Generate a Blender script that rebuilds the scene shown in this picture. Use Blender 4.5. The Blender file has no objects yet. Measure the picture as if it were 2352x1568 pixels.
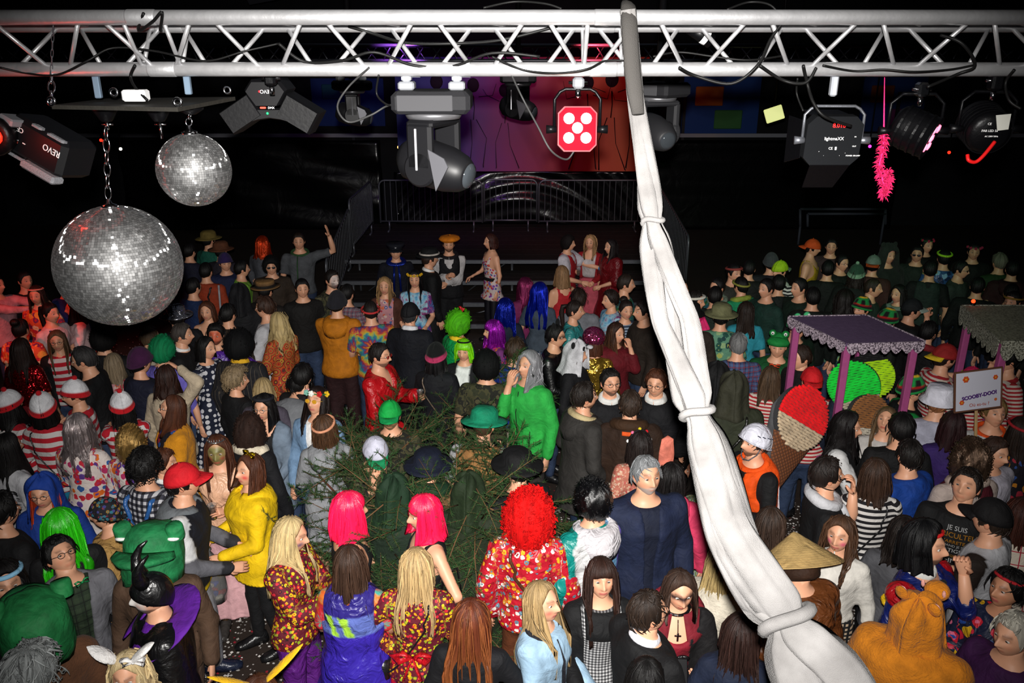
import bpy, math, random
import numpy as np
from mathutils import Vector, Matrix
random.seed(7)
RS = np.random.RandomState(11)
S = bpy.context.scene
COL = S.collection
# ------------------------------------------------------------------ camera
TH, CH, FP = math.radians(20.0), 4.5, 1907.0
cd = bpy.data.cameras.new('camera'); cam = bpy.data.objects.new('camera', cd); COL.objects.link(cam)
cam.location = (0, 0, CH); cam.rotation_euler = (math.pi/2 - TH, 0, 0)
cd.sensor_width = 36; cd.lens = 36*FP/2352; cd.clip_start = 0.05
S.camera = cam
# ------------------------------------------------------------------ world, lights, exposure
S.view_settings.view_transform = 'Standard'; S.view_settings.look = 'None'
S.view_settings.gamma = 1; S.view_settings.use_curve_mapping = False
S.view_settings.exposure = 0.0
w = bpy.data.worlds.new('world'); S.world = w; w.use_nodes = True
w.node_tree.nodes['Background'].inputs[0].default_value = (0.35, 0.42, 0.6, 1)
w.node_tree.nodes['Background'].inputs[1].default_value = 0.006
def light(name, kind, loc, energy, color=(1, 1, 1), target=None, size=0.1, spot=None, blend=0.5):
    ld = bpy.data.lights.new(name, kind); ld.energy = energy; ld.color = color
    if kind == 'AREA': ld.size = size
    else: ld.shadow_soft_size = size
    if spot: ld.spot_size = math.radians(spot); ld.spot_blend = blend
    o = bpy.data.objects.new(name, ld); COL.objects.link(o); o.location = loc
    if target: o.rotation_euler = (Vector(target)-Vector(loc)).to_track_quat('-Z', 'Y').to_euler()
    return o
# the flash on top of the camera
light('flash', 'SPOT', (0.0, -0.02, CH+0.12), 2800, (1.0, 0.97, 0.93), (0, 8, CH-3.3), 0.03, 79, 1.0)
# coloured club lamps hung in the hall
light('red_wash', 'SPOT', (-5.6, 6.5, 4.7), 420, (1, 0.05, 0.03), (-5.4, 9.3, 1.2), 0.1, 36, 0.6)
light('green_wash', 'SPOT', (3.6, 7.0, 4.9), 110, (0.12, 1, 0.35), (5.2, 12.6, 1.2), 0.1, 52, 0.7)
light('green_spot', 'SPOT', (-0.8, 5.2, 4.7), 60, (0.1, 1, 0.3), (-0.2, 7.8, 1.5), 0.1, 24, 0.5)
light('stage_red', 'SPOT', (1.2, 11.5, 4.6), 260, (1, 0.07, 0.12), (1.0, 17.5, 2.4), 0.1, 60, 0.7)
light('stage_violet', 'SPOT', (-1.6, 11.5, 4.6), 220, (0.45, 0.12, 1), (-1.4, 17.5, 2.6), 0.1, 60, 0.7)
light('stage_white', 'SPOT', (0.3, 9.5, 5.2), 120, (1, 0.85, 0.85), (0.4, 14.0, 1.0), 0.1, 50, 0.8)
light('hall_dim', 'AREA', (0, 11, 6.4), 14, (0.75, 0.82, 1.0), (0, 11, 0), 8)  # broad faint ambient fill added under the ceiling, not a club lamp

# ------------------------------------------------------------------ pixel <-> place
FW = np.array([0, math.cos(TH), -math.sin(TH)]); UP = np.array([0, math.sin(TH), math.cos(TH)])
def ray(px, py): return np.array([1., 0, 0])*(px-1176)/FP + UP*(784-py)/FP + FW
def at_z(px, py, z):
    d = ray(px, py); return np.array([0, 0, CH]) + d*(z-CH)/d[2]
def at_y(px, py, y):
    d = ray(px, py); return np.array([0, 0, CH]) + d*y/d[1]
# ------------------------------------------------------------------ colours
def lin(c): return tuple(((v/12.92) if v <= 0.04045 else ((v+0.055)/1.055)**2.4) for v in c)
def hx(s): return lin(tuple(int(s[i:i+2], 16)/255 for i in (0, 2, 4)))
NC = dict(black='141416', navy='1a2238', blue='1f4fa8', royal='1c3aa0', sky='6aa8dc', teal='12857c', green='1f7a3c', lime='8fd020', neon='b8f020', dkgreen='16402a',
          red='c01620', crimson='8c1020', maroon='5e1622', pink='e86a90', hot='ff2c78', peach='e8a088', orange='e8641a', mustard='d09022', yellow='f0c810', gold='c8a040',
          white='e4e2e0', cream='d8ccb4', grey='7c7c80', dgrey='3c3c40', lgrey='b4b4b8', brown='5a3a26', dbrown='2e1d14', tan='b08c5c', khaki='4c4c34', purple='5a2c9c', lav='7a70c8',
          violet='8a2cc0', rust='8c3c1c', jeans='2c3a54', denim='7d99b8', blond='b89860', dblond='7c6040', lblond='d8c090', chest='4a2818', hbrown='34221a', hblack='0c0a0a', hgrey='6a6a6a',
          silver='b8b8bc', ginger='a04818', skin='d8a080', pale='e4b498', darksk='6a4228', tansk='c08860', bark='6a4a30')
def c(s):
    if isinstance(s, str): return hx(NC.get(s, s))
    return s
# ------------------------------------------------------------------ materials
class NT:
    def __init__(s, name):
        s.m = bpy.data.materials.new(name); s.m.use_nodes = True; s.t = s.m.node_tree
        s.b = s.t.nodes['Principled BSDF']
    def n(s, typ, props=None, **inp):
        nd = s.t.nodes.new('ShaderNode'+typ)
        for k, v in (props or {}).items(): setattr(nd, k, v)
        for k, v in inp.items():
            key = int(k[1:]) if k[0] == 'i' and k[1:].isdigit() else k
            s.set(nd.inputs[key], v)
        return nd
    def set(s, sock, v):
        if hasattr(v, 'outputs'): v = v.outputs[0]
        if isinstance(v, bpy.types.NodeSocket): s.t.links.new(v, sock)
        else:
            if isinstance(v, tuple) and len(v) == 3 and sock.type == 'RGBA': v = v+(1,)
            sock.default_value = v
    def P(s, **k):
        for a, v in k.items(): s.set(s.b.inputs[a.replace('_', ' ')], v)
    def math(s, op, a, b=0.0): return s.n('Math', dict(operation=op), i0=a, i1=b)
    def mix(s, f, a, b, blend='MIX'):
        nd = s.n('Mix', dict(data_type='RGBA', blend_type=blend)); s.set(nd.inputs[0], f); s.set(nd.inputs[6], a); s.set(nd.inputs[7], b)
        return nd.outputs[2]
    def ramp(s, f, cols, const=False):
        nd = s.n('ValToRGB', i0=f); r = nd.color_ramp
        if const: r.interpolation = 'CONSTANT'
        while len(r.elements) < len(cols): r.elements.new(1)
        k = len(cols)
        for i, cc in enumerate(cols):
            r.elements[i].position = i/k if const else i/(k-1); r.elements[i].color = tuple(c(cc))+(1,)
        return nd.outputs[0]
    def attr(s, nm): return s.n('Attribute', dict(attribute_name=nm))
    def bump(s, h, st=0.3, dist=0.01): s.P(Normal=s.n('Bump', Strength=st, Distance=dist, Height=h))
MATS = {}
def plain(name, col, rough=0.6, metal=0.0, emit=None, es=1.0, bumps=0, bscale=60, spec=0.2, alpha=None, trans=0, var=0.0):
    if name in MATS: return MATS[name]
    t = NT(name); base = tuple(c(col))
    if var:
        nz = t.n('TexNoise', Scale=bscale*.4, Detail=4.0); co = t.n('TexCoord'); t.set(nz.inputs['Vector'], co.outputs['Object'])
        t.P(Base_Color=t.mix(nz.outputs[0], tuple(x*(1-var) for x in base), tuple(min(1, x*(1+var)) for x in base)))
    else: t.P(Base_Color=base)
    t.P(Roughness=rough, Metallic=metal, Specular_IOR_Level=spec)
    if emit: t.P(Emission_Color=tuple(c(emit)), Emission_Strength=es)
    if bumps:
        nz = t.n('TexNoise', Scale=float(bscale), Detail=3.0); co = t.n('TexCoord'); t.set(nz.inputs['Vector'], co.outputs['Object']); t.bump(nz.outputs[0], bumps, 0.01)
    if trans: t.P(Transmission_Weight=trans, IOR=1.35)
    if alpha is not None: t.P(Alpha=alpha)
    MATS[name] = t.m; return t.m
def vcol(name, rough=0.8, metal=0.0, bumps=0.25, bscale=70.0, sheen=0.0, spec=0.3, var=0.25, fold=0.35):
    """cloth whose colour comes from the garment itself (attribute col)"""
    if name in MATS: return MATS[name]
    t = NT(name); a = t.attr('col'); r = dict(Vector=t.n('TexCoord').outputs['Object']); r = type('o', (), dict(outputs=r))
    nz = t.n('TexNoise', Scale=14.0, Detail=5.0); t.set(nz.inputs['Vector'], r.outputs['Vector'])
    k = t.n('MapRange', i0=nz.outputs[0], i1=0.25, i2=0.75, i3=1-var, i4=1+var)
    mm = t.n('VectorMath', dict(operation='SCALE')); t.set(mm.inputs[0], a.outputs['Color']); t.set(mm.inputs['Scale'], k)
    t.P(Base_Color=mm.outputs[0], Roughness=rough, Metallic=metal, Specular_IOR_Level=spec, Sheen_Weight=sheen)
    n1 = t.n('TexNoise', Scale=9.0, Detail=3.0, Distortion=1.2); t.set(n1.inputs['Vector'], r.outputs['Vector'])
    n2 = t.n('TexNoise', Scale=float(bscale), Detail=2.0); t.set(n2.inputs['Vector'], r.outputs['Vector'])
    b1 = t.n('Bump', Strength=fold, Distance=0.05, Height=n1.outputs[0])
    b2 = t.n('Bump', Strength=bumps, Distance=0.006, Height=n2.outputs[0]); t.set(b2.inputs['Normal'], b1)
    t.P(Normal=b2); MATS[name] = t.m; return t.m
def pattern(name, kind, cols, scale=1.0, rough=0.8, metal=0.0, fold=0.35):
    if name in MATS: return MATS[name]
    t = NT(name); r = t.attr('rest').outputs['Vector']
    sx = t.n('SeparateXYZ', i0=r)
    def band(sock, per, duty): return t.math('LESS_THAN', t.math('FRACT', t.math('MULTIPLY', sock, 1.0/per)), duty)
    cc = [tuple(c(x)) for x in cols]; rg = None
    if kind == 'stripe': col = t.mix(band(sx.outputs[2], scale, 0.5), cc[0], cc[1])
    elif kind == 'vstripe': col = t.mix(band(sx.outputs[0], scale, 0.14), cc[0], cc[1])
    elif kind == 'check':
        a, b = band(sx.outputs[0], scale, 0.5), band(sx.outputs[2], scale, 0.5)
        s2 = t.math('MULTIPLY', t.math('ADD', a, b), 0.5); col = t.ramp(s2, [cc[0], cc[1], cc[2]])
    elif kind == 'plaid':
        a, b = band(sx.outputs[0], scale, 0.45), band(sx.outputs[2], scale, 0.45)
        c1 = t.mix(t.math('MULTIPLY', t.math('ADD', a, b), 0.5), cc[0], cc[1])
        l = t.math('MAXIMUM', band(t.math('ADD', sx.outputs[0], scale*.2), scale, 0.08), band(t.math('ADD', sx.outputs[2], scale*.2), scale, 0.08))
        col = t.mix(l, c1, cc[2])
    elif kind == 'dots':
        v = t.n('TexVoronoi', Scale=scale, Randomness=0.0); t.set(v.inputs['Vector'], r); col = t.mix(t.math('LESS_THAN', v.outputs['Distance'], 0.42), cc[0], cc[1])
    elif kind in ('floral', 'blobs'):
        nz = t.n('TexNoise', Scale=scale*1.5, Detail=1.0); t.set(nz.inputs['Vector'], r)
        wv = t.n('VectorMath', dict(operation='MULTIPLY_ADD')); t.set(wv.inputs[0], nz.outputs['Color']); wv.inputs[1].default_value = (0.5/scale,)*3; t.set(wv.inputs[2], r)
        v = t.n('TexVoronoi', Scale=scale); t.set(v.inputs['Vector'], wv)
        hue = t.n('SeparateColor', i0=v.outputs['Color'])
        f = t.ramp(hue.outputs[0], cc[1:], True)
        g = t.ramp(hue.outputs[1], cc[1:][::-1], True)
        big = t.math('LESS_THAN', v.outputs['Distance'], 0.5); sm = t.math('LESS_THAN', v.outputs['Distance'], 0.2)
        on = t.math('MULTIPLY', big, t.math('GREATER_THAN', hue.outputs[2], 0.12))
        col = t.mix(on, cc[0], f); col = t.mix(t.math('MULTIPLY', on, sm), col, g)
    elif kind == 'tiedye':
        ln = t.n('VectorMath', dict(operation='DISTANCE')); t.set(ln.inputs[0], r); ln.inputs[1].default_value = (0.02, 0.1, 1.25)
        an = t.math('ARCTAN2', sx.outputs[0], t.math('SUBTRACT', sx.outputs[2], 1.25))
        nz = t.n('TexNoise', Scale=22.0, Detail=3.0); t.set(nz.inputs['Vector'], r)
        f = t.math('FRACT', t.math('ADD', t.math('MULTIPLY', ln.outputs['Value'], scale), t.math('ADD', nz.outputs[0], t.math('MULTIPLY', t.math('SINE', t.math('MULTIPLY', an, 11.0)), 0.12))))
        col = t.ramp(f, cc+[cc[0]])
    elif kind == 'camo':
        nz = t.n('TexNoise', Scale=scale, Detail=2.0); t.set(nz.inputs['Vector'], r)
        col = t.ramp(t.n('MapRange', i0=nz.outputs[0], i1=0.3, i2=0.7), cc, True)
    elif kind == 'sequin':
        v = t.n('TexVoronoi', Scale=scale, Randomness=0.3); t.set(v.inputs['Vector'], r)
        col = t.mix(t.n('SeparateColor', i0=v.outputs['Color']).outputs[0], cc[0], cc[1])
        nm = t.n('VectorMath', dict(operation='SUBTRACT')); t.set(nm.inputs[0], v.outputs['Color']); nm.inputs[1].default_value = (.5, .5, .5)
        ge = t.n('NewGeometry'); ad = t.n('VectorMath', dict(operation='MULTIPLY_ADD')); t.set(ad.inputs[0], nm); ad.inputs[1].default_value = (.9,)*3; t.set(ad.inputs[2], ge.outputs['Normal'])
        nn = t.n('VectorMath', dict(operation='NORMALIZE')); t.set(nn.inputs[0], ad); t.P(Normal=nn, Metallic=0.9); rg = 0.25
    elif kind == 'cells':       # quilt of cut fabric shapes (retro rings)
        v = t.n('TexVoronoi', Scale=scale, Randomness=0.55); t.set(v.inputs['Vector'], r)
        f = t.math('FRACT', t.math('MULTIPLY', v.outputs['Distance'], 3.2)); col = t.ramp(f, cc, True)
    t.P(Base_Color=col, Roughness=rg or rough, Specular_IOR_Level=0.35)
    if kind != 'sequin':
        t.P(Metallic=metal)
        n1 = t.n('TexNoise', Scale=9.0, Detail=3.0, Distortion=1.2); t.set(n1.inputs['Vector'], t.n('TexCoord').outputs['Object']); t.bump(n1.outputs[0], fold, 0.05)
    MATS[name] = t.m; return t.m
def hairmat(name, rough=0.4, spec=0.5, var=0.55, metal=0.0, sc=26.0):
    if name in MATS: return MATS[name]
    t = NT(name); a = t.attr('col'); r = t.attr('rest')
    mp = t.n('Mapping', Scale=(sc, 1.0, 2.5)); t.set(mp.inputs['Vector'], r.outputs['Vector'])
    nz = t.n('TexNoise', Scale=1.6, Detail=6.0, Roughness=0.7); t.set(nz.inputs['Vector'], mp)
    k = t.n('MapRange', i0=nz.outputs[0], i1=0.3, i2=0.7, i3=1-var, i4=1+var)
    mm = t.n('VectorMath', dict(operation='SCALE')); t.set(mm.inputs[0], a.outputs['Color']); t.set(mm.inputs['Scale'], k)
    t.P(Base_Color=mm.outputs[0], Roughness=rough, Specular_IOR_Level=spec, Metallic=metal); t.bump(nz.outputs[0], 0.9, 0.012)
    MATS[name] = t.m; return t.m
def skinmat():
    t = NT('skin'); a = t.attr('col'); g = t.n('TexNoise', Scale=180.0, Detail=2.0)
    t.P(Base_Color=a.outputs['Color'], Roughness=0.48, Specular_IOR_Level=0.4, Subsurface_Weight=0.0); t.bump(g.outputs[0], 0.08, 0.003)
    MATS['skin'] = t.m; return t.m
SKIN = skinmat()
CLOTH = vcol('cloth'); SATIN = vcol('satin', 0.4, 0.0, 0.05, 40.0, spec=0.5, var=0.12, fold=0.8); KNIT = vcol('knit', 0.95, 0, 0.7, 120.0, 0.05)
LEATHER = vcol('leather', 0.35, 0, 0.3, 50.0, spec=0.6); FUR = vcol('fur', 0.95, 0, 0.9, 90.0, 0.05, var=0.3); FOIL = vcol('foil', 0.22, 0.85, 0.3, 60.0, fold=1.0); FOAM = vcol('painted_foam', 0.7, 0, 0.5, 26.0, var=0.45)
HAIR = hairmat('hair', 0.5, 0.3); WIG = hairmat('wig', 0.27, 0.6, 0.35); TINSEL = hairmat('tinsel', 0.22, 0.6, 0.7, 0.75, 60.0); FRIZZ = hairmat('frizz', 0.75, 0.2, 0.5)

# ------------------------------------------------------------------ objects
def ob(name, me=None, parent=None, loc=None, rot=None):
    o = bpy.data.objects.new(name, me); COL.objects.link(o)
    if parent: o.parent = parent
    if loc is not None: o.location = tuple(float(v) for v in loc)
    if rot is not None: o.rotation_euler = rot
    return o
def tag(o, label, cat, group=None, kind=None):
    if label: o['label'] = label
    if cat: o['category'] = cat
    if group: o['group'] = group
    if kind: o['kind'] = kind
    return o
def thing(name, label, cat, loc=(0, 0, 0), rz=0.0, group=None, rot=None):
    return tag(ob(name, None, None, loc, rot or (0, 0, rz)), label, cat, group)
def mk(name, V, F, mat, parent=None, smooth=True, col=None, rest=None, loc=None, rot=None, attr_rest=None):
    me = bpy.data.meshes.new(name)
    V = np.asarray(V, float)
    me.from_pydata(V.tolist(), [], F.tolist() if isinstance(F, np.ndarray) else F)
    if mat: me.materials.append(mat)
    if smooth: me.polygons.foreach_set('use_smooth', [True]*len(me.polygons))
    n = len(me.vertices)
    if col is not None:
        col = np.asarray(col, float)
        if col.ndim == 1: col = np.tile(col, (n, 1))
        a = me.attributes.new('col', 'FLOAT_COLOR', 'POINT')
        a.data.foreach_set('color', np.c_[col, np.ones(n)].astype(np.float32).ravel())
    if col is not None or rest is not None:
        a = me.attributes.new('rest', 'FLOAT_VECTOR', 'POINT')
        a.data.foreach_set('vector', np.asarray(V if rest is None else rest, np.float32).ravel())
    me.update()
    return ob(name, me, parent, loc, rot)
class MB:
    """collects shapes that make ONE mesh"""
    def __init__(s): s.V, s.F, s.C, s.R, s.k = [], [], [], [], 0
    def add(s, V, F, col=(.5, .5, .5), rest=None):
        V = np.asarray(V, float).reshape(-1, 3); n = len(V)
        s.V.append(V); col = np.asarray(c(col) if isinstance(col, str) else col, float); s.C.append(np.tile(col, (n, 1)) if col.ndim == 1 else col)
        s.R.append(V if rest is None else np.asarray(rest, float))
        k = s.k; s.F += [tuple(int(i)+k for i in f) for f in F]; s.k += n
        return s
    def box(s, ctr, size, rz=0, col=(.5, .5, .5), taper=1.0, M=None):
        hx_, hy, hz = (v/2 for v in size); V = np.array([[x*hx_, y*hy, z*hz] for z in (-1, 1) for y in (-1, 1) for x in (-1, 1)], float)
        V[4:, :2] *= taper
        if M is not None: V = V @ np.array(M).T
        if rz: V = V @ np.array([[math.cos(rz), math.sin(rz), 0], [-math.sin(rz), math.cos(rz), 0], [0, 0, 1]])
        return s.add(V+np.array(ctr), [(0, 2, 3, 1), (4, 5, 7, 6), (0, 1, 5, 4), (2, 6, 7, 3), (0, 4, 6, 2), (1, 3, 7, 5)], col)
    def bbox(s, ctr, size, b=0.01, rz=0, col=(.5, .5, .5), M=None):       # bevelled box
        sx, sy, sz = (v/2 for v in size); V = []
        for z, i in ((-sz, b), (-sz+b, 0), (sz-b, 0), (sz, b)):
            X, Y = sx-i, sy-i; q = b if not i else b*.6
            V += [(-X+q, -Y, z), (X-q, -Y, z), (X, -Y+q, z), (X, Y-q, z), (X-q, Y, z), (-X+q, Y, z), (-X, Y-q, z), (-X, -Y+q, z)]
        F = [tuple(range(7, -1, -1)), tuple(range(24, 32))]
        for r in range(3):
            for j in range(8): F.append((r*8+j, r*8+(j+1) % 8, r*8+8+(j+1) % 8, r*8+8+j))
        V = np.array(V)
        if M is not None: V = V @ np.array(M).T
        if rz: V = V @ np.array([[math.cos(rz), math.sin(rz), 0], [-math.sin(rz), math.cos(rz), 0], [0, 0, 1]])
        return s.add(V+np.array(ctr), F, col)
    def tube(s, pts, r, n=8, col=(.5, .5, .5), cap=True, flat=None, closed=False):
        V, F = tube(pts, r, n, cap, flat, closed); return s.add(V, F, col)
    def ball(s, ctr, r, n=10, m=7, col=(.5, .5, .5)):
        V, F = ball(n, m); return s.add(V*np.array(r)+np.array(ctr), F, col)
    def lathe(s, prof, n=24, ctr=(0, 0, 0), col=(.5, .5, .5), sx=1, sy=1, M=None):
        V, F = lathe(prof, n); V = V*np.array([sx, sy, 1])
        if M is not None: V = V @ np.array(M).T
        return s.add(V+np.array(ctr), F, col)
    def arr(s): return np.vstack(s.V), s.F, np.vstack(s.C), np.vstack(s.R)
    def build(s, name, mat, parent=None, smooth=True, attrs=True, xf=None, **kw):
        V, F, C_, R_ = s.arr()
        if xf is not None: V = xf(V)
        return mk(name, V, F, mat, parent, smooth, C_ if attrs else None, R_ if attrs else None, **kw)
def tube(pts, r, n=8, cap=True, flat=None, closed=False):
    P = np.array(pts, float); k = len(P)
    r = np.full(k, r) if np.isscalar(r) else np.array(r, float)
    T = np.gradient(P, axis=0) if not closed else np.roll(P, -1, 0)-np.roll(P, 1, 0)
    T /= np.linalg.norm(T, axis=1)[:, None]+1e-12
    u = np.array([0, 0, 1.]) if abs(T[0, 2]) < .9 else np.array([1., 0, 0])
    V = np.zeros((k, n, 3)); a = np.arange(n)*2*math.pi/n
    for i in range(k):
        u = u-T[i]*(u @ T[i]); u /= np.linalg.norm(u)+1e-12; v = np.cross(T[i], u)
        f = 1 if flat is None else flat
        V[i] = P[i]+r[i]*(np.cos(a)[:, None]*u*f+np.sin(a)[:, None]*v)
    F = []
    for i in range(k if closed else k-1):
        j2 = (i+1) % k
        for j in range(n): F.append((i*n+j, i*n+(j+1) % n, j2*n+(j+1) % n, j2*n+j))
    if cap and not closed: F += [tuple(range(n-1, -1, -1)), tuple(range((k-1)*n, k*n))]
    return V.reshape(-1, 3), F
def ball(n=10, m=7):
    V = [(0, 0, 1.)]+[(math.sin(math.pi*i/m)*math.cos(2*math.pi*j/n), math.sin(math.pi*i/m)*math.sin(2*math.pi*j/n), math.cos(math.pi*i/m)) for i in range(1, m) for j in range(n)]+[(0, 0, -1.)]
    F = [(0, 1+j, 1+(j+1) % n) for j in range(n)]
    for i in range(m-2):
        for j in range(n): F.append((1+i*n+j, 1+(i+1)*n+j, 1+(i+1)*n+(j+1) % n, 1+i*n+(j+1) % n))
    L = len(V)-1; F += [(L, 1+(m-2)*n+(j+1) % n, 1+(m-2)*n+j) for j in range(n)]
    return np.array(V), F
def lathe(prof, n=24):
    """profile of (r, z) from the bottom up, r may be 0 at the ends"""
    V = []; F = []; rows = []
    for (r, z) in prof:
        if r < 1e-6: rows.append([len(V)]); V.append((0, 0, z))
        else:
            rows.append(list(range(len(V), len(V)+n)))
            V += [(r*math.cos(2*math.pi*j/n), r*math.sin(2*math.pi*j/n), z) for j in range(n)]
    for a, b in zip(rows, rows[1:]):
        for j in range(n):
            j2 = (j+1) % n
            if len(a) == 1 and len(b) == 1: continue
            if len(a) == 1: F.append((a[0], b[j2], b[j]))
            elif len(b) == 1: F.append((a[j], a[j2], b[0]))
            else: F.append((a[j], a[j2], b[j2], b[j]))
    return np.array(V, float), F
def vnorm(V, F):
    N = np.zeros_like(V)
    for f in F:
        a, b, d = V[f[0]], V[f[1]], V[f[2]]; x = np.cross(b-a, d-a)
        if len(f) == 4: x = x+np.cross(d-a, V[f[3]]-a)
        for i in f: N[i] += x
    return N/(np.linalg.norm(N, axis=1)[:, None]+1e-12)
def thicken(V, F, th):
    V = np.asarray(V, float); N = vnorm(V, F); n = len(V); E = {}
    for f in F:
        for i in range(len(f)):
            a, b = f[i], f[(i+1) % len(f)]; E[(a, b)] = 1
    F2 = list(F)+[tuple(i+n for i in f[::-1]) for f in F]
    for (a, b) in E:
        if (b, a) not in E: F2.append((b, a, a+n, b+n))
    return np.vstack([V, V-N*th]), F2
def grid(P):
    """P: rows x cols x 3 -> V, F"""
    a, b = P.shape[:2]; F = [(i*b+j, i*b+j+1, (i+1)*b+j+1, (i+1)*b+j) for i in range(a-1) for j in range(b-1)]
    return P.reshape(-1, 3), F
def rotm(ax, a):
    return np.array(Matrix.Rotation(a, 3, ax))
def basis(d, up=(0, 0, 1)):
    d = np.array(d, float); d /= np.linalg.norm(d); x = np.cross(np.array(up, float), d)
    if np.linalg.norm(x) < 1e-5: x = np.array([1., 0, 0])
    x /= np.linalg.norm(x); return np.c_[x, np.cross(d, x), d]      # columns: side, up-ish, d
# ------------------------------------------------------------------ surface nets
def snet(f, lo, hi, h):
    lo = np.array(lo, float); n = np.ceil((np.array(hi)-lo)/h).astype(int)+2; lo = lo-h*.5
    ax = [lo[i]+h*np.arange(n[i]) for i in range(3)]
    D = f(ax[0][:, None, None], ax[1][None, :, None], ax[2][None, None, :]).astype(np.float32)
    for a in range(3):
        sl = [slice(None)]*3
        for e in (0, -1): sl[a] = e; D[tuple(sl)] = np.maximum(D[tuple(sl)], h*.3)
    Q = []; ids = []; pos = []
    st = np.array([n[1]*n[2], n[2], 1])
    for a in range(3):
        s0 = [slice(None)]*3; s1 = [slice(None)]*3; s0[a] = slice(0, -1); s1[a] = slice(1, None)
        d0, d1 = D[tuple(s0)], D[tuple(s1)]; m = (d0 < 0) != (d1 < 0)
        I = np.argwhere(m); e0 = d0[m]; e1 = d1[m]; p = I.astype(float); p[:, a] += e0/(e0-e1)
        b, cc = (a+1) % 3, (a+2) % 3; base = I @ st
        q = np.c_[base-st[b]-st[cc], base-st[cc], base, base-st[b]]
        q[e0 >= 0] = q[e0 >= 0][:, ::-1]
        Q.append(q)
        for k in range(4): ids.append(q[:, k]); pos.append(p)
    Q = np.vstack(Q); ids = np.concatenate(ids); pos = np.vstack(pos)
    u, inv = np.unique(ids, return_inverse=True); cnt = np.bincount(inv)
    V = np.c_[[np.bincount(inv, pos[:, i])/cnt for i in range(3)]].T*h+lo
    return V, np.searchsorted(u, Q)
def smin(a, b, k):
    h = np.clip(.5+.5*(b-a)/k, 0, 1); return b*(1-h)+a*h-k*h*(1-h)
def capsule(X, Y, Z, a, b, ra, rb):
    d = b-a; L = d @ d+1e-9
    t = np.clip(((X-a[0])*d[0]+(Y-a[1])*d[1]+(Z-a[2])*d[2])/L, 0, 1)
    return np.sqrt((X-a[0]-t*d[0])**2+(Y-a[1]-t*d[1])**2+(Z-a[2]-t*d[2])**2)-(ra+(rb-ra)*t)
# ------------------------------------------------------------------ the hall
def struct(name, mb, mat, **k):
    o = mb.build(name, mat, smooth=False, attrs=False, **k); o['kind'] = 'structure'; return o
def floor_mat():
    t = NT('trodden_floor'); co = t.n('TexCoord').outputs['Object']
    n1 = t.n('TexNoise', Scale=1.3, Detail=8.0, Roughness=.7); t.set(n1.inputs['Vector'], co)
    n2 = t.n('TexNoise', Scale=28.0, Detail=6.0, Roughness=.8); t.set(n2.inputs['Vector'], co)
    t.P(Base_Color=t.ramp(t.mix(.5, n1.outputs[0], n2.outputs[0]), ['1c1816', '2e2622', '3a302a', '52463e']), Roughness=.55); t.bump(n2.outputs[0], .5, .01); return t.m
def sheet_mat():
    t = NT('black_plastic_sheet'); co = t.n('TexCoord').outputs['Object']
    n1 = t.n('TexNoise', Scale=1.6, Detail=3.0, Distortion=1.5); t.set(n1.inputs['Vector'], co)
    t.P(Base_Color=c('060608'), Roughness=.22, Specular_IOR_Level=.5); t.bump(n1.outputs[0], .25, .05); return t.m
SHEET = sheet_mat(); DARKW = plain('dark_wall', '17171a', .9, bumps=.3, bscale=6, var=.3); STEEL = plain('galvanised_steel', '6c6e74', .42, .7, bumps=.1, bscale=80, var=.2)
DECK = plain('worn_deck_board', '2a2422', .7, bumps=.4, bscale=30, var=.5); BLACK = plain('black_metal', '08080a', .38, .2, bumps=.1, bscale=90); BLACK2 = plain('black_plastic', '0e0e10', .45); ALU = plain('aluminium', 'c4c4c6', .42, .7, bumps=.12, bscale=50, var=.18)
CHROME = plain('chrome', 'c8c8cc', .15, 1.0); WHITEP = plain('white_plastic', 'dcdcdc', .5); GREYP = plain('grey_plastic', '6e7074', .5); CABLE = plain('black_cable', '0c0c0c', .5)
mb = MB(); mb.box((0, 10, -.05), (30, 26, .1)); struct('floor', mb, floor_mat())
mb = MB(); mb.box((0, 21.2, 3.5), (30, .2, 7)); struct('wall_back', mb, DARKW)
mb = MB(); mb.box((-13, 10, 3.5), (.2, 22.6, 7)); struct('wall_left', mb, DARKW)
mb = MB(); mb.box((13, 10, 3.5), (.2, 22.6, 7)); struct('wall_right', mb, DARKW)
mb = MB(); mb.box((0, 10, 7.05), (30, 26, .1)); struct('ceiling', mb, plain('dark_ceiling', '121214', .9, bumps=.3, bscale=4))
for i, (xa, xb) in enumerate(((-9, -2.2), (9.5, 3.0), (-5, 5))):
    mb = MB(); mb.tube([(xa, 9+i*4, 5.2), (xb, 9+i*4, 6.9)], .09, 4); struct('trim_%d' % (i+1), mb, plain('roof_beam', '34343a', .8))
# wall rail that runs along the back
mb = MB(); mb.box((0, 20.9, 2.28), (25.6, .06, .09)); struct('trim_4', mb, plain('pale_rail', '8a8a94', .6))
for i, x in enumerate((-6.5, -3.9, 4.2, 7.6, 9.4)):
    mb = MB(); mb.box((x, 20.95, 1.6), (.07, .06, 3.4)); struct('trim_%d' % (i+5), mb, plain('wall_post', '26262a', .7))
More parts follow.
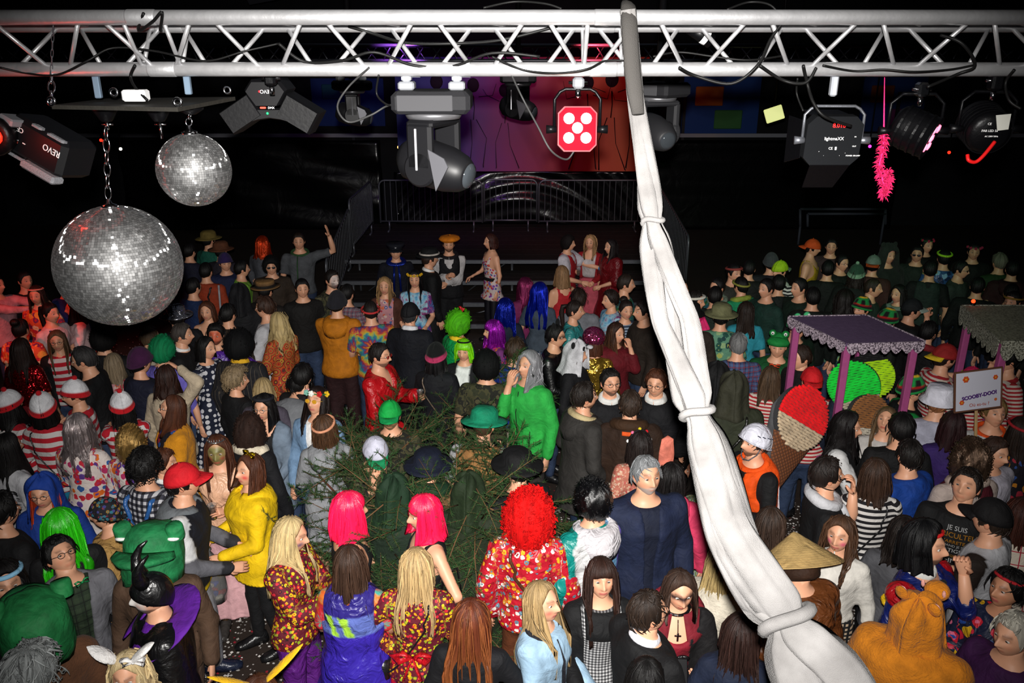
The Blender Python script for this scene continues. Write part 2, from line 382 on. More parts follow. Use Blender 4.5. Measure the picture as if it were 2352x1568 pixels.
# platform with steps
def platform():
    st = thing('stage_platform', 'dark stepped stage platform with grey metal edges below the dance poster', 'stage', (0, 12.6, 0))
    for i, (y0, z) in enumerate(((12.75, .16), (13.35, .34), (14.05, .52), (14.75, .72))):
        y1 = (13.35, 14.05, 14.75, 17.9)[i]
        nb = 3 if i < 3 else 8
        for k in range(nb):
            mb = MB(); a = y0+(y1-y0)*k/nb; b = y0+(y1-y0)*(k+1)/nb-.008; mb.box((0, (a+b)/2-12.6, z-.03), (6.1, b-a, .06)); mb.build('deck_board', DECK, st, False, False)
        mb = MB(); mb.bbox((0, y0-12.6-.015, z-.035), (6.12, .05, .075), .008); mb.build('edge_rail', STEEL, st, False, False)
        for x in (-2.8, -1.9, -.95, 0, .95, 1.9, 2.8):
            mb = MB(); mb.tube([(x, y0-12.55, 0), (x, y0-12.55, z-.06)], .024, 6); mb.build('leg', STEEL, st, True, False)
        if i > 0:
            for x in (-2.35, -.5, 1.4): mb = MB(); mb.tube([(x-.4, y0-12.53, .04), (x+.4, y0-12.53, z-.07)], .014, 5); mb.build('brace', STEEL, st, True, False)
platform()
def barrier(label, A, B, zA, zB, H=1.05, n=18):
    A = np.array([A[0], A[1], zA]); B = np.array([B[0], B[1], zB]); t = thing('crowd_barrier', label, 'barrier', A, 0, 'steel barriers around the stage'); d = B-A; L = np.linalg.norm(d); u = d/L
    def q(s, z): return u*s+np.array([0, 0, z])
    mb = MB(); r = .06; pts = [q(.0, .17), q(0, H-.12)]+[q(.12-.12*math.cos(a), H-.12+.12*math.sin(a)) for a in np.linspace(.3, 1.57, 4)]+[q(L-.12+.12*math.sin(a), H-.12+.12*math.cos(a)) for a in np.linspace(0, 1.3, 4)]+[q(L, H-.12), q(L, .17)]
    mb.tube(pts, .021, 6); mb.build('frame', STEEL, t, True, False)
    mb = MB(); mb.tube([q(0, .2), q(L, .2)], .019, 6); mb.build('cross_rail', STEEL, t, True, False)
    mb = MB()
    for i in range(1, n): s = L*i/n; mb.tube([q(s, .2), q(s, H-.01)], .0085, 4, cap=False)
    o = mb.build('bars', STEEL, t, True, False); o['kind'] = 'stuff'
    for s in (.18, L-.18):
        mb = MB(); mb.tube([q(s, .2), q(s, .02)], .02, 6); mb.tube([q(s, .02)+np.array([0, -.22, 0]), q(s, .02)+np.array([0, .22, 0])], .02, 6); mb.build('foot', STEEL, t, True, False)
barrier('leftmost steel barrier at the back of the stage, behind the beret', (-2.75, 17.2), (-.62, 17.2), .72, .72)
barrier('middle steel barrier at the back of the stage under the red poster', (-.58, 17.3), (.52, 17.3), .72, .72, n=9)
barrier('rightmost steel barrier at the back of the stage beside hanging fabric', (.56, 17.2), (2.75, 17.2), .72, .72)
barrier('steel barrier sloping up along the lower left stage side', (-2.98, 12.9), (-2.95, 14.9), .12, .60, n=16)
barrier('steel barrier along the upper left stage side by the back', (-2.95, 14.95), (-2.9, 17.1), .72, .72, n=18)
barrier('steel barrier along the right stage side behind the white fabric', (2.95, 13.6), (2.95, 16.9), .35, .72, n=26)
# plastic sheeting under the poster, with deep folds
def sheet(name, label, x0, x1, z0, z1, y, amp, n=(60, 24), seed=1, dr=0):
    rs = np.random.RandomState(seed); X = np.linspace(x0, x1, n[0]); Z = np.linspace(z0, z1, n[1]); XX, ZZ = np.meshgrid(X, Z); sag = sum(rs.rand()*np.sin((ZZ+.25*(XX-(x0+x1)/2)**2*dr)*(5+7*k)+XX*(2.0-k)+rs.rand()*6)/(1+k) for k in range(4))
    P = np.stack([XX, y+amp*sag, ZZ], -1); V, F = grid(P); V, F = thicken(V, F, .01); mb = MB(); mb.add(V, F); o = mb.build(name, SHEET, attrs=False); tag(o, label, 'sheet'); return o
sheet('plastic_sheet', 'shiny black plastic sheeting draped under the dance poster', -2.5, 2.95, .75, 1.86, 17.75, .07, (70, 30), 3, 1)
sheet('plastic_sheet', 'dull black plastic sheeting on the back wall right of the stage', 3.1, 9.5, .0, 2.2, 20.6, .05, (50, 20), 5)
sheet('plastic_sheet', 'dark plastic sheeting hung on the back wall left of the stage', -9.6, -3.2, .0, 2.2, 20.6, .05, (50, 20), 6)
# poster with dancers' silhouettes
def poster():
    t = thing('dance_poster', 'wide red and violet backdrop poster with dark dancing silhouettes', 'poster', (.2, 17.85, 1.86))
    n = NT('poster_print'); co = n.n('TexCoord').outputs['Object']; sx = n.n('SeparateXYZ', i0=co); nz = n.n('TexNoise', Scale=1.5, Detail=2.0); n.set(nz.inputs['Vector'], co)
    f = n.math('ADD', n.math('MULTIPLY', sx.outputs[0], .2), n.math('ADD', n.math('MULTIPLY', nz.outputs[0], .12), .42)); n.P(Base_Color=n.ramp(f, ['14226e', '3c2a86', '8a2470', 'a0203c', 'c03a18', 'b84a18']), Roughness=.6)
    mb = MB(); mb.box((0, 0, 1.15), (5.2, .04, 2.3)); mb.build('print', n.m, t, False, False)
    for i, (x, z, sc, kind) in enumerate(((-1.75, .1, 1.0, 0), (-1.0, .12, .95, 1), (-.35, .1, .9, 2), (1.35, .08, 1.0, 0), (1.85, .06, 1.05, 2), (2.3, .1, .9, 1))):
        hip = (0, 1.0); legs = [[(-.08, 1.0), (-.16, .55), (-.34, .0)], [(.06, 1.0), (.16, .52), (.22, .0)]] if kind == 0 else [[(-.06, 1.0), (-.04, .5), (-.1, .0)], [(.06, 1.0), (.28, .6), (.2, .02)]] if kind == 1 else [[(-.07, 1.), (-.22, .55), (-.2, 0)], [(.07, 1.), (.12, .5), (.32, 0)]]
        mb = MB()
        for lg in legs: mb.tube([(x+p[0]*sc, -.03, z+p[1]*sc) for p in lg]+[(x+lg[2][0]*sc*1.02, -.03, z-.02)], np.array([.1, .07, .15, .17])*sc, 8, (0, 0, 0), True, .06)
        mb.tube([(x, -.03, z+1.0*sc), (x+.02, -.03, z+1.25*sc), (x, -.03, z+1.5*sc)], np.array([.12, .1, .16])*sc, 8, (0, 0, 0), True, .06)
        for sd in (-1, 1): mb.tube([(x+sd*.12*sc, -.03, z+1.48*sc), (x+sd*.42*sc, -.03, z+1.4*sc+.1*kind), (x+sd*.5*sc, -.03, z+1.75*sc)], np.array([.05, .045, .03])*sc, 6, (0, 0, 0), True, .1)
        mb.ball((x, -.03, z+1.72*sc), (.13*sc, .01, .15*sc), 12, 8)
        mb.build('silhouette', plain('silhouette_ink', '1c0a1c', .7), t, True, False)
poster()
for (px, py, w, h, cols, lab) in ((1655, 245, .85, .9, ['1c3a78', 'b05a1a', '3a6a3a'], 'dim painted panel with blue and orange blocks right of the poster'), (2050, 240, .7, .8, ['22366e', '7a3a1a', '6a2a5a'], 'dim painted blue and orange panel behind the flat lamp'), (800, 235, .8, .7, ['182c66', '1c4a5a', '26204e'], 'dim painted blue panel left of the moving head lamp')):
    p = at_y(px, py, 21.06); t = thing('painted_panel', lab, 'panel', p); mb = MB(); mb.box((0, 0, 0), (w*2.2, .05, h*1.6)); mb.build('board', plain('panel_'+cols[0], cols[0], .7), t, False, False)
    for k, cc in enumerate(cols[1:]): mb = MB(); mb.bbox((-.3+k*.5, -.04, .25-.55*k), (w*.8, .04, h*.5), .02); mb.build('painted_block', plain('panel_'+cc, cc, .7), t, False, False)
# pipe frame at the far right
t = thing('pipe_frame', 'thin grey pipe frame standing in the dark right background', 'frame', at_y(1950, 555, 19.0))
for k, (a, b) in enumerate((((1838, 520), (1838, 480)), ((1838, 480), (2034, 480)), ((2034, 480), (2034, 515)), ((1855, 520), (1855, 491)), ((1855, 491), (2034, 491)))):
    p0 = at_y(1950, 555, 19.0); mb = MB(); mb.tube([at_y(*a, 19.0)-p0, at_y(*b, 19.0)-p0], .03, 6); mb.build('pipe', plain('frame_pipe', '4a4c58', .6), t, True, False)
for k, (a, b) in enumerate((((1838, 520), (1838, 480)), ((2034, 480), (2034, 515)))):
    p0 = at_y(1950, 555, 19.0); q = at_y(*a, 19.0)-p0; mb = MB(); mb.tube([q, (q[0], 0, -p0[2]+.0)], .028, 6); mb.build('post', plain('frame_pipe', '4a4c58', .6), t, True, False)
# confetti trodden into the floor
rs = np.random.RandomState(4); N = 42000; x = rs.uniform(-6.5, 7.5, N); y = 2.6+10*rs.rand(N)**1.5; h_ = rs.rand(N) < .5; x[h_] = rs.uniform(-3.2, 4.2, h_.sum()); y[h_] = rs.uniform(2.8, 7.5, h_.sum()); keep = (np.sin(x*2.1+y)*np.cos(y*1.7-x*.6)+rs.rand(N)*1.5) > .15; keep &= ~((y > 12.6) & (abs(x) < 3)); x, y = x[keep], y[keep]; N = len(x)
sz = .004+.006*rs.rand(N); an = rs.rand(N)*6.28; ca, sa = np.cos(an)*sz, np.sin(an)*sz; z = .002+.006*rs.rand(N); tl = (rs.rand(N)-.5)*.008
V = np.stack([np.stack([x+ca-sa, y+sa+ca, z+tl], -1), np.stack([x-ca-sa, y-sa+ca, z], -1), np.stack([x-ca+sa, y-sa-ca, z-tl*.2], -1), np.stack([x+ca+sa, y+sa-ca, z+.002], -1)], 1).reshape(-1, 3)
pal = np.array([c(q) for q in ('d8d4d0', 'c8c4c0', 'e0dcd8', 'b0a8a4', '9a2030', '7a1c28')]); C_ = np.repeat(pal[rs.choice(6, N, p=[.3, .25, .2, .15, .06, .04])], 4, 0)
o = mk('confetti', V, np.arange(N*4).reshape(-1, 4), vcol('paper_confetti', .9, bumps=0, fold=0), None, False, C_); tag(o, 'white paper confetti scattered over the dark trodden floor', 'confetti', kind='stuff')
# ------------------------------------------------------------------ truss and rigging
def rel(o, px, py, Y): return at_y(px, py, Y)-np.array(o.location)
def cable(label, pts, r=.006, name='cable', mat=None):
    P = np.array(pts, float); k = len(P); tt = np.linspace(0, k-1, (k-1)*7+1); Q = []
    for q in tt:                                                     # Catmull-Rom
        i = min(int(q), k-2); u = q-i; p0, p1, p2, p3 = P[max(i-1, 0)], P[i], P[i+1], P[min(i+2, k-1)]
        Q.append(.5*((2*p1)+(p2-p0)*u+(2*p0-5*p1+4*p2-p3)*u*u+(3*p1-p0-3*p2+p3)*u**3))
    o0 = np.array(Q[0]); mb = MB(); mb.tube(np.array(Q)-o0, r, 6); o = mb.build(name, mat or CABLE, None, True, False, loc=o0); return tag(o, label, 'cable')
def truss(label, yF, zF, dy, dz, zB, x0, x1, rc, rb, per, off, mat, joints=()):
    t = thing('lighting_truss', label, 'truss', (0, yF, zF)); F1, R1, B1 = np.array([0, 0, 0]), np.array([0, dy, dz]), np.array([0, dy/2, zB-zF])
    for p in (F1, R1, B1): mb = MB(); mb.tube([p+[x0, 0, 0], p+[x1, 0, 0]], rc, 16); mb.build('chord', mat, t, True, False)
    n = int((x1-x0)/per)+2; g = per*.09
    for (A_, ph) in ((F1, 0), (R1, .5)):
        for i in range(-1, n):
            xt = x0+off+(i+ph)*per
            for sd in (-1, 1):
                a = A_+[xt+sd*g, 0, 0]; b = B1+[xt+sd*(per/2-g), 0, 0]
                if b[0] < x0 or b[0] > x1: continue
                mb = MB(); mb.tube([a, b], rb, 8); mb.build('brace', mat, t, True, False)
    for i in range(-1, n):                                            # ladder between the two top chords
        xt = x0+off+(i+.25)*per; mb = MB(); mb.tube([F1+[xt, 0, 0], R1+[xt+per*.5, 0, 0]], rb, 8); mb.build('brace', mat, t, True, False)
    for xj in joints:
        for p in (F1, R1, B1): mb = MB(); mb.tube([p+[xj-.05, 0, 0], p+[xj-.045, 0, 0], p+[xj+.045, 0, 0], p+[xj+.05, 0, 0]], [rc, rc*1.06, rc*1.06, rc], 16); mb.build('coupler', mat, t, True, False)
        for (a, b) in ((F1, B1), (R1, B1), (F1, R1)):
            for q in (-.07, .07): mb = MB(); mb.tube([a+[xj+q, 0, 0], b+[xj+q, 0, 0]], rb, 8); mb.build('end_brace', mat, t, True, False)
    return t
YT = 3.05
xa = at_y(975, 40, YT)[0]; per = .383
TR = truss('near aluminium triangular truss across the whole top of the picture', YT, 4.570, .24, -.022, 4.397, -4.6, 4.6, .025, .008, per, (xa+4.6) % per, ALU, (at_y(1398, 40, YT)[0], at_y(325, 40, YT)[0]))
truss('far dark truss seen small through the near truss', 12.0, 4.42, .24, -.01, 4.22, -8, 8, .025, .010, .45, .1, plain('dull_aluminium', '5c5c62', .4, .8))
YB = 3.17
def clamp(t, px, py, Y, col=None, h=.06):
    p = rel(t, px, py, Y); mb = MB(); mb.bbox(p, (.042, .05, h), .008); mb.build('clamp', col or BLACK, t, False, False); mb = MB(); mb.tube([p+np.array([0, 0, -h/2]), p+np.array([0, 0, -h/2-.035])], .010, 8); mb.tube([p+np.array([-.035, 0, 0]), p+np.array([.035, 0, 0])], .006, 6); mb.build('bolt', CHROME, t, True, False)
def text(body, size, mat, parent, M, loc, name='lettering', ext=.0008, bold=0.0):
    cu = bpy.data.curves.new(name, 'FONT'); cu.body = body; cu.size = size; cu.align_x = 'CENTER'; cu.align_y = 'CENTER'; cu.extrude = ext; cu.offset = bold; cu.resolution_u = 3
    o = bpy.data.objects.new(name, cu); COL.objects.link(o); me = bpy.data.meshes.new_from_object(o.evaluated_get(bpy.context.evaluated_depsgraph_get())); bpy.data.objects.remove(o)
    V = np.array([v.co[:] for v in me.vertices]); F = [tuple(p.vertices) for p in me.polygons]
    return V, F
def put_text(body, size, mat, parent, M, loc, name='lettering', bold=0.0):
    V, F = text(body, size, mat, parent, M, loc, bold=bold); V = V @ np.array(M).T+np.array(loc); return mk(name, V, F, mat, parent, False)
FRONT = np.array([[1, 0, 0], [0, 0, -1], [0, 1, 0]], float)          # text upright, facing the camera (-Y)
def tilt(a): return rotm('X', a)
# moving head lamp in the middle
def moving_head(label, px, py, Y, sc=1.0, mat=None, yaw=0.0, dim=False):
    mat = mat or BLACK2; p0 = at_y(px, py, Y); t = thing('moving_head_lamp', label, 'stage light', p0, yaw); t.scale = (sc,)*3
    mb = MB(); mb.bbox((0, 0, 0), (.285, .24, .078), .016); mb.build('base', plain('dark_grey_housing', '1c1c1e', .7, bumps=.1, bscale=120, spec=.1), t, False, False)
    mb = MB(); mb.bbox((-.02, -.122, .0), (.20, .006, .055), .002); mb.build('panel', plain('grey_panel', '3a3a3c', .8, spec=.05), t, False, False)
    for x in (-.095, .09):
        mb = MB(); mb.bbox((x, 0, .055), (.06, .07, .03), .006); mb.build('bracket', GREYP, t, False, False); mb = MB(); mb.bbox((x, 0, .09), (.036, .05, .04), .006); mb.tube([(x, 0, .09), (x+.05, 0, .09)], .006, 6); mb.build('clamp', plain('pale_clamp', 'b8bcc4', .4, .5), t, False, False)
    mb = MB(); mb.lathe([(.0, -.062), (.098, -.062), (.105, -.05), (.105, -.04), (0, -.04)], 28); mb.build('turntable', plain('bright_ring', '8c8c90', .3, .8), t, True, False)
    RY = rotm('Z', 1.15)
    mb = MB(); mb.bbox((0, 0, -.075), (.235, .11, .03), .01)
    for sd in (-1, 1):
        V, F = lathe([(0, -.02), (.058, -.02), (.066, -.012), (.066, .012), (.058, .02), (0, .02)], 24); V = V @ rotm('Y', math.pi/2).T; mb.add(V+np.array([sd*.105, 0, -.235]), F); mb.bbox((sd*.105, 0, -.155), (.040, .105, .17), .012)
    mb.build('yoke', mat, t, False, False, xf=lambda V: V @ RY.T)
    A_ = np.array([.90, -.42, -.22]); B = basis(A_/np.linalg.norm(A_)); V, F = lathe([(0, -.15), (.05, -.145), (.082, -.11), (.09, -.04), (.086, .06), (.070, .12), (.056, .14), (.050, .146), (0, .146)], 28)
    mb = MB(); mb.add(V @ B.T+np.array([0, 0, -.235]), F); mb.build('lamp_head', mat, t, True, False)
    V, F = lathe([(.048, .147), (.046, .153), (.03, .161), (0, .164)], 24); mb = MB(); mb.add(V @ B.T+np.array([0, 0, -.235]), F); mb.build('lens', plain('lens_glass', '34383c', .08, .3), t, True, False)
    mb = MB(); mb.add((np.array([(-.05, -.115, -.15), (.055, -.135, -.19), (.05, -.135, -.215), (.0, -.118, -.33), (-.05, -.115, -.16)])-np.array([0, 0, 0])), [(0, 4, 3, 2, 1)]); V, F = thicken(*grid(np.array([[(-.03, -.115, -.16), (.03, -.128, -.19)], [(-.005, -.115, -.31), (.045, -.13, -.22)]])), .006)
    V = V @ rotm('Z', -.1).T+np.array([.03, -.02, 0]); mb = MB(); mb.add(V, F); mb.build('cover_panel', plain('pale_plate', '4c4c50', .45, .3), t, False, False)
    mb = MB(); mb.bbox((-.055, -.145, -.16), (.010, .006, .15), .002); mb.build('strip', plain('bright_ring', '8c8c90', .3, .8), t, False, False)
    if Y > 3.5: mb = MB(); mb.tube([(0, 0, .05), (0, 0, (7.0-p0[2])/sc)], .02, 8); mb.build('drop_pole', BLACK, t, True, False)
    return t
moving_head('big black moving head lamp under the middle of the truss', 995, 232, 3.2)
GREY2 = plain('dim_housing', '26262c', .5)
moving_head('dark moving head lamp hanging from the far truss behind the black moving head', 1190, 178, 11.0, 1.6, BLACK2)
moving_head('grey moving head lamp hanging behind the white fabric', 1512, 205, 4.6, .95, plain('smoky_housing', '1e1e20', .5), -.8)
moving_head('small dim moving head lamp beside the looped cable left of centre', 808, 196, 6.5, .9, BLACK2, .5)
def par_yoke(t, w, h, zt, mat=BLACK):
    mb = MB(); mb.tube([(-w, 0, 0), (-w, 0, zt*.75), (-w+.02, 0, zt-.01), (-w+.04, 0, zt), (w-.04, 0, zt), (w-.02, 0, zt-.01), (w, 0, zt*.75), (w, 0, 0)], .006, 6, (0, 0, 0), True); mb.build('yoke', mat, t, True, False)
    for sd in (-1, 1): mb = MB(); mb.tube([(sd*(w-.008), 0, 0), (sd*(w+.03), 0, 0)], [.012, .016], 10); mb.build('knob', mat, t, True, False)
# red LED lamp
p0 = at_y(1325, 297, 3.2); t = thing('led_par_lamp', 'glowing red five-lens lamp hanging under the truss centre', 'stage light', p0)
M = tilt(math.radians(-8)); REDG = plain('red_lit_face', '5a0810', .9, emit='ff1c38', es=.85, spec=.02); HOT = plain('hot_led', 'ffffff', .5, emit='fff0d8', es=12.0)
def octa(w, h, ch, y0, y1): return np.array([[(sx*(w-ch*a), y, sz*(h-ch*b)) for (sx, sz, a, b) in ((-1, -1, 1, 0), (1, -1, 1, 0), (1, -1, 0, 1), (1, 1, 0, 1), (1, 1, 1, 0), (-1, 1, 1, 0), (-1, 1, 0, 1), (-1, -1, 0, 1))] for y in (y0, y1)], float).reshape(-1, 3)
OF = [tuple(range(8)), tuple(range(15, 7, -1))]+[(j+8, (j+1) % 8+8, (j+1) % 8, j) for j in range(8)]
mb = MB(); mb.add(octa(.073, .082, .024, -.02, .06) @ M.T, OF); mb.build('housing', plain('red_housing', '7a1420', .5), t, False, False)
mb = MB(); mb.add(octa(.068, .077, .022, -.030, -.02) @ M.T, OF); mb.build('face_plate', REDG, t, False, False)
for (x, z) in ((-.032, .038), (.032, .038), (0, .004), (-.032, -.032), (.032, -.032)):
    V, F = lathe([(.020, 0), (.019, .006), (.012, .011), (0, .013)], 20); mb = MB(); mb.add((V @ rotm('X', math.pi/2).T+np.array([x, -.030, z])) @ M.T, F); mb.build('led_lens', HOT, t, True, False)
par_yoke(t, .085, .1, .145); clamp(t, 1328, 190, 3.2, GREYP, .04)
# flat lamp seen from behind
p0 = at_y(1910, 322, 3.22); t = thing('flat_lamp', 'flat dark grey lamp seen from behind with red digits and open flap', 'stage light', p0); M = tilt(math.radians(6))
PANEL = plain('graphite_panel', '121315', .8, bumps=.08, bscale=150, spec=.06); PRINT = plain('white_print', 'd8d8d8', .6)
mb = MB(); mb.add(octa(.105, .092, .03, -.02, .03) @ M.T, OF); mb.build('cover_plate', PANEL, t, False, False)
def flapv(z0, z1, y0, y1, w0, w1): return np.array([[(-w0, y0, z0), (w0, y0, z0)], [(-w1, y1, z1), (w1, y1, z1)]], float)
for (q, nm) in ((flapv(-.09, -.19, -.01, .09, .075, .06), 'flap'), (flapv(.09, .10, .03, .16, .075, .07), 'flap')): V, F = thicken(*grid(q), .004); mb = MB(); mb.add(V, F); mb.build(nm, BLACK, t, False, False)
for sd in (-1, 1): V, F = thicken(*grid(np.array([[(sd*.105, .03, -.07), (sd*.105, .03, .07)], [(sd*.13, .13, -.10), (sd*.13, .13, .08)]])), .004); mb = MB(); mb.add(V, F); mb.build('flap', BLACK, t, False, False)
mb = MB(); mb.bbox((.012, -.022, .056), (.058, .006, .022), .002); mb.build('display', plain('display_glass', '300404', .3), t, False, False)
RLED = plain('red_digits', 'ff2020', .5, emit='ff2020', es=2.5)
put_text('8.018', .022, RLED, t, FRONT, (.012, -.027, .056), 'digits'); put_text('lightmaXX', .017, PRINT, t, FRONT, (0, -.0235, .008)); put_text('CE', .013, PRINT, t, FRONT, (-.008, -.0215, -.028))
mb = MB(); mb.bbox((.012, -.020, -.028), (.007, .003, .012), .001); mb.build('mark', PRINT, t, False, False)
for i, (x, z) in enumerate(((-.05, .05), (.055, .045), (-.05, -.04), (.05, -.045), (-.03, -.055), (.03, -.055))): mb = MB(); mb.ball((x, -.021, z), (.003, .002, .003), 6, 4); mb.build('screw', CHROME, t, True, False)
for i in range(4): put_text(('DMX', 'IN', 'OUT', 'POWER 100-240V')[i], .007, PRINT, t, FRONT, (.080, -.0215, .05-.035*i))
par_yoke(t, .112, .1, .125, STEEL); mb = MB(); mb.bbox(rel(t, 1915, 197, 3.2), (.026, .03, .075), .006); mb.build('clamp', plain('pale_clamp', 'b8bcc4', .4, .5), t, False, False)
# lamp with pink lenses turned sideways
def par_can(label, px, py, Y, yaw, pitch, r=.085, L=.16, leds=None, back=False):
    p0 = at_y(px, py, Y); t = thing('par_can_lamp', label, 'stage light', p0); B = rotm('Z', yaw) @ rotm('X', pitch)
    def X_(V): return (np.asarray(V) @ rotm('X', math.pi/2).T) @ B.T          # lathe axis -> -Y
    V, F = lathe([(0, -L*.5), (r*.7, -L*.5), (r*.92, -L*.4), (r, -L*.2), (r, L*.46), (r*1.06, L*.47), (r*1.06, L*.5), (r*.94, L*.5), (r*.92, L*.44), (0, L*.44)], 28); mb = MB(); mb.add(X_(V), F); mb.build('can', BLACK, t, True, False)
    for i in range(4): V, F = lathe([(r*1.0, -.004), (r*1.035, -.004), (r*1.035, .004), (r*1.0, .004)], 28); mb = MB(); mb.add(X_(V+np.array([0, 0, -L*.3+i*L*.2])), F); mb.build('cooling_rib', BLACK, t, False, False)
    if leds:
        for (x, z) in ((-.035, .035), (.035, .035), (0, 0), (-.035, -.035), (.035, -.035)): V, F = lathe([(.017, 0), (.015, .007), (0, .010)], 16); mb = MB(); mb.add(X_(V+np.array([x, z, L*.46])), F); mb.build('led_lens', plain('pink_led', 'ff9ab0', .4, emit='ff6a90', es=1.6), t, True, False)
    mb = MB(); mb.tube([(-r-.02, 0, 0), (-r-.02, 0, .10), (-r+.02, 0, .135), (r-.02, 0, .135), (r+.02, 0, .10), (r+.02, 0, 0)], .007, 6); mb.build('yoke', BLACK, t, True, False)
    for sd in (-1, 1): mb = MB(); mb.tube([(sd*r*.95, 0, 0), (sd*(r+.05), 0, 0)], [.010, .017], 10); mb.build('knob', BLACK, t, True, False)
    return t, X_
t, X_ = par_can('black lamp with five pink lenses, third from the right edge', 2098, 300, 3.25, .95, .35, .080, .15, True)
clamp(t, 2118, 205, 3.2, CHROME, .05)
t, X_ = par_can('black round lamp seen from behind with red cable, nearest the right edge', 2262, 295, 3.25, math.pi-.15, -.25, .083, .13)
V, F = thicken(*grid(np.array([[(-.01, -.075, .055), (.045, -.075, .06)], [(.0, -.085, .0), (.04, -.085, .005)]])), .002); mb = MB(); mb.add(V, F); mb.build('paper_label', plain('paper_label', 'b0b0a8', .7), t, False, False)
put_text('PAR LED 5x', .012, PRINT, t, FRONT, (-.03, -.09, .0)); put_text('CE', .012, PRINT, t, FRONT, (-.035, -.09, .025)); put_text('AC 230V 50Hz', .008, PRINT, t, FRONT, (-.02, -.09, -.02))
clamp(t, 2287, 185, 3.2, BLACK, .07)
cable('red cable loop hanging below the rightmost round lamp', [at_y(2285, 325, 3.15), at_y(2258, 358, 3.14), at_y(2240, 372, 3.14), at_y(2225, 368, 3.14), at_y(2222, 355, 3.15)], .007, mat=plain('red_cable', 'c81818', .4))
# effect lamps on the left
p0 = at_y(118, 335, 3.3); t = thing('effect_lamp', 'black boxy effect lamp with pale side strips at the upper left', 'stage light', p0); M = rotm('Y', math.radians(24)) @ rotm('Z', -.35); STRIP = plain('frosted_strip', '76767a', .5, bumps=.4, bscale=160)
mb = MB(); mb.bbox((0, 0, 0), (.29, .17, .15), .02, M=M); mb.build('housing', BLACK2, t, False, False)
for k, (ctr, sz) in enumerate((((.055, -.07, -.085), (.17, .06, .03)), ((.095, -.08, .072), (.085, .03, .012)), ((.0, -.08, .074), (.05, .03, .01)), ((-.10, -.07, -.083), (.13, .012, .012)))): mb = MB(); mb.bbox(M @ np.array(ctr), sz, .008, M=M); mb.build('light_strip', STRIP, t, False, False)
mb = MB(); mb.bbox((-.10, -.05, .10), (.07, .08, .03), .006, M=M); mb.build('plug', GREYP, t, False, False)
UPS = FRONT @ rotm('Z', math.pi)
put_text('REVO', .034, PRINT, t, M @ UPS, M @ np.array([.09, -.0875, .02])); put_text('CE', .026, PRINT, t, M @ UPS, M @ np.array([-.07, -.0875, .03])); mb = MB(); mb.bbox(M @ np.array([-.08, -.087, -.02]), (.02, .004, .012), .001, M=M); mb.build('red_button', plain('red_button', 'd05040', .5), t, False, False)
for i in range(3): mb = MB(); mb.bbox(M @ np.array([-.11+.035*i, -.087, -.012]), (.014, .003, .004), .001, M=M); mb.build('mark', PRINT, t, False, False)
p0 = at_y(622, 240, 3.5); t = thing('star_lamp', 'black three-winged effect lamp hanging left of centre', 'stage light', p0)
def prism(poly, y0, y1, b=.9):
    n = len(poly); V = np.array([(x*b, y0, z*b) for x, z in poly]+[(x, y0+.02, z) for x, z in poly]+[(x, y1, z) for x, z in poly]); F = [tuple(range(n)), tuple(range(3*n-1, 2*n-1, -1))]+[(k*n+n+j, k*n+n+(j+1) % n, k*n+(j+1) % n, k*n+j) for k in range(2) for j in range(n)]; return V, F
V, F = prism([(-.055, .10), (.055, .10), (.085, .06), (.045, .0), (-.045, .0), (-.085, .06)], -.07, .09); mb = MB(); mb.add(V, F); mb.build('hub', BLACK2, t, False, False)
for sd in (-1, 1): V, F = prism([(-.075, -.05), (.075, -.05), (.075, .05), (-.075, .05)], -.05, .09); V = V @ rotm('Y', sd*.55).T+np.array([sd*.115, 0, -.035]); mb = MB(); mb.add(V, F if True else F); mb.build('wing', plain('charcoal_panel', '08080a', .5, bumps=.1, bscale=60), t, False, False)
V, F = prism([(-.06, -.02), (.06, -.02), (.10, -.075), (.05, -.06), (0, -.053), (-.05, -.06), (-.10, -.075)][::-1], -.045, .08); mb = MB(); mb.add(V, F); mb.build('base_plate', BLACK2, t, False, False)
mb = MB(); mb.bbox((-.015, -.062, -.008), (.024, .01, .008), .002); mb.build('red_button', plain('red_button', 'd05040', .5), t, False, False); put_text('DMX', .012, PRINT, t, FRONT, (.02, -.07, -.008)); mb = MB(); mb.ball((.0, -.06, -.03), .005, 8, 5); mb.build('indicator', plain('green_led', '20c060', .4, emit='20e070', es=1.5), t, True, False)
mb = MB(); mb.ball((-.02, -.075, .055), .004, 8, 5); mb.build('indicator', plain('red_led', 'e02020', .4, emit='ff2030', es=2), t, True, False); put_text('REVO', .02, PRINT, t, FRONT @ rotm('Z', math.pi), (.006, -.072, .055)); clamp(t, 622, 180, 3.3, BLACK, .05)
# red lamp peeping in at the left edge
p0 = at_y(-14, 312, 3.2); t = thing('round_lamp', 'round black lamp with red light cut by the left edge', 'stage light', p0); V, F = lathe([(0, -.08), (.06, -.075), (.075, 0), (.07, .02), (.05, .022), (0, .02)], 20); mb = MB(); mb.add(V @ rotm('X', math.pi/2).T, F); mb.build('can', BLACK, t, True, False); mb = MB(); mb.ball((.02, -.03, 0), (.03, .01, .03), 12, 6); mb.build('red_lens', plain('red_lens', 'ff2010', .4, emit='ff2010', es=3), t, True, False)
light('led_left', 'POINT', p0+np.array([.05, -.12, 0]), 1, (1, .06, .03), None, .05)
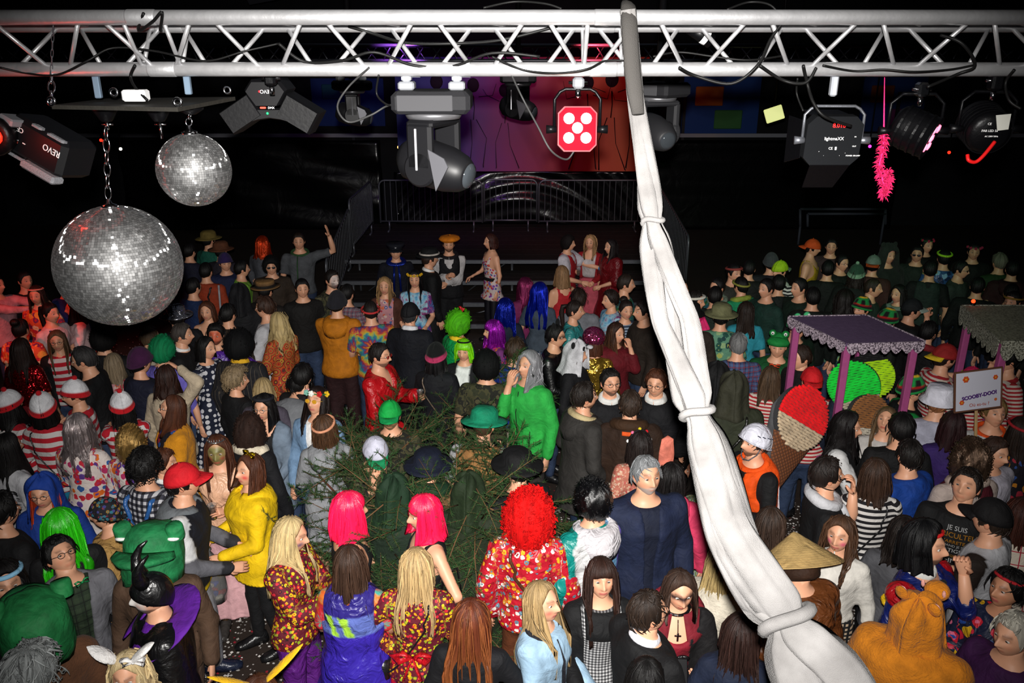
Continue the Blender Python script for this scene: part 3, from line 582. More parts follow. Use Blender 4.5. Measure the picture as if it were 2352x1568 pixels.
# small flood lamp and fairy bulbs in the distance
p0 = at_y(1778, 262, 13.0); t = thing('flood_lamp', 'small square flood lamp glowing pale yellow in the right background', 'stage light', p0, -.3)
mb = MB(); mb.bbox((0, .06, 0), (.30, .1, .24), .02, M=rotm('Y', -.35)); mb.build('housing', BLACK, t, False, False); mb = MB(); mb.bbox((0, 0, 0), (.27, .03, .21), .012, M=rotm('Y', -.35)); mb.build('glass', plain('lit_glass', 'd8d8a0', .4, emit='dce090', es=.8), t, False, False); mb = MB(); mb.tube([(0, .06, .1), (0, .06, 7.0-p0[2])], .015, 6); mb.build('drop_pole', BLACK, t, True, False)
for (px, py, col, lab, Y) in ((738, 338, 'ffb020', 'tiny warm bulb on the back rail left of the moving head lamp', 20.7), (916, 338, 'ffb860', 'tiny warm bulb on the back rail beside the moving head lamp', 20.7), (1623, 333, 'ffb020', 'tiny amber bulb on the back rail right of the fabric', 20.7), (1813, 325, 'e0e0ff', 'tiny white bulb beside the flat lamp', 14), (1998, 336, 'ff30c0', 'tiny magenta bulb above the pink boa', 14), (2180, 350, 'ff2010', 'tiny red bulb between the two rightmost lamps', 14), (277, 342, 'fff4e0', 'tiny white bulb left of the small mirror ball', 14), (232, 322, 'ff2010', 'tiny red bulb beside the mirror ball chain', 14)):
    p0 = at_y(px, py, Y); t = thing('bulb', lab, 'bulb', p0, 0, 'tiny bulbs in the dark background'); r = .00195*Y*.94; mb = MB(); mb.ball((0, 0, 0), r, 10, 7); mb.build('glass', plain('bulb_'+col, col, .4, emit=col, es=4), t, True, False); mb = MB(); mb.tube([(0, .0, r*.6), (0, .02, r*1.8)]+([(0, .02, 7.0-p0[2])] if Y < 20 else [(0, .21, r*1.8)]), r*.4, 6); mb.build('socket', BLACK, t, True, False)
# pink boa hanging from the lamp bar
rs = np.random.RandomState(9); pth = [at_y(a, b, 3.25) for a, b in ((2032, 165), (2030, 310), (2028, 345), (2018, 385), (2030, 420), (2030, 450), (2042, 415), (2040, 392))]; o0 = pth[0]; mb = MB()
pth = [p-o0 for p in pth]; mb.tube(pth, [.0012]+[.004]*7, 5, c('hot'))
for k in range(420):
    i = rs.randint(1, len(pth)-1); p = pth[i]+(pth[i+1]-pth[i])*rs.rand(); d = rs.normal(size=3); d /= np.linalg.norm(d); mb.tube([p, p+d*.016, p+d*.026+np.array([0, 0, -.006])], [.001, .003, .0006], 3, np.array(c('d81858'))*(.6+.6*rs.rand()), False)
o = mb.build('feather_boa', CLOTH, loc=o0); tag(o, 'pink feather boa hanging below the flat lamp on the right', 'boa')
# ---- mirror balls
def chain(t, a, b, r=.010, w=.0022, col=CHROME, link=.034):
    a, b = np.array(a, float), np.array(b, float); L = np.linalg.norm(b-a); n = max(2, int(L/link)); d = (b-a)/L; B = basis(d)
    for i in range(n):
        m = a+d*(i+.5)*L/n; s = B[:, 0] if i % 2 else B[:, 1]; mb = MB(); hl = L/n*.62; pts = [m+s*r*math.cos(q)+d*hl*math.sin(q) for q in np.linspace(0, 2*math.pi, 12, endpoint=False)]; mb.tube(pts, w, 5, (0, 0, 0), False, None, True); mb.build('chain_link', col, t, True, False)
def mirror_mat():
    n = NT('mirror_tile'); a = n.attr('col').outputs['Color']; tg = n.attr('rest').outputs['Vector']; out = n.t.nodes['Material Output']
    def gl(rough, an, rot): return n.n('BsdfAnisotropic', Color=a, Roughness=rough, Anisotropy=an, Rotation=rot, Tangent=tg).outputs[0]
    m1 = n.n('MixShader', i0=.5, i1=gl(.62, .99, 0.0), i2=gl(.62, .99, .25)).outputs[0]
    m2 = n.n('MixShader', i0=.3, i1=m1, i2=gl(.66, 0.0, 0.0)).outputs[0]
    n.t.links.new(n.n('MixShader', i0=.15, i1=m2, i2=gl(.06, 0.0, 0.0)).outputs[0], out.inputs[0]); return n.m
MIRROR = mirror_mat()
def mirror_ball(label, px, py, R, Y, tile, top):
    p0 = at_y(px, py, Y); t = thing('mirror_ball', label, 'mirror ball', p0); mb = MB(); mb.ball((0, 0, 0), R*.985, 40, 28); mb.build('core', plain('dark_grout', '1a1a1a', .7), t, True, False)
    rs = np.random.RandomState(int(px)); nr = int(math.pi*R/tile); V = []; C_ = []; TG = []
    for i in range(nr):
        el = math.pi*(i+.5)/nr-math.pi/2; m = max(4, int(2*math.pi*R*math.cos(el)/tile)); dw = 2*math.pi/m*.5*.93; rowj = (rs.rand()-.5)*.05
        for j in range(m):
            az = 2*math.pi*(j+.5*(i % 2)*0)/m; nrm = np.array([math.cos(el)*math.cos(az), math.cos(el)*math.sin(az), math.sin(el)]); e1 = np.array([-math.sin(az), math.cos(az), 0]); e2 = np.cross(nrm, e1)
            nn = nrm+e1*rs.normal()*.045+e2*(rowj+rs.normal()*.035); nn /= np.linalg.norm(nn); f1 = np.cross(e2, nn); f1 /= np.linalg.norm(f1); f2 = np.cross(nn, f1); hw = R*math.cos(el)*dw; hh = math.pi*R/nr*.5*.93
            ctr = nrm*R*1.002; V += [ctr-f1*hw-f2*hh, ctr+f1*hw-f2*hh, ctr+f1*hw+f2*hh, ctr-f1*hw+f2*hh]; b = .45+.4*rs.rand(); C_ += [(b, b, b)]*4; TG += [f1]*4
    o = mk('mirror_tiles', V, np.arange(len(V)).reshape(-1, 4), MIRROR, t, False, C_, TG); o['kind'] = 'stuff'
    mb = MB(); mb.lathe([(.03, R*.985), (.03, R+.006), (.012, R+.012), (.006, R+.03), (0, R+.03)], 14); mb.build('cap', CHROME, t, True, False)
    b = top-p0; chain(t, (0, 0, R+.03), b, .012, .003, CHROME, .04)
    return t
top1 = at_y(243, 292, 3.2); top2 = at_y(437, 258, 3.2)
mirror_ball('large mirror ball hanging on a long chain at the left', 274, 610, .237, 3.2, .0105, top1)
mirror_ball('small mirror ball hanging beside the larger one', 446, 390, .1365, 3.2, .0085, top2)
p0 = at_y(325, 236, 3.2); t = thing('ball_bracket', 'flat dark bracket with motors carrying the two mirror balls', 'bracket', p0); WOODD = plain('dark_plywood', '24221e', .7, bumps=.3, bscale=40, var=.3)
def rl(px, py, Y=3.2): return at_y(px, py, Y)-p0
hub = rl(300, 236); arms_ = [rl(118, 240, 3.02), rl(408, 246, 3.0), rl(538, 222, 3.4), rl(250, 226, 3.45)]
V = np.array([rl(118, 241, 3.02), rl(408, 247, 2.98), rl(540, 222, 3.42), rl(245, 226, 3.5)]); mb = MB(); mb.add(np.vstack([V, V-np.array([0, 0, .014])]), [(0, 1, 2, 3), (7, 6, 5, 4), (0, 4, 5, 1), (1, 5, 6, 2), (2, 6, 7, 3), (3, 7, 4, 0)]); mb.build('plate', WOODD, t, False, False)
for (px, yb) in ((222, 222), (430, 214)): mb = MB(); mb.bbox((rl(px, (160+yb)/2)), (.024, .02, (yb-160)*.00172), .003); mb.build('strap', plain('blue_grey_strap', '7c90a4', .4, .5), t, False, False)
for (px, col) in ((240, 'a'), (362, 'b'), (437, 'c')):
    q = rl(px, 246); k = 1 if col != 'c' else .5; mb = MB(); mb.lathe([(.0, -.052*k), (.018, -.052*k), (.024, -.045*k), (.045, -.01), (.048, 0), (0, 0)], 20, q); mb.build('motor', BLACK, t, True, False)
    if col != 'c': mb = MB(); mb.tube([q-[0, 0, .05], q-[0, 0, .082 if col == 'a' else .115]], .006, 8); mb.build('shaft', CHROME, t, True, False); mb = MB(); mb.tube([q+np.array([-.02, 0, -.062]), q+np.array([.022, 0, -.062])], .004, 6); mb.build('pin', CHROME, t, True, False)
for (px, py, Y) in ((118, 236, 3.02), (408, 238, 3.0), (522, 210, 3.38), (262, 216, 3.1)):
    q = rl(px, py, Y)+np.array([0, 0, .005]); mb = MB(); mb.tube([q+np.array([.013*math.cos(a), 0, .013*math.sin(a)]) for a in np.linspace(0, 2*math.pi, 14, endpoint=False)], .005, 6, (0, 0, 0), False, None, True); mb.build('eye_bolt', CHROME, t, True, False)
mb = MB(); mb.bbox(rl(312, 219, 3.1), (.085, .05, .04), .006); mb.build('junction_box', WHITEP, t, False, False)
t = thing('chain_sling', 'short steel chain and shackle holding the bracket at the far left', 'chain', at_y(118, 165, 3.15)); chain(t, (0, 0, 0), rel(t, 118, 236, 3.05), .011, .0035, CHROME, .045); chain(t, rel(t, 122, 60, 3.05), (0, 0, 0), .004, .0015, STEEL, .03)
# ---- loose cables
CB = [('thin black cable looping along the left of the truss', [(0, 155), (60, 168), (130, 172), (200, 140), (260, 110), (360, 118), (470, 140), (560, 118), (640, 100)], 3.12), ('black cable drooping from the left truss to the bracket', [(310, 150), (300, 175), (310, 200), (338, 230)], 3.1), ('black cable wound round the left truss coupler', [(330, 30), (318, 70), (350, 50), (372, 28), (368, 70)], 3.02),
      ('black cable hanging in the truss bay left of centre', [(640, 100), (700, 142), (790, 138), (860, 120), (950, 150), (1040, 152), (1130, 122), (1240, 130)], 3.13), ('looped grey cable hanging left of the moving head lamp', [(848, 155), (800, 200), (775, 245), (800, 280), (850, 265), (885, 245), (905, 240)], 3.12), ('thin cable curling beside the left clamp of the moving head', [(870, 172), (865, 215), (885, 238), (905, 243)], 3.14),
      ('long grey cable drooping from the truss to the red lamp', [(1175, 172), (1200, 225), (1235, 290), (1265, 345), (1300, 366), (1318, 348)], 3.16), ('black cable sagging along the truss above the red lamp', [(1130, 130), (1200, 160), (1280, 168), (1350, 158), (1390, 140), (1440, 140)], 3.09), ('black cable crossing the truss right of the fabric', [(1560, 155), (1600, 175), (1680, 192), (1740, 150), (1770, 90), (1795, 55)], 3.05), ('black cable with blue plug draped below the right truss', [(1745, 150), (1800, 185), (1850, 190), (1875, 155)], 3.08),
      ('black cable falling from the truss to the flat lamp', [(1845, 150), (1855, 195), (1868, 235), (1895, 268), (1955, 290)], 3.06), ('thin cable beside the flat lamp yoke', [(1832, 180), (1830, 215), (1845, 255)], 3.15), ('black cable hanging along the right of the truss', [(1890, 150), (1960, 163), (2030, 160), (2100, 165), (2180, 160), (2235, 150)], 3.1), ('black cable crossing the right end of the truss', [(2130, 200), (2200, 170), (2240, 150), (2210, 100), (2160, 80)], 3.07), ('black cable hanging at the far right end of the truss', [(2330, 160), (2310, 190), (2318, 230), (2345, 250)], 3.1),
      ('black cable sagging through the middle truss bays', [(800, 60), (850, 75), (930, 98), (1040, 100), (1150, 92), (1280, 60)], 3.24), ('thin cable trailing along the truss bottom right of the fabric', [(1500, 130), (1560, 120), (1640, 130), (1720, 138), (1800, 128)], 3.2), ('bundle of thin cable arching over the truss top', [(1110, 18), (1180, 4), (1250, 8), (1290, 20)], 3.1), ('coiled thin cable arching over the truss right of the fabric', [(1670, 22), (1720, 5), (1770, 12), (1800, 50)], 3.1)]
for (lab, pts, Y) in CB: cable(lab, [at_y(a, b, Y+.03*math.sin(i*1.7)) for i, (a, b) in enumerate(pts)], .0038 if 'thin' in lab or 'grey' in lab or 'long' in lab else .0055, mat=plain('grey_cable', '2c2c2c', .5) if 'grey' in lab else None)
p0 = at_y(1600, 72, 3.35); t = thing('cable_connector', 'black multipin connector with white tape on the right truss', 'connector', p0, 0, rot=(0, .55, 0)); mb = MB(); mb.tube([(-.08, 0, 0), (-.03, 0, 0), (-.028, 0, 0), (.07, 0, 0)], [.02, .02, .027, .027], 14); mb.build('shell', BLACK, t, True, False); mb = MB(); mb.tube([(.03, 0, 0), (.05, 0, 0)], .028, 14); mb.build('tape', WHITEP, t, True, False)
# ---- white fabric sling tied over the truss
def fabric():
    key = [(1444, 22, 36, 2.98), (1452, 120, 38, 2.97), (1462, 230, 38, 2.93), (1476, 330, 42, 2.88), (1490, 430, 50, 2.82), (1499, 510, 52, 2.76), (1520, 610, 66, 2.70), (1548, 740, 84, 2.60), (1574, 850, 76, 2.52), (1598, 940, 78, 2.45), (1640, 1060, 100, 2.36), (1690, 1210, 118, 2.24), (1745, 1310, 126, 2.16), (1800, 1410, 128, 2.08), (1850, 1500, 150, 2.0), (1905, 1600, 165, 1.92), (1965, 1740, 180, 1.8)]
    C_ = np.array([at_y(a, b, y) for a, b, w_, y in key]); W_ = np.array([w_*(y*.94+(4.5-p[2])*.342)/FP for (a, b, w_, y), p in zip(key, C_)])
    o0 = C_[0]; n = 130; u = np.linspace(0, len(key)-1, n); P = np.stack([np.interp(u, np.arange(len(key)), C_[:, i]) for i in range(3)], -1); w_ = np.interp(u, np.arange(len(key)), W_)
    for _ in range(3): P[1:-1] = (P[:-2]+2*P[1:-1]+P[2:])/4
    t = thing('fabric_sling', 'long twisted white gauze sling tied over the truss and hanging towards the viewer', 'fabric', o0); rs = np.random.RandomState(3)
    tn = NT('white_gauze'); co = tn.n('TexCoord').outputs['Object']; nz = tn.n('TexNoise', Scale=9.0, Detail=5.0); tn.set(nz.inputs['Vector'], co); n2 = tn.n('TexNoise', Scale=420.0, Detail=1.0); tn.set(n2.inputs['Vector'], co); tn.P(Base_Color=tn.ramp(nz.outputs[0], ['3c3a39', '5c5a59', '706e6d', '7c7a79']), Roughness=.95); tn.bump(tn.mix(.4, nz.outputs[0], n2.outputs[0]), .5, .01)
    dark = plain('dark_webbing', '3a3836', .9, bumps=.4, bscale=300)
    q = u/(len(key)-1)*1.0; T = np.gradient(P, axis=0); T /= np.linalg.norm(T, axis=1)[:, None]
    sidev = np.cross(T, np.array([0, -1., .2])); sidev /= np.linalg.norm(sidev, axis=1)[:, None]; dep = np.cross(T, sidev)
    knots = [5.0, 9.15, 13.2]
    sq = np.ones(n)
    for k in knots: sq *= 1-.30*np.exp(-((u-k)/.28)**2)
    for s in range(3):                    # three gathered lengths side by side
        amp = np.interp(u, [0, 4.8, 5.4, 7.0, 8.7, 9.2, 12.5, 13.2, 14.4, 15], [.05, .18, .25, .46, .30, .10, .24, .12, .34, .36]); ph = s*2.1+.4
        cx = np.sin(ph+u*.55)*amp*w_*sq; cz = np.cos(ph+u*.55)*amp*w_*.5*sq
        if s == 2: cx = np.abs(cx)
        ctr = P-o0+sidev*cx[:, None]+dep*cz[:, None]; m = 22; a = np.arange(m)*2*math.pi/m
        fold = 1+.16*np.sin(a*4+s)[None, :]*np.sin(u*1.1+s)[:, None]+.10*np.sin(a*7+1)[None, :]+.06*np.sin(a*11+u[:, None]*1.5)
        rw = (w_*.5*np.interp(u, [0, 5, 7, 9.2, 13, 15], [.86, .8, .46, .80, .78, .62])*sq)[:, None]*fold; rd = rw*.42
        V = ctr[:, None, :]+sidev[:, None, :]*(np.cos(a)[None, :]*rw)[..., None]+dep[:, None, :]*(np.sin(a)[None, :]*rd)[..., None]; F = [(i*m+j, i*m+(j+1) % m, (i+1)*m+(j+1) % m, (i+1)*m+j) for i in range(n-1) for j in range(m)]
        mk('gauze_length', V.reshape(-1, 3), F, tn.m, t)
    for k in knots:
        i = int(k/(len(key)-1)*(n-1)); mb = MB(); r = w_[i]*.44; B = np.c_[sidev[i], dep[i], T[i]]
        mb.tube([P[i]-o0+sidev[i]*r*1.02*math.cos(z)+dep[i]*r*.62*math.sin(z)+T[i]*.006*math.sin(z*2) for z in np.linspace(0, 2*math.pi, 24, endpoint=False)], w_[i]*.12, 8, (0, 0, 0), False, None, True); mb.build('knot', tn.m, t, True, False)
    mb = MB(); b = at_y(1444, 40, YT)-o0; mb.tube([at_y(1466, 262, 2.88)-o0, at_y(1459, 215, 2.91)-o0, at_y(1453, 165, 2.93)-o0, at_y(1449, 110, 2.94)-o0, at_y(1446, 60, 2.95)-o0, at_y(1444, 24, 3.0)-o0, at_y(1444, 14, 3.05)-o0, at_y(1444, 24, 3.16)-o0, at_y(1446, 100, 3.24)-o0], [.022, .029, .030]+[.029]*6, 10, (0, 0, 0), True, .55); mb.build('webbing', dark, t, True, False)
fabric()
# ------------------------------------------------------------------ people
def smooth(x, a, b):
    t = np.clip((x-a)/(b-a), 0, 1); return t*t*(3-2*t)
PZ = np.array([.80, .90, .98, 1.08, 1.20, 1.32, 1.40, 1.45, 1.485, 1.52, 1.58])
PROF = {'m': (np.array([.150, .168, .165, .152, .163, .182, .184, .140, .080, .058, .057]), np.array([.10, .118, .115, .104, .114, .122, .108, .088, .070, .060, .060])),
        'f': (np.array([.160, .178, .168, .130, .140, .155, .158, .118, .070, .050, .049]), np.array([.108, .124, .116, .092, .106, .124, .100, .080, .064, .053, .053]))}
PCY = np.array([.01, .01, .005, 0, -.002, -.008, .004, .010, .012, .008, 0])
HA, HB, HC = .077, .097, .117
HCEN = np.array([0, -.012, 1.633]); HPIV = np.array([0, .012, 1.52])
def ell(az, el, off=0.0):
    ce = np.cos(el); return np.stack([(HA+off)*ce*np.sin(az), -(HB+off)*ce*np.cos(az), (HC+off)*np.sin(el)], -1)
def gs(x, s): return np.exp(-(x/s)**2)
def head_mesh(sk, n=40, m=30, f=False, paint=None, beard=None, brow='hbrown', lips=None, cheeks=None, mask=None):
    u = np.linspace(-1, 1, n, endpoint=False); az = math.pi*(np.sign(u)*np.abs(u)**1.35)     # denser in front
    k1, k3 = m//5, m//6; k2 = m-1-k1-k3; el = np.radians(np.r_[np.linspace(90, 28, k1+1)[1:], np.linspace(28, -52, k2+1)[1:], np.linspace(-52, -90, k3+1)[1:-1], []]); m = len(el)+1
    A, E = np.meshgrid(az, el); P = ell(A, E); x, y, z = P[..., 0].copy(), P[..., 1].copy(), P[..., 2].copy()
    t = np.clip(-z/HC, 0, 1)
    x *= 1-.30*t**1.8; y = np.where(y > 0, y*(1-.45*t**1.2), y*(1-.05*t)-.004*t)
    fr = smooth(-y, .02, .07)
    y -= fr*.027*gs(x, .010+.006*smooth(-z, 0, .03))*smooth(-z, -.026, .029)*smooth(z, -.046, -.031)
    y += fr*.012*gs(np.abs(x)-.031, .016)*gs(z-.006, .014)
    y -= fr*.006*gs(z-.030, .012)*smooth(-np.abs(x), -.055, -.02)
    y -= fr*.007*gs(z+.063, .010)*gs(x, .022); y -= fr*.007*gs(z+.098, .016)*gs(x, .02)
    y += fr*.004*gs(z+.064, .0035)*gs(x, .024)
    skc = np.array(c(sk)); C_ = np.tile(skc, x.shape+(1,))
    def blend(mask, colr, k=1.0):
        mm = (np.clip(mask, 0, 1)*k)[..., None]; C_[:] = C_*(1-mm)+np.array(c(colr))*mm
    ff = fr > .3
    if paint: blend(fr*smooth(z, -.118, -.10)*smooth(-z, -.09, -.06), paint, .85)
    blend(fr*gs(np.abs(x)-.045, .018)*gs(z+.03, .018), cheeks or tuple(skc*np.array([1, .72, .68])), .85 if cheeks else .5)
    blend(ff*smooth(-np.abs(x), -.030, -.020)*gs(z+.063, .010), lips or ('a83848' if f else tuple(skc*np.array([.82, .6, .58]))), .8)
    blend(ff*(np.abs(np.abs(x)-.032) < .019)*gs(z-.033-.1*(.03-np.abs(np.abs(x)-.032)), .0085), brow, .6)
    blend(ff*gs(np.abs(x)-.031, .020)*gs(z-.010, .011), tuple(skc*np.array([.5, .4, .36])), .6)
    if beard:
        bm = smooth(-y, -.03, .02)*np.maximum(smooth(-z, .045, .06), gs(x, .03)*gs(z+.052, .008))*(1-gs(x, .018)*gs(z+.063, .006)); blend(bm, beard, .8)
    if mask: blend(ff*gs(z-.012, .02)*smooth(-np.abs(x), -.075, -.06), mask, 1.0)
    mb = MB()
    V = np.stack([x, y, z], -1).reshape(-1, 3); k = len(V); V = np.vstack([V, [[0, 0, HC]], [[0, -.02, -HC]]])
    F = []
    for i in range(m-2):
        for j in range(n): F.append((i*n+j, (i+1)*n+j, (i+1)*n+(j+1) % n, i*n+(j+1) % n))
    for j in range(n): F.append((k, j, (j+1) % n)); F.append((k+1, (m-2)*n+(j+1) % n, (m-2)*n+j))
    mb.add(V, F, np.vstack([C_.reshape(-1, 3), [skc], [skc]]))
    for s in (-1, 1):
        Vb, Fb = ball(8, 6); mb.add(Vb*np.array([.010, .019, .030])+np.array([s*.076, .008, -.004]), Fb, tuple(skc*np.array([.95, .78, .74])))
        Ve, Fe = ball(8, 6); Ve = Ve @ rotm('X', math.pi/2).T; d = Ve[:, 1]
        ec = np.where((d < -.8)[:, None], np.array(c('1a120c')), np.array(c('c8c0b8')))
        mb.add(Ve*np.array([.0135, .010, .0072])+np.array([s*.031, -.0770, .007]), Fe, ec)
    return mb
def hand_mesh(mb, W, d, n, sk, curl, side, s=1.0):
    """W wrist, d along the hand, n palm normal (curl direction)"""
    d = d/np.linalg.norm(d); n = n-d*(n @ d); n /= np.linalg.norm(n)+1e-9; x = np.cross(d, n)*side     # x towards the thumb
    def L(a, b, cc): return W+(x*a+d*b+n*cc)*s
    skc = np.array(c(sk))
    V = []                                                  # palm
    for t, wd, th in ((-.02, .026, .021), (.01, .029, .018), (.05, .040, .016), (.085, .041, .014), (.098, .038, .011)):
        V.append([L(wd*math.cos(a), t, th*math.sin(a)) for a in np.arange(8)*math.pi/4])
    V = np.array(V).reshape(-1, 3); F = [(i*8+j, i*8+(j+1) % 8, i*8+8+(j+1) % 8, i*8+8+j) for i in range(4) for j in range(8)]+[tuple(range(32, 40))]
    mb.add(V, F, skc)
    for k, (xo, ln) in enumerate(((.030, .072), (.010, .080), (-.010, .074), (-.029, .058))):
        p = np.array([xo, .090, 0.]); pts = [p+[0, -.02, 0], p]; a = curl*(.5+.06*k)
        for seg in (.45, .32, .25):
            p = p+np.array([xo*.12*seg, math.cos(a), math.sin(a)])*ln*seg; pts.append(p.copy()); a += curl*(.85 if seg > .4 else .6)
        mb.tube([L(*q) for q in pts], np.array([.0095, .0097, .009, .0082, .006])*s, 5, tuple(skc*np.array([1, .94, .92])))
    th = [(.022, .015, .004), (.042, .040, .012+.01*curl), (.055-.02*curl, .062, .018+.022*curl), (.058-.035*curl, .083, .022+.034*curl)]
    mb.tube([L(*q) for q in th], np.array([.013, .012, .0105, .007])*s, 6, tuple(skc*np.array([1, .94, .92])))
ARM = dict(down=(.27, -.05, .885), side=(.33, .0, .95), fwd=(.15, -.29, 1.07), low=(.16, -.26, .98), cup=(.15, -.30, 1.21), chest=(.05, -.22, 1.22), face=(.05, -.19, 1.50), up=(.30, -.06, 1.93), wave=(.42, -.10, 1.72),
           out=(.58, -.20, 1.32), hip=(.21, -.03, 1.02), cross=(-.05, -.23, 1.12), back=(.12, .17, 1.0), reach=(.13, -.50, 1.25), pock=(.20, -.11, .93), head=(.12, -.03, 1.74), phone=(.06, -.33, 1.28), high=(.10, -.40, 1.50), drink=(.04, -.20, 1.55))
CURL = dict(down=.45, side=.4, cup=.95, face=.8, up=.3, wave=.15, phone=.9, pock=.5, drink=.95, high=.9)
GAR = dict(tee=dict(off=.014, hem=.87, sl=.42, slr=.014), shirt=dict(off=.016, hem=.85, sl=1, slr=.008), sweater=dict(off=.022, hem=.87, sl=1, slr=.012), hoodie=dict(off=.034, hem=.84, sl=1, slr=.022, hood=1, flare=.008),
           jacket=dict(off=.034, hem=.83, sl=1, slr=.018), puffer=dict(off=.048, hem=.82, sl=1, slr=.03), coat=dict(off=.036, hem=.52, sl=1, slr=.02, flare=.05), robe=dict(off=.045, hem=.12, sl=1, slr=.03, flare=.12, slfl=.04),
           tank=dict(off=.011, wr=.002, hem=.88, sl=0, slr=0, neck='tank'), dress=dict(off=.014, hem=.58, sl=.3, slr=.014, flare=.10), gown=dict(off=.016, hem=.10, sl=.35, slr=.03, flare=.24), vest=dict(off=.026, hem=.84, sl=0, slr=.0, neck='vest'),
           blouse=dict(off=.02, hem=.84, sl=1, slr=.024, slfl=.02), crop=dict(off=.014, hem=1.02, sl=1, slr=.008), strap=dict(off=.012, hem=.55, sl=0, slr=0, neck='tank', flare=.06), cape=dict(off=.07, hem=.30, sl=.55, slr=.06, flare=.14))
def G(kind, col='grey', mat=None, **k):
    g = dict(flare=0, slfl=0, neck='round', hood=0, open=0, wr=.008); g.update(GAR[kind]); g.update(k); g['col'] = col; g['mat'] = mat or CLOTH; g['kind'] = kind
    return g
LEG = dict(jeans=('trousers', .016, .0), trousers=('trousers', .024, .006), leggings=('trousers', .006, -.004), flares=('trousers', .014, .075), wide=('trousers', .035, .05), skirt=('skirt', 0, 0), none=(None, 0, 0))
def elbow(Sh, T, L1, L2, hint):
    d = T-Sh; D = np.linalg.norm(d)
    if D > (L1+L2)*.995: T = Sh+d/D*(L1+L2)*.995; d = T-Sh; D = np.linalg.norm(d)
    if D < .12: T = Sh+d/D*.12; d = T-Sh; D = .12
    a = (L1*L1-L2*L2+D*D)/(2*D); h = math.sqrt(max(L1*L1-a*a, 1e-6)); d = d/D
    hn = hint-d*(hint @ d); hn /= np.linalg.norm(hn)+1e-9
    return Sh+d*a+hn*h, T
def noise3(X, Y, Z, rs, f, amp):
    r = 0
    for i in range(3):
        k = rs.normal(size=3)*f*(1+.6*i); r = r+np.sin(X*k[0]+Y*k[1]+Z*k[2]*.6+rs.rand()*6.28)/(1+.5*i)
    return r*amp
PEOPLE = []
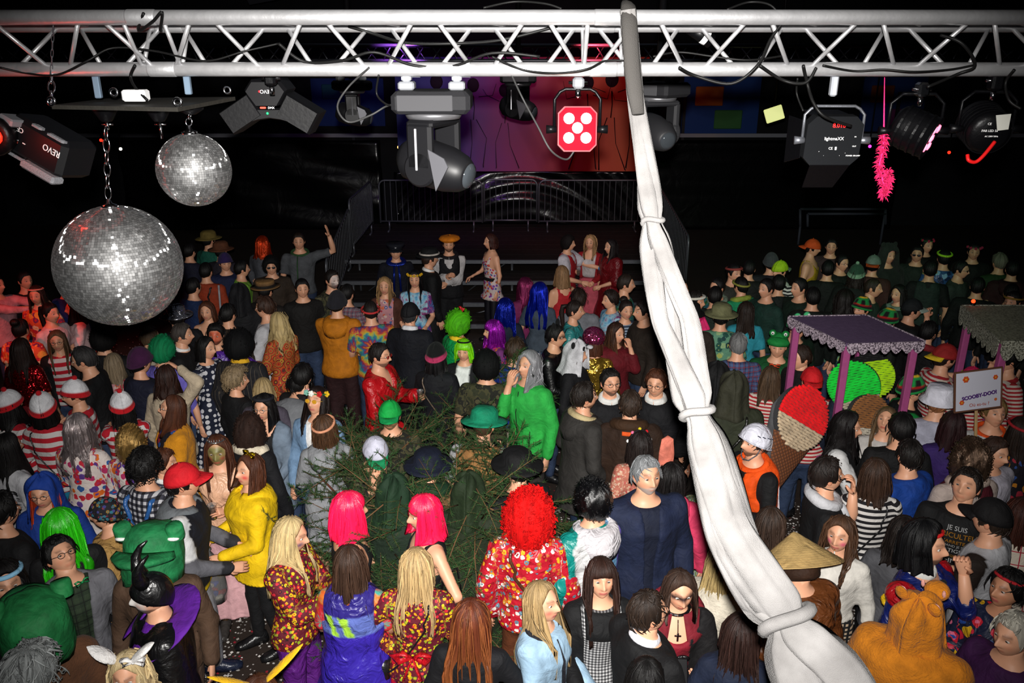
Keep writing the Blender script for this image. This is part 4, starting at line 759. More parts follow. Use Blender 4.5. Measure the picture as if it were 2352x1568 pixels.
ADJ = [(-3,-1,-0.02),(-2,-1,-0.01),(16,-5,-0.08),(16,-10,-0.1),(-16,7,0.04),(1,-1,-0.02),(2,1,0.02),(0,0,0.0),(3,1,0.02),(-16,10,0.1),(-2,1,0.02),(0,0,0.0),(16,-2,-0.03),(1,-10,-0.1),(2,0,0.0),(0,0,0.0),(-5,2,0.04),(9,-3,-0.04),(-3,1,0.01),(11,3,0.04),(2,1,0.01),(-4,-2,-0.03),(-9,0,-0.0),(-3,3,0.05),(13,-3,-0.04),(0,0,0.0),(0,0,0.0),(-8,-1,-0.01),(0,0,0.0),(2,0,0.0),(0,-1,-0.02),(-7,4,0.07),(-6,-3,-0.04),(-16,3,0.04),(10,-2,-0.03),(-10,2,0.03),(0,0,0.0),(-16,2,0.04),(-12,2,0.04),(12,-2,-0.04),(-4,1,0.02),(0,0,0.0),(0,0,0.0),(-16,0,-0.01),(-8,1,0.01),(16,-6,-0.09),(0,0,0.0),(16,3,0.05),(-16,0,0.0),(0,0,0.0),(0,0,0.0),(-3,0,-0.0),(-5,0,0.01),(-16,2,0.03),(-14,3,0.05),(1,3,0.05),(-13,0,-0.0),(13,0,0.0),(0,0,0.0),(0,0,0.0),(0,0,0.0),(-8,1,0.01),(8,-1,-0.01),(1,-1,-0.02),(-11,1,0.02),(-2,2,0.03),(11,-1,-0.02),(0,0,0.0),(-16,3,0.04),(-2,4,0.06),(0,0,0.0),(-16,1,0.02),(8,-5,-0.09),(7,0,0.01),(-8,0,-0.0),(-9,0,-0.0),(10,0,0.0),(1,0,0.0),(0,0,0.0),(-4,0,-0.0),(2,0,-0.01),(2,0,0.01),(-3,0,0.0),(0,0,-0.0),(0,0,0.0),(3,0,-0.0),(0,0,0.0),(4,1,0.02),(-4,-1,-0.02),(-1,0,-0.0),(0,0,0.0),(0,0,0.0),(0,0,-0.0),(8,-1,-0.01),(0,0,0.0),(0,0,0.0),(-10,1,0.01),(10,-1,-0.01),(0,0,0.0),(0,0,0.0),(0,0,0.0),(0,0,0.0),(0,0,0.0),(-1,0,0.0),(1,0,-0.0),(0,0,0.0),(0,0,0.0),(4,-1,-0.01),(7,0,0.0),(0,0,0.0),(1,0,0.0),(0,0,0.0),(-12,0,0.01),(0,0,0.0),(0,0,0.0),(9,0,-0.0),(1,0,-0.0),(-9,0,0.0),(0,0,0.0),(0,0,0.0),(0,0,0.0),(0,0,0.0),(0,0,0.0),(0,0,0.0),(7,-1,-0.01),(16,-2,-0.04),(4,-1,-0.02),(0,0,0.0),(-8,1,0.01),(2,-3,-0.04),(-2,0,0.0),(-9,1,0.02),(2,0,-0.0),(-11,-1,-0.01),(3,-2,-0.03),(0,0,0.0),(-14,0,-0.0),(7,3,0.04),(-7,-3,-0.04),(-16,0,-0.01),(12,2,0.03),(12,-1,-0.01),(0,0,0.0),(13,0,-0.01),(16,-2,-0.03),(-12,-1,-0.01),(2,-4,-0.06),(0,-1,-0.02),(0,0,0.0),(0,0,0.0),(0,0,0.0),(-1,0,0.0),(-1,-3,-0.04),(12,3,0.05),(13,-4,-0.06),(-16,4,0.07),(16,2,0.04),(-9,0,0.01),(-16,2,0.03),(-3,-2,-0.04),(-9,-1,-0.02),(0,1,0.01),(-1,2,0.03),(0,0,0.0),(0,0,0.0),(0,0,0.0),(9,1,0.01),(0,0,-0.0),(0,0,0.0),(0,0,0.0),(0,0,0.0),(1,-2,-0.03),(1,3,0.04),(-1,1,0.02),(0,0,0.0),(0,0,0.0),(16,-4,-0.07),(0,0,0.0),(0,0,0.0),(12,-1,-0.02),(-4,-1,-0.02),(-3,-2,-0.03),(13,2,0.03),(-6,0,0.01),(6,0,-0.01),(0,0,0.0),(1,0,0.0),(0,0,0.0),(-1,-1,-0.01),(1,1,0.01),(0,0,0.0),(0,0,0.0),(0,0,0.0),(0,0,0.0),(0,0,0.0),(0,0,0.0),(-3,2,0.03),(9,-1,-0.01),(0,0,0.0),(0,0,0.0),(0,0,0.0),(5,0,0.01),(-7,-2,-0.04),(12,1,0.02),(-1,0,-0.0),(0,0,0.0),(-4,1,0.01),(-6,-1,-0.01),(0,0,0.0),(-6,-1,-0.02),(0,0,0.0),(0,0,0.0),(0,0,0.0),(4,0,0.01),(-10,2,0.03),(13,0,0.0)]
SHARED = {}
def person(px, py, h, face, label, sex='m', hair=('short', 'hbrown'), top=None, inner=None, bot=('jeans', 'jeans'), arms=('down', 'down'), head=(0, 0), lean=0, skin='skin', fk=None, shoe='black', hat=None,
           ex=(), z0=0.0, bulk=1.0, tights=None, step=0.0, grp='people in the carnival crowd', lo=False):
    rs = np.random.RandomState(int(px*7+py*13) % 99991)
    if len(PEOPLE) < len(ADJ): dx, dy, dh = ADJ[len(PEOPLE)]; px, py, h = px+dx, py+dy, h+dh      # small shifts so that nobody stands in a neighbour
    s = h/1.75
    if top is None: top = G('tee', 'dgrey')
    ln = math.radians(lean)
    W = at_z(px, py, z0+h*(.53+.47*math.cos(ln))); dist = np.linalg.norm(W-np.array([0, 0, CH])); fa = math.radians(face)
    # the head sits in front of the hips when leaning
    off = h*.47*math.sin(ln); W = W-np.array([math.sin(fa), -math.cos(fa), 0])*off
    root = thing('person', label, 'person', (W[0], W[1], z0), fa, grp)
    hr = .016 if dist < 5.6 else .0205 if dist < 7.2 else .028 if dist < 9.5 else .033
    if lo: hr = max(hr, .032)
    rx0, ry0 = PROF[sex]; rx0 = rx0*np.where(PZ < 1.47, bulk, 1); ry0 = ry0*np.where(PZ < 1.47, bulk**1.3, 1)
    sxs = .185 if sex == 'm' else .158
    sxs *= (bulk+1)/2
    A = {}
    for sd, key in ((1, arms[0]), (-1, arms[1])):
        T = key if not isinstance(key, str) else ARM[key]
        T = np.array([T[0]*sd, T[1], T[2]]); Sh = np.array([sd*sxs, .008, 1.405])
        hint = np.array([sd*(.9 if key in ('hip',) else .45), .35, -1.0]) if key not in ('up', 'head') else np.array([sd*1., .1, -.2])
        if key == 'hip': hint = np.array([sd*1.5, .5, 0])
        E, T = elbow(Sh, T, .29, .255, hint); A[sd] = (Sh, E, T, key if isinstance(key, str) else 'fwd')
    hip = .92
    def bend(V):
        V = np.array(V, float)
        if lean:
            w = smooth(V[:, 2], hip-.12, hip+.2)*ln; cy, cz = V[:, 1].copy(), V[:, 2]-hip
            V[:, 1] = cy*np.cos(w)-cz*np.sin(w); V[:, 2] = hip+cy*np.sin(w)+cz*np.cos(w)
        return V*s
    Ry, Rp = rotm('Z', math.radians(head[0])), rotm('X', math.radians(-head[1]))      # + = look down
    def hxf(V, low=True, raw=False):
        V = np.asarray(V, float); full = ((V @ (Ry @ np.array(Rp).T.T).T)+(HCEN-HPIV) @ (Ry @ Rp).T)+HPIV
        if low:
            flat = (V @ Ry.T)+(HCEN-HPIV) @ Ry.T+HPIV; wt = smooth(V[:, 2], -.30, -.10)[:, None]
            full = full*wt+flat*(1-wt)
        return full if raw else bend(full)
    # ---- legs
    lk, loff, lfl = LEG[bot[0]]; lcol = bot[1]; lmat = bot[2] if len(bot) > 2 else CLOTH
    stp = step or (rs.rand()-.5)*.16
    legs = {}
    for sd in (1, -1):
        legs[sd] = (np.array([sd*.088, .005, .90]), np.array([sd*.105, -.02-sd*stp*.4, .49]), np.array([sd*.115, .025-sd*stp, .085]))
    # ---- garment builder
    def torso(X, Y, Z, o, hem, flare, ztop=1.6):
        z1 = np.ravel(Z); zz = PZ; rx, ry, cy = rx0+o, ry0+o, PCY
        if hem < .8:
            zz = np.r_[hem, .80*.5+hem*.5, PZ]; e = (rx0[1]+o+flare, rx0[1]+o+flare*.55); e2 = (ry0[1]+o+flare, ry0[1]+o+flare*.55)
            rx = np.r_[e[0], e[1], rx]; ry = np.r_[e2[0], e2[1], ry]; cy = np.r_[.01, .01, cy]; rx[2] = rx[3]; ry[2] = ry[3]
        R1, R2, C1 = np.interp(z1, zz, rx), np.interp(z1, zz, ry), np.interp(z1, zz, cy)
        if hem >= .8 and o > .003: flare = flare+.012
        if flare and hem >= .8 and o > .006: k_ = flare*np.clip((1.0-z1)/.15, 0, 1); R1 = R1+k_; R2 = R2+k_
        sh = Z.shape
        R1, R2, C1 = R1.reshape(sh), R2.reshape(sh), C1.reshape(sh)
        return (np.sqrt((X/R1)**2+((Y-C1)/R2)**2)-1)*np.minimum(R1, R2)
    def garment(name, g, hh):
        o = g['off']; hem = g['hem']; L = g['sl']; phs = rs.randint(1 << 30)
        def f(X, Y, Z):
            d = torso(X, Y, Z, o, hem, g['flare'])
            if L > 0:
                for sd in (1, -1):
                    Sh, E, Wr, _ = A[sd]; r1 = .058*(bulk+1)/2+g['slr']*.8; r2 = .043+g['slr']; r3 = .032+g['slr']+g['slfl']
                    if sex == 'f': r1 -= .010; r2 -= .006; r3 -= .004
                    if L <= .5:
                        e2 = Sh+(E-Sh)*(L/.5); d = smin(d, capsule(X, Y, Z, Sh, e2, r1, r1*.96), .04)
                        dn = (E-Sh)/np.linalg.norm(E-Sh); pl = (X-e2[0])*dn[0]+(Y-e2[1])*dn[1]+(Z-e2[2])*dn[2]
                        near = np.sqrt((X-e2[0])**2+(Y-e2[1])**2+(Z-e2[2])**2)-.13
                        d = np.maximum(d, np.where(near < 0, pl, -1))
                    else:
                        d = smin(d, capsule(X, Y, Z, Sh, E, r1, r2), .04); q = (L-.5)/.5; w2 = E+(Wr-E)*q
                        d = smin(d, capsule(X, Y, Z, E, w2-(Wr-E)*.04, r2, r3), .015)
            if g['wr']: d = d+noise3(X, Y, Z, np.random.RandomState(phs), 16, g['wr']*.5)
            d = np.maximum(d, hem-Z+0*X)
            nk = g['neck']; bl = np.where(np.abs(X) < .16, 1, 0)
            if nk == 'high': d = np.maximum(d, Z-1.525+0*X+0*Y)
            else: d = np.maximum(d, (Z-(1.478+.22*Y)+0*X)*1.0-(np.abs(X) > .115)*.5)
            if nk in ('v', 'deepv'):
                vz = 1.30 if nk == 'v' else 1.16; d = np.maximum(d, -np.maximum(np.abs(X)-(Z-vz)*.42, Y))
            if nk in ('tank', 'vest', 'scoop', 'bust'):
                r = {'tank': .095, 'vest': .06, 'scoop': .10, 'bust': .14}[nk]; dp = {'tank': .15, 'vest': .16, 'scoop': .11, 'bust': .16}[nk]
                d = np.maximum(d, -((np.sqrt((X/r)**2+((Z-1.49)/dp)**2)-1)*r+(Y > .02)*(.035 if nk != 'tank' else .02)))
            if nk == 'tank': d = np.maximum(d, -np.maximum(.118-np.abs(X), 1.27-Z+0*Y+(np.abs(X)*-.2)))
            if nk == 'vest': d = np.maximum(d, -np.maximum(.155-np.abs(X), 1.25-Z+0*Y))
            if g['open']: d = np.maximum(d, -np.maximum(np.abs(X)-g['open']-np.clip(Z-1.1, 0, 1)*.06, Y+.0))
            return d
        pts = np.array([q for sd in (1, -1) for q in A[sd][:3]]) if L > .5 else np.array([q for sd in (1, -1) for q in A[sd][:2]])
        if L == 0: pts = pts[:1]
        pad = .09; w_ = rx0.max()+o+g['flare']+.03
        lo_ = np.minimum(pts.min(0)-pad, [-w_, -(ry0.max()+o+g['flare']+.03), hem-.02]); hi_ = np.maximum(pts.max(0)+pad, [w_, ry0.max()+o+g['flare']+.04, 1.54])
        lo_[2] = min(hem-.02, lo_[2]) if L > .5 else hem-.02
        V, Q = snet(f, lo_, hi_, hh)
        # rest coordinates and colours
        R = V.copy(); C_ = np.tile(np.array(c(g['col'])), (len(V), 1)); am = np.zeros(len(V), bool)
        if L > 0:
            dT = torso(V[:, 0], V[:, 1], V[:, 2], o, hem, g['flare'])
            for sd in (1, -1):
                Sh, E, Wr, _ = A[sd]
                for (a, b, r, s0) in ((Sh, E, .055, 0), (E, Wr, .045, .29)):
                    dd = capsule(V[:, 0], V[:, 1], V[:, 2], a, b, r, r*.8); m = (dd < dT) & (dd < .05) & (np.abs(V[:, 0]) > .05)
                    if not m.any(): continue
                    ax = b-a; Ln = np.linalg.norm(ax); ax = ax/Ln; B = basis(ax, (0, 1, 0.01)); q = V[m]-a
                    R[m] = np.c_[q @ B[:, 0], q @ B[:, 1], 1.41-(s0+q @ ax)]
                    am |= m
                    if g.get('sleeve'): C_[m] = c(g['sleeve'])
                    if g.get('elbow') and s0: C_[m] = c(g['elbow'])
                    if g.get('cuff') and s0: C_[np.where(m)[0][(q @ ax) > .20]] = c(g['cuff'])
        if g.get('band'): C_[(V[:, 2] < hem+.045) & ~am] = c(g['band'])
        if g.get('yoke'): C_[(V[:, 2] > g.get('yz', 1.28)) & ~am] = c(g['yoke'])
        if g.get('front'): C_[(np.abs(V[:, 0]) < .075) & (V[:, 1] < 0) & ~am] = c(g['front'])
        if g.get('belt'): C_[(np.abs(V[:, 2]-1.06) < .03) & ~am] = c(g['belt'])
        if g.get('fn'): g['fn'](V, R, C_, am)
        return mk(name, bend(V), Q, g['mat'], root, True, C_, R)
    GN = dict(tee='t_shirt', tank='tank_top', shirt='shirt', sweater='sweater', hoodie='hoodie', jacket='jacket', puffer='padded_jacket', coat='coat', robe='robe', dress='dress', gown='gown', vest='vest', blouse='blouse', crop='crop_top', strap='dress', cape='cape')
    garment(GN[top['kind']], top, hr)
    if inner:
        if top['sl'] >= .9: inner = dict(inner, sl=0)
        inner['hem'] = max(inner['hem'], top['hem']+.02) if top['hem'] > .7 else inner['hem']
        garment(GN[inner['kind']], inner, max(hr, .017))
    # ---- body: one mesh
    mb = MB(); skc = c(skin)
    fk = fk or {}; nn = (50, 36) if dist < 5.7 else (34, 25) if dist < 8 else (22, 16)
    hm = head_mesh(skin, nn[0], nn[1], sex == 'f', brow=(hair[1] if hair[0] != 'none' and isinstance(hair[1], str) and hair[1].startswith('h') else 'hbrown'), **fk)
    V, F, C_, _ = hm.arr(); mb.add(hxf(V, False, True), F, C_)
    bare = top['sl'] == 0 and not (inner and inner['sl'] > 0)
    deep = any(g_ and g_['neck'] not in ('round', 'high') for g_ in (top, inner)) or top['open'] > 0
    def fb(X, Y, Z):
        d = torso(X, Y, Z, 0, .8, 0)
        if bare:
            for sd in (1, -1):
                Sh, E, Wr, _ = A[sd]; k_ = .86 if sex == 'f' else 1
                d = smin(d, capsule(X, Y, Z, Sh, E, .054*k_, .041*k_), .05); d = smin(d, capsule(X, Y, Z, E, Wr, .042*k_, .028*k_), .01)
        return np.maximum(d, (1.0 if bare else 1.16 if deep else 1.33)-Z+0*X)
    if bare:
        pts = np.array([q for sd in (1, -1) for q in A[sd][:3]]); lo_ = np.minimum(pts.min(0)-.07, [-.2, -.15, .98]); hi_ = np.maximum(pts.max(0)+.07, [.2, .16, 1.57])
    else: lo_, hi_ = np.array([-.2*bulk, -.15*bulk, 1.14 if deep else 1.31]), np.array([.2*bulk, .16*bulk, 1.57])
    V, Q = snet(fb, lo_, hi_, max(hr, .018) if bare or deep else .03); mb.add(V, Q, skc)
    mb.tube([(0, .012, 1.46), (0, .008, 1.52), (0, .0, 1.585)], [.058 if sex == 'm' else .05]*3, 10, skc)
    for sd in (1, -1):
        Sh, E, Wr, key = A[sd]; L = max(top['sl'], inner['sl'] if inner else 0); k_ = .86 if sex == 'f' else 1
        if not bare: mb.tube([Sh-np.array([sd*.06, 0, .03]), Sh+(E-Sh)*.15, Sh+(E-Sh)*.8, E, E+(Wr-E)*.3, Wr], np.array([.03, .048, .044, .040, .042, .027])*k_, 8 if L > .9 else 10, skc)
        fd = (Wr-E)/np.linalg.norm(Wr-E)
        if key in ('down', 'side'): nrm = np.array([-sd*1., 0, 0])
        elif key in ('cup', 'phone', 'high', 'drink'): nrm = np.array([-sd*1., -.2, .1])
        elif key in ('face',): nrm = np.array([0, 1., 0.2])
        else: nrm = np.array([-sd*.7, .2, -.5])
        if key == 'phone': nrm = np.array([0, .3, 1.0])
        hand_mesh(mb, Wr, fd, nrm, skin, CURL.get(key, .6), sd if key != 'phone' else -sd, .98*k_ if sex == 'f' else 1.04)
    tall = lk is None or lk == 'skirt' or top['hem'] < .8
    if lk is None or lk == 'skirt':
        lc = c(tights) if tights else skc
        for sd in (1, -1):
            a, b, e = legs[sd]; mb.tube([a, (a+b)/2, b+[0, 0, .03], b-[0, 0, .1], (b+e)/2, e], np.array([.082, .074, .056, .056, .052, .038]), 10, lc)
    V, F, C_, _ = mb.arr(); mk('body', bend(V), F, SKIN, root, True, C_)
    # ---- legs wear
    if lk == 'trousers':
        ps = rs.randint(1 << 30)
        def ft(X, Y, Z):
            ztop = min(1.03, top['hem']+.06) if top['hem'] > .7 else min(.93, top['hem']+.12)
            d = np.maximum(torso(X, Y, Z, min(loff, .006), .8, 0), np.maximum(Z-ztop, .80-Z)+0*X)
            for sd in (1, -1):
                a, b, e = legs[sd]; d = smin(d, capsule(X, Y, Z, a, b, .080*bulk+loff, .060+loff), .03); d = smin(d, capsule(X, Y, Z, b, e, .060+loff, .046+loff+lfl), .012)
            d = np.maximum(d, Z-ztop+0*X)
            return np.maximum(d+noise3(X, Y, Z, np.random.RandomState(ps), 18, .0035), .065-Z+0*X)
        V, Q = snet(ft, (-.24*bulk-lfl, -.22-lfl, .06), (.24*bulk+lfl, .22+lfl, 1.05), (.030 if dist < 6.6 else .05))
        mk('trousers', bend(V), Q, lmat, root, True, np.array(c(lcol)), V)
    elif lk == 'skirt':
        hem = bot[3] if len(bot) > 3 else .55; fl = bot[4] if len(bot) > 4 else .08
        def fs(X, Y, Z):
            d = torso(X, Y, Z, .016, hem, fl)+.012*np.sin(np.arctan2(Y, X)*13)*np.clip((1-Z)/.4, 0, 1)
            return np.maximum(d, np.maximum(hem-Z, Z-1.06)+0*X)
        w_ = .22*bulk+fl; V, Q = snet(fs, (-w_, -w_, hem-.02), (w_, w_, 1.08), max(hr*1.2, .018))
        mk('skirt', bend(V), Q, lmat, root, True, np.array(c(lcol)), V)
    # ---- shoes
    for sd in (1, -1):
        e = legs[sd][2]; V = []
        for t, wd, hg in ((.075, .018, .05), (.062, .034, .10), (.02, .040, .115), (-.05, .042, .085), (-.11, .048, .060), (-.165, .043, .05), (-.20, .022, .035)):
            V.append([(e[0]+sd*.015*(-t)*3+wd*math.cos(a), e[1]+t, max(0.0, hg*.5+hg*.5*math.sin(a)*1.0) if math.sin(a) > -.3 else 0.0) for a in np.arange(10)*math.pi/5+.31])
        V = np.array(V).reshape(-1, 3); F = [(i*10+j, i*10+(j+1) % 10, i*10+10+(j+1) % 10, i*10+10+j) for i in range(6) for j in range(10)]+[tuple(range(9, -1, -1)), tuple(range(60, 70))]
        mk('shoe', V*s, F, LEATHER, root, True, np.array(c(shoe)))
    P_ = dict(root=root, s=s, hxf=hxf, bend=bend, A=A, rs=rs, dist=dist, top=top, torso=torso, rx0=rx0, ry0=ry0, face=fa, W=W, z0=z0, skin=skin, sex=sex, hr=hr)
    if hair[0] != 'none': make_hair(P_, *hair)
    if top['hood']: hood_down(P_, top.get('hoodcol', top['col']), top['mat'])
    if hat: make_hat(P_, *hat)
    for e in ex: EXTRA[e[0]](P_, *e[1:])
    PEOPLE.append(P_); return P_
def world_pt(P_, v, bent=False):
    v = np.array(v, float)
    if not bent: v = P_['bend'](v[None])[0]
    a = P_['face']; return np.array([v[0]*math.cos(a)-v[1]*math.sin(a)+P_['W'][0], v[0]*math.sin(a)+v[1]*math.cos(a)+P_['W'][1], v[2]+P_['z0']])
def grip(P_, sd, d=.10, out=.035):
    Sh, E, Wr, key = P_['A'][sd]; fd = (Wr-E)/np.linalg.norm(Wr-E); nrm = np.array([-sd*1., -.2, .1]) if key != 'phone' else np.array([0, .3, 1.])
    nrm = nrm-fd*(nrm @ fd); nrm /= np.linalg.norm(nrm)
    return world_pt(P_, Wr+fd*d+nrm*out)
# ------------------------------------------------------------------ hair
def hair_line(aa, style):
    if style == 'm': return np.interp(aa, [0, 35, 55, 68, 78, 98, 112, 180], [40, 38, 22, -12, -10, -2, -22, -34])
    return np.interp(aa, [0, 35, 58, 75, 100, 180], [40, 36, 12, -8, -20, -40])
def make_hair(P_, style, col, L=.30, mat=None, fringe=False, vol=0.0, wave=0.0, part=None, tufts=0, tip=None):
    rs = P_['rs']; near = P_['dist'] < 7.0; cc = np.array(c(col))
    na = 60 if near else 30
    if style in ('short', 'buzz', 'messy', 'bun', 'pony', 'bald', 'curlyshort'):
        th = dict(short=.016, buzz=.006, messy=.028, bun=.014, pony=.014, bald=.008, curlyshort=.03)[style]+vol
        az = np.linspace(-math.pi, math.pi, na); aa = np.abs(np.degrees(az)); e0 = np.radians(hair_line(aa, 'm' if P_['sex'] == 'm' else 'f'))
        if style == 'bald': e0 = np.radians(np.interp(aa, [0, 60, 70, 100, 180], [0, 0, 0, 0, -10])); 
        rows = []; nr = 13 if near else 8
        nz = sum(np.sin(az*k+rs.rand()*6)*a_ for k, a_ in ((7, .4), (13, .4), (23, .5), (37, .4)))
        for i in range(nr+1):
            t = i/nr; el = math.pi/2*(1-t)+e0*t; tt = th*(1-t**5*.9)
            if style == 'bald': el = np.minimum(el, math.radians(25)); 
            wv = nz*np.sin(t*9+az*3)*(.12 if style in ('short', 'buzz') else .35)*th
            rows.append(ell(az, el, (tt+wv*min(1, 4*t))[:, None] if np.ndim(wv) else tt) if False else np.stack([(HA+tt+wv)*np.cos(el)*np.sin(az), -(HB+tt+wv)*np.cos(el)*np.cos(az), (HC+tt+wv)*np.sin(el)], -1))
        G_ = np.array(rows); G_[0] = G_[0].mean(0); V, F = grid(G_); F = [f[::-1] for f in F]
        R = np.array([[a_*.1, 0, t*.2] for t in np.linspace(0, 1, nr+1) for a_ in az]); mb = MB(); mb.add(V, F, cc, R)
        if style == 'bun': mb.ball((0, .08, .11), (.05, .05, .045), 12, 9, cc)
        if style == 'pony': mb.tube([(0, .09, .06), (0, .14, .05), (0, .155, -.03), (0, .14, -.16), (.01, .13, -.28)], [.02, .028, .032, .026, .006], 9, cc)
        if style in ('short', 'messy') and P_['dist'] < 10:          # combed locks
            for k in range(int((110 if near else 36)*(1.5 if style == 'messy' else 1))):
                j = rs.randint(na); t0 = .12+.8*rs.rand(); rr = np.linspace(t0, min(1.0, t0+.16+.14*rs.rand()), 4); aj = az[j]+np.linspace(0, 1, 4)*rs.normal()*.35; ee = math.pi/2*(1-rr)+e0[j]*rr
                p = np.array([ell(a_, e_, th*(1.02 if style == 'short' else 1.15)+q*(.004 if style == 'short' else .012)) for a_, e_, q in zip(aj, ee, np.array([0, .6, 1, .9])*rs.rand())])
                v, f = tube(p, np.array([.002, .0045, .004, .0008]), 3, False); mb.add(v, f, np.minimum(cc*(.6+.9*rs.rand()), 1), np.c_[np.full(len(v), rs.rand()), np.zeros(len(v)), v[:, 2]])
        if style == 'curlyshort' or tufts: tuft_cloud(mb, rs, tufts or 220, cc, lambda n: (th*.9, e0, az), .014)
        mb.build('hair', mat or HAIR, P_['root'], xf=lambda V: P_['hxf'](V, False)); return
    if style == 'afro':
        R0 = L; az = np.linspace(-math.pi, math.pi, na); aa = np.abs(np.degrees(az)); e0 = np.radians(np.interp(aa, [0, 30, 55, 70, 110, 180], [30, 26, -5, -35, -55, -62])); nr = 22 if near else 13; rows = []
        ph = rs.rand(8)*6
        for i in range(nr+1):
            t = i/nr; el = math.pi/2*(1-t)+e0*t; tt = R0*(1-t**6*.85); wv = R0*.10*(np.sin(az*9+ph[0]+t*11)*np.sin(t*13+ph[1]+az*2)+.6*np.sin(az*17+ph[2]-t*19))*min(1, 5*t)
            r = tt+wv; rows.append(np.stack([(HA+r)*np.cos(el)*np.sin(az), -(HB+r)*np.cos(el)*np.cos(az), (HC+r*.9)*np.sin(el)-.12*vol*t*t], -1))
        G_ = np.array(rows); G_[0] = G_[0].mean(0); V, F = grid(G_); F = [f[::-1] for f in F]; mb = MB(); mb.add(V, F, cc*.8)
        N = tufts or (380 if near else 130); u = rs.rand(N, 2); ia = (u[:, 0]*(na-1)).astype(int); it = np.minimum(((1-u[:, 1]**.8)*nr*.97).astype(int), nr-1)
        for k in range(N):
            p = G_[it[k], ia[k]]; d = p/np.linalg.norm(p); sz = R0*.16*(.6+rs.rand()*.8); B = basis(d); a0 = rs.rand()*6.28; pts = []
            for j in range(7): a_ = a0+j*1.25; pts.append(p+d*(j*.35-.6)*sz*.9+(B[:, 0]*math.cos(a_)+B[:, 1]*math.sin(a_))*sz*.62)
            mb.tube(pts, sz*.24, 3, cc*(.75+.5*rs.rand()), cap=False)
        mb.build('wig' if mat else 'hair', mat or FRIZZ, P_['root'], xf=lambda V: P_['hxf'](V, False)); return
    # ---- hanging styles: bob, long
    th = .018+vol; zend = -L
    win = 50 if fringe else 60
    az = np.linspace(-math.pi, math.pi, na); aa = np.abs(np.degrees(az)); hang = smooth(aa, win-4, win+6)
    e_f = math.radians(16 if fringe else 47)
    e0 = np.where(aa < win, e_f+(aa/win)**2*(-.1 if fringe else -.62), np.radians(np.interp(aa, [win, win+12, 180], [5, 0, 0])))
    n1, n2 = (9, 13) if near else (7, 10); rows = []; rest = []
    f1 = sum(np.sin(az*k+rs.rand()*6)*a_ for k, a_ in ((11, .4), (19, .5), (29, .5), (41, .5)))
    pp = math.radians(part) if part is not None else None
    for i in range(n1+1):
        t = i/n1; el = math.pi/2*(1-t)+e0*t; tt = th*(1+.12*f1*t); edge = np.where(aa < win-2, 1-.85*t**6, 1.0); tt = tt*edge
        if part is not None: tt = tt-.008*gs(az, .12)*(1-t)
        rows.append(np.stack([(HA+tt)*np.cos(el)*np.sin(az), -(HB+tt)*np.cos(el)*np.cos(az), (HC+tt)*np.sin(el)], -1)); rest.append(np.stack([az*.12, az*0, az*0+t*.12], -1))
    base = rows[-1]; ragged = 1+.06*f1*.3
    for i in range(1, n2+1):
        q = i/n2; z = base[:, 2]+(zend*ragged-base[:, 2])*q
        g = 1+.10*smooth(-z, -.02, .12)+.16*smooth(-z, .12, .30); x = base[:, 0]*g; y = base[:, 1]*g
        dn = smooth(-z, .10, .24)
        fro = smooth(-aa, -100, -88); y = y*(1-dn)+dn*(fro*(-.115-.01*f1)+(1-fro)*(.115+.012*f1)); x = np.where(fro > .5, np.sign(x)*np.minimum(np.abs(x), .105-.03*dn), x*(1+.25*dn*(aa > 120)))
        wv = 1+.05*f1*q
        if wave: x = x+wave*np.sin(z*42+f1*2.5)*q**.5; y = y+wave*np.sin(z*37+f1*3+1)*q**.5
        tp = 1-.35*smooth(np.array([q]), .75, 1)[0]*(1 if L > .2 else 0)
        row = np.stack([x*wv*(.75+.25*tp), y*wv, z], -1); row = np.where((aa < win)[:, None], base, row); rows.append(row); rest.append(np.stack([az*.12, az*0, az*0+.12-z], -1))
    G_ = np.array(rows); G_[0] = G_[0].mean(0); V, F = grid(G_); na_ = len(az); F = [f[::-1] for f in F if not (f[0]//na_ >= n1 and aa[f[0] % na_] < win and aa[f[1] % na_] < win)]
    R = np.array(rest).reshape(-1, 3); C_ = np.tile(cc, (len(V), 1))
    if tip is not None: q = smooth(-V[:, 2], .05, L*.8)[:, None]; C_ = C_*(1-q)+np.array(c(tip))*q
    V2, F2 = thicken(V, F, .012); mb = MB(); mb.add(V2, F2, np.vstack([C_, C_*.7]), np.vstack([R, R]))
    N = tufts or ((65 if near else 22) if style == 'long' else (50 if near else 16)); ok = np.where(aa > win+4)[0]
    for k in range(N):              # loose locks lying on the mass
        j = rs.choice(ok); st = rs.randint(2, n1); rr = np.arange(st, n1+n2+1, 3); p = G_[rr, j]*np.array([1.0, 1.0, 1.0]); o_ = p.copy(); o_[:, 2] = 0; o_ /= np.linalg.norm(o_, axis=1)[:, None]+1e-6
        w_ = np.linspace(0, 1, len(rr)); p = p+o_*(.001+.004*rs.rand())+np.stack([np.sin(w_*5+rs.rand()*6), np.cos(w_*4+rs.rand()*6), w_*0-.02*rs.rand()*w_], -1)*(.005+wave*.8)
        rad = (.003+.003*rs.rand())*np.sin(np.clip(w_*.85+.15, 0, 1)*math.pi)**.6+.0008; v, f = tube(p, rad, 3, False)
        cq = cc*(.7+.6*rs.rand())
        if tip is not None: cq = cq*(1-.5)+np.array(c(tip))*.5
        mb.add(v, f, np.minimum(cq, 1), np.c_[np.repeat(np.full(len(rr), az[j]*.12+rs.rand()*.02), 3), np.zeros(len(v)), np.repeat(w_*.4, 3)])
    mb.build('wig' if mat else 'hair', mat or HAIR, P_['root'], xf=lambda V: P_['hxf'](V, True))
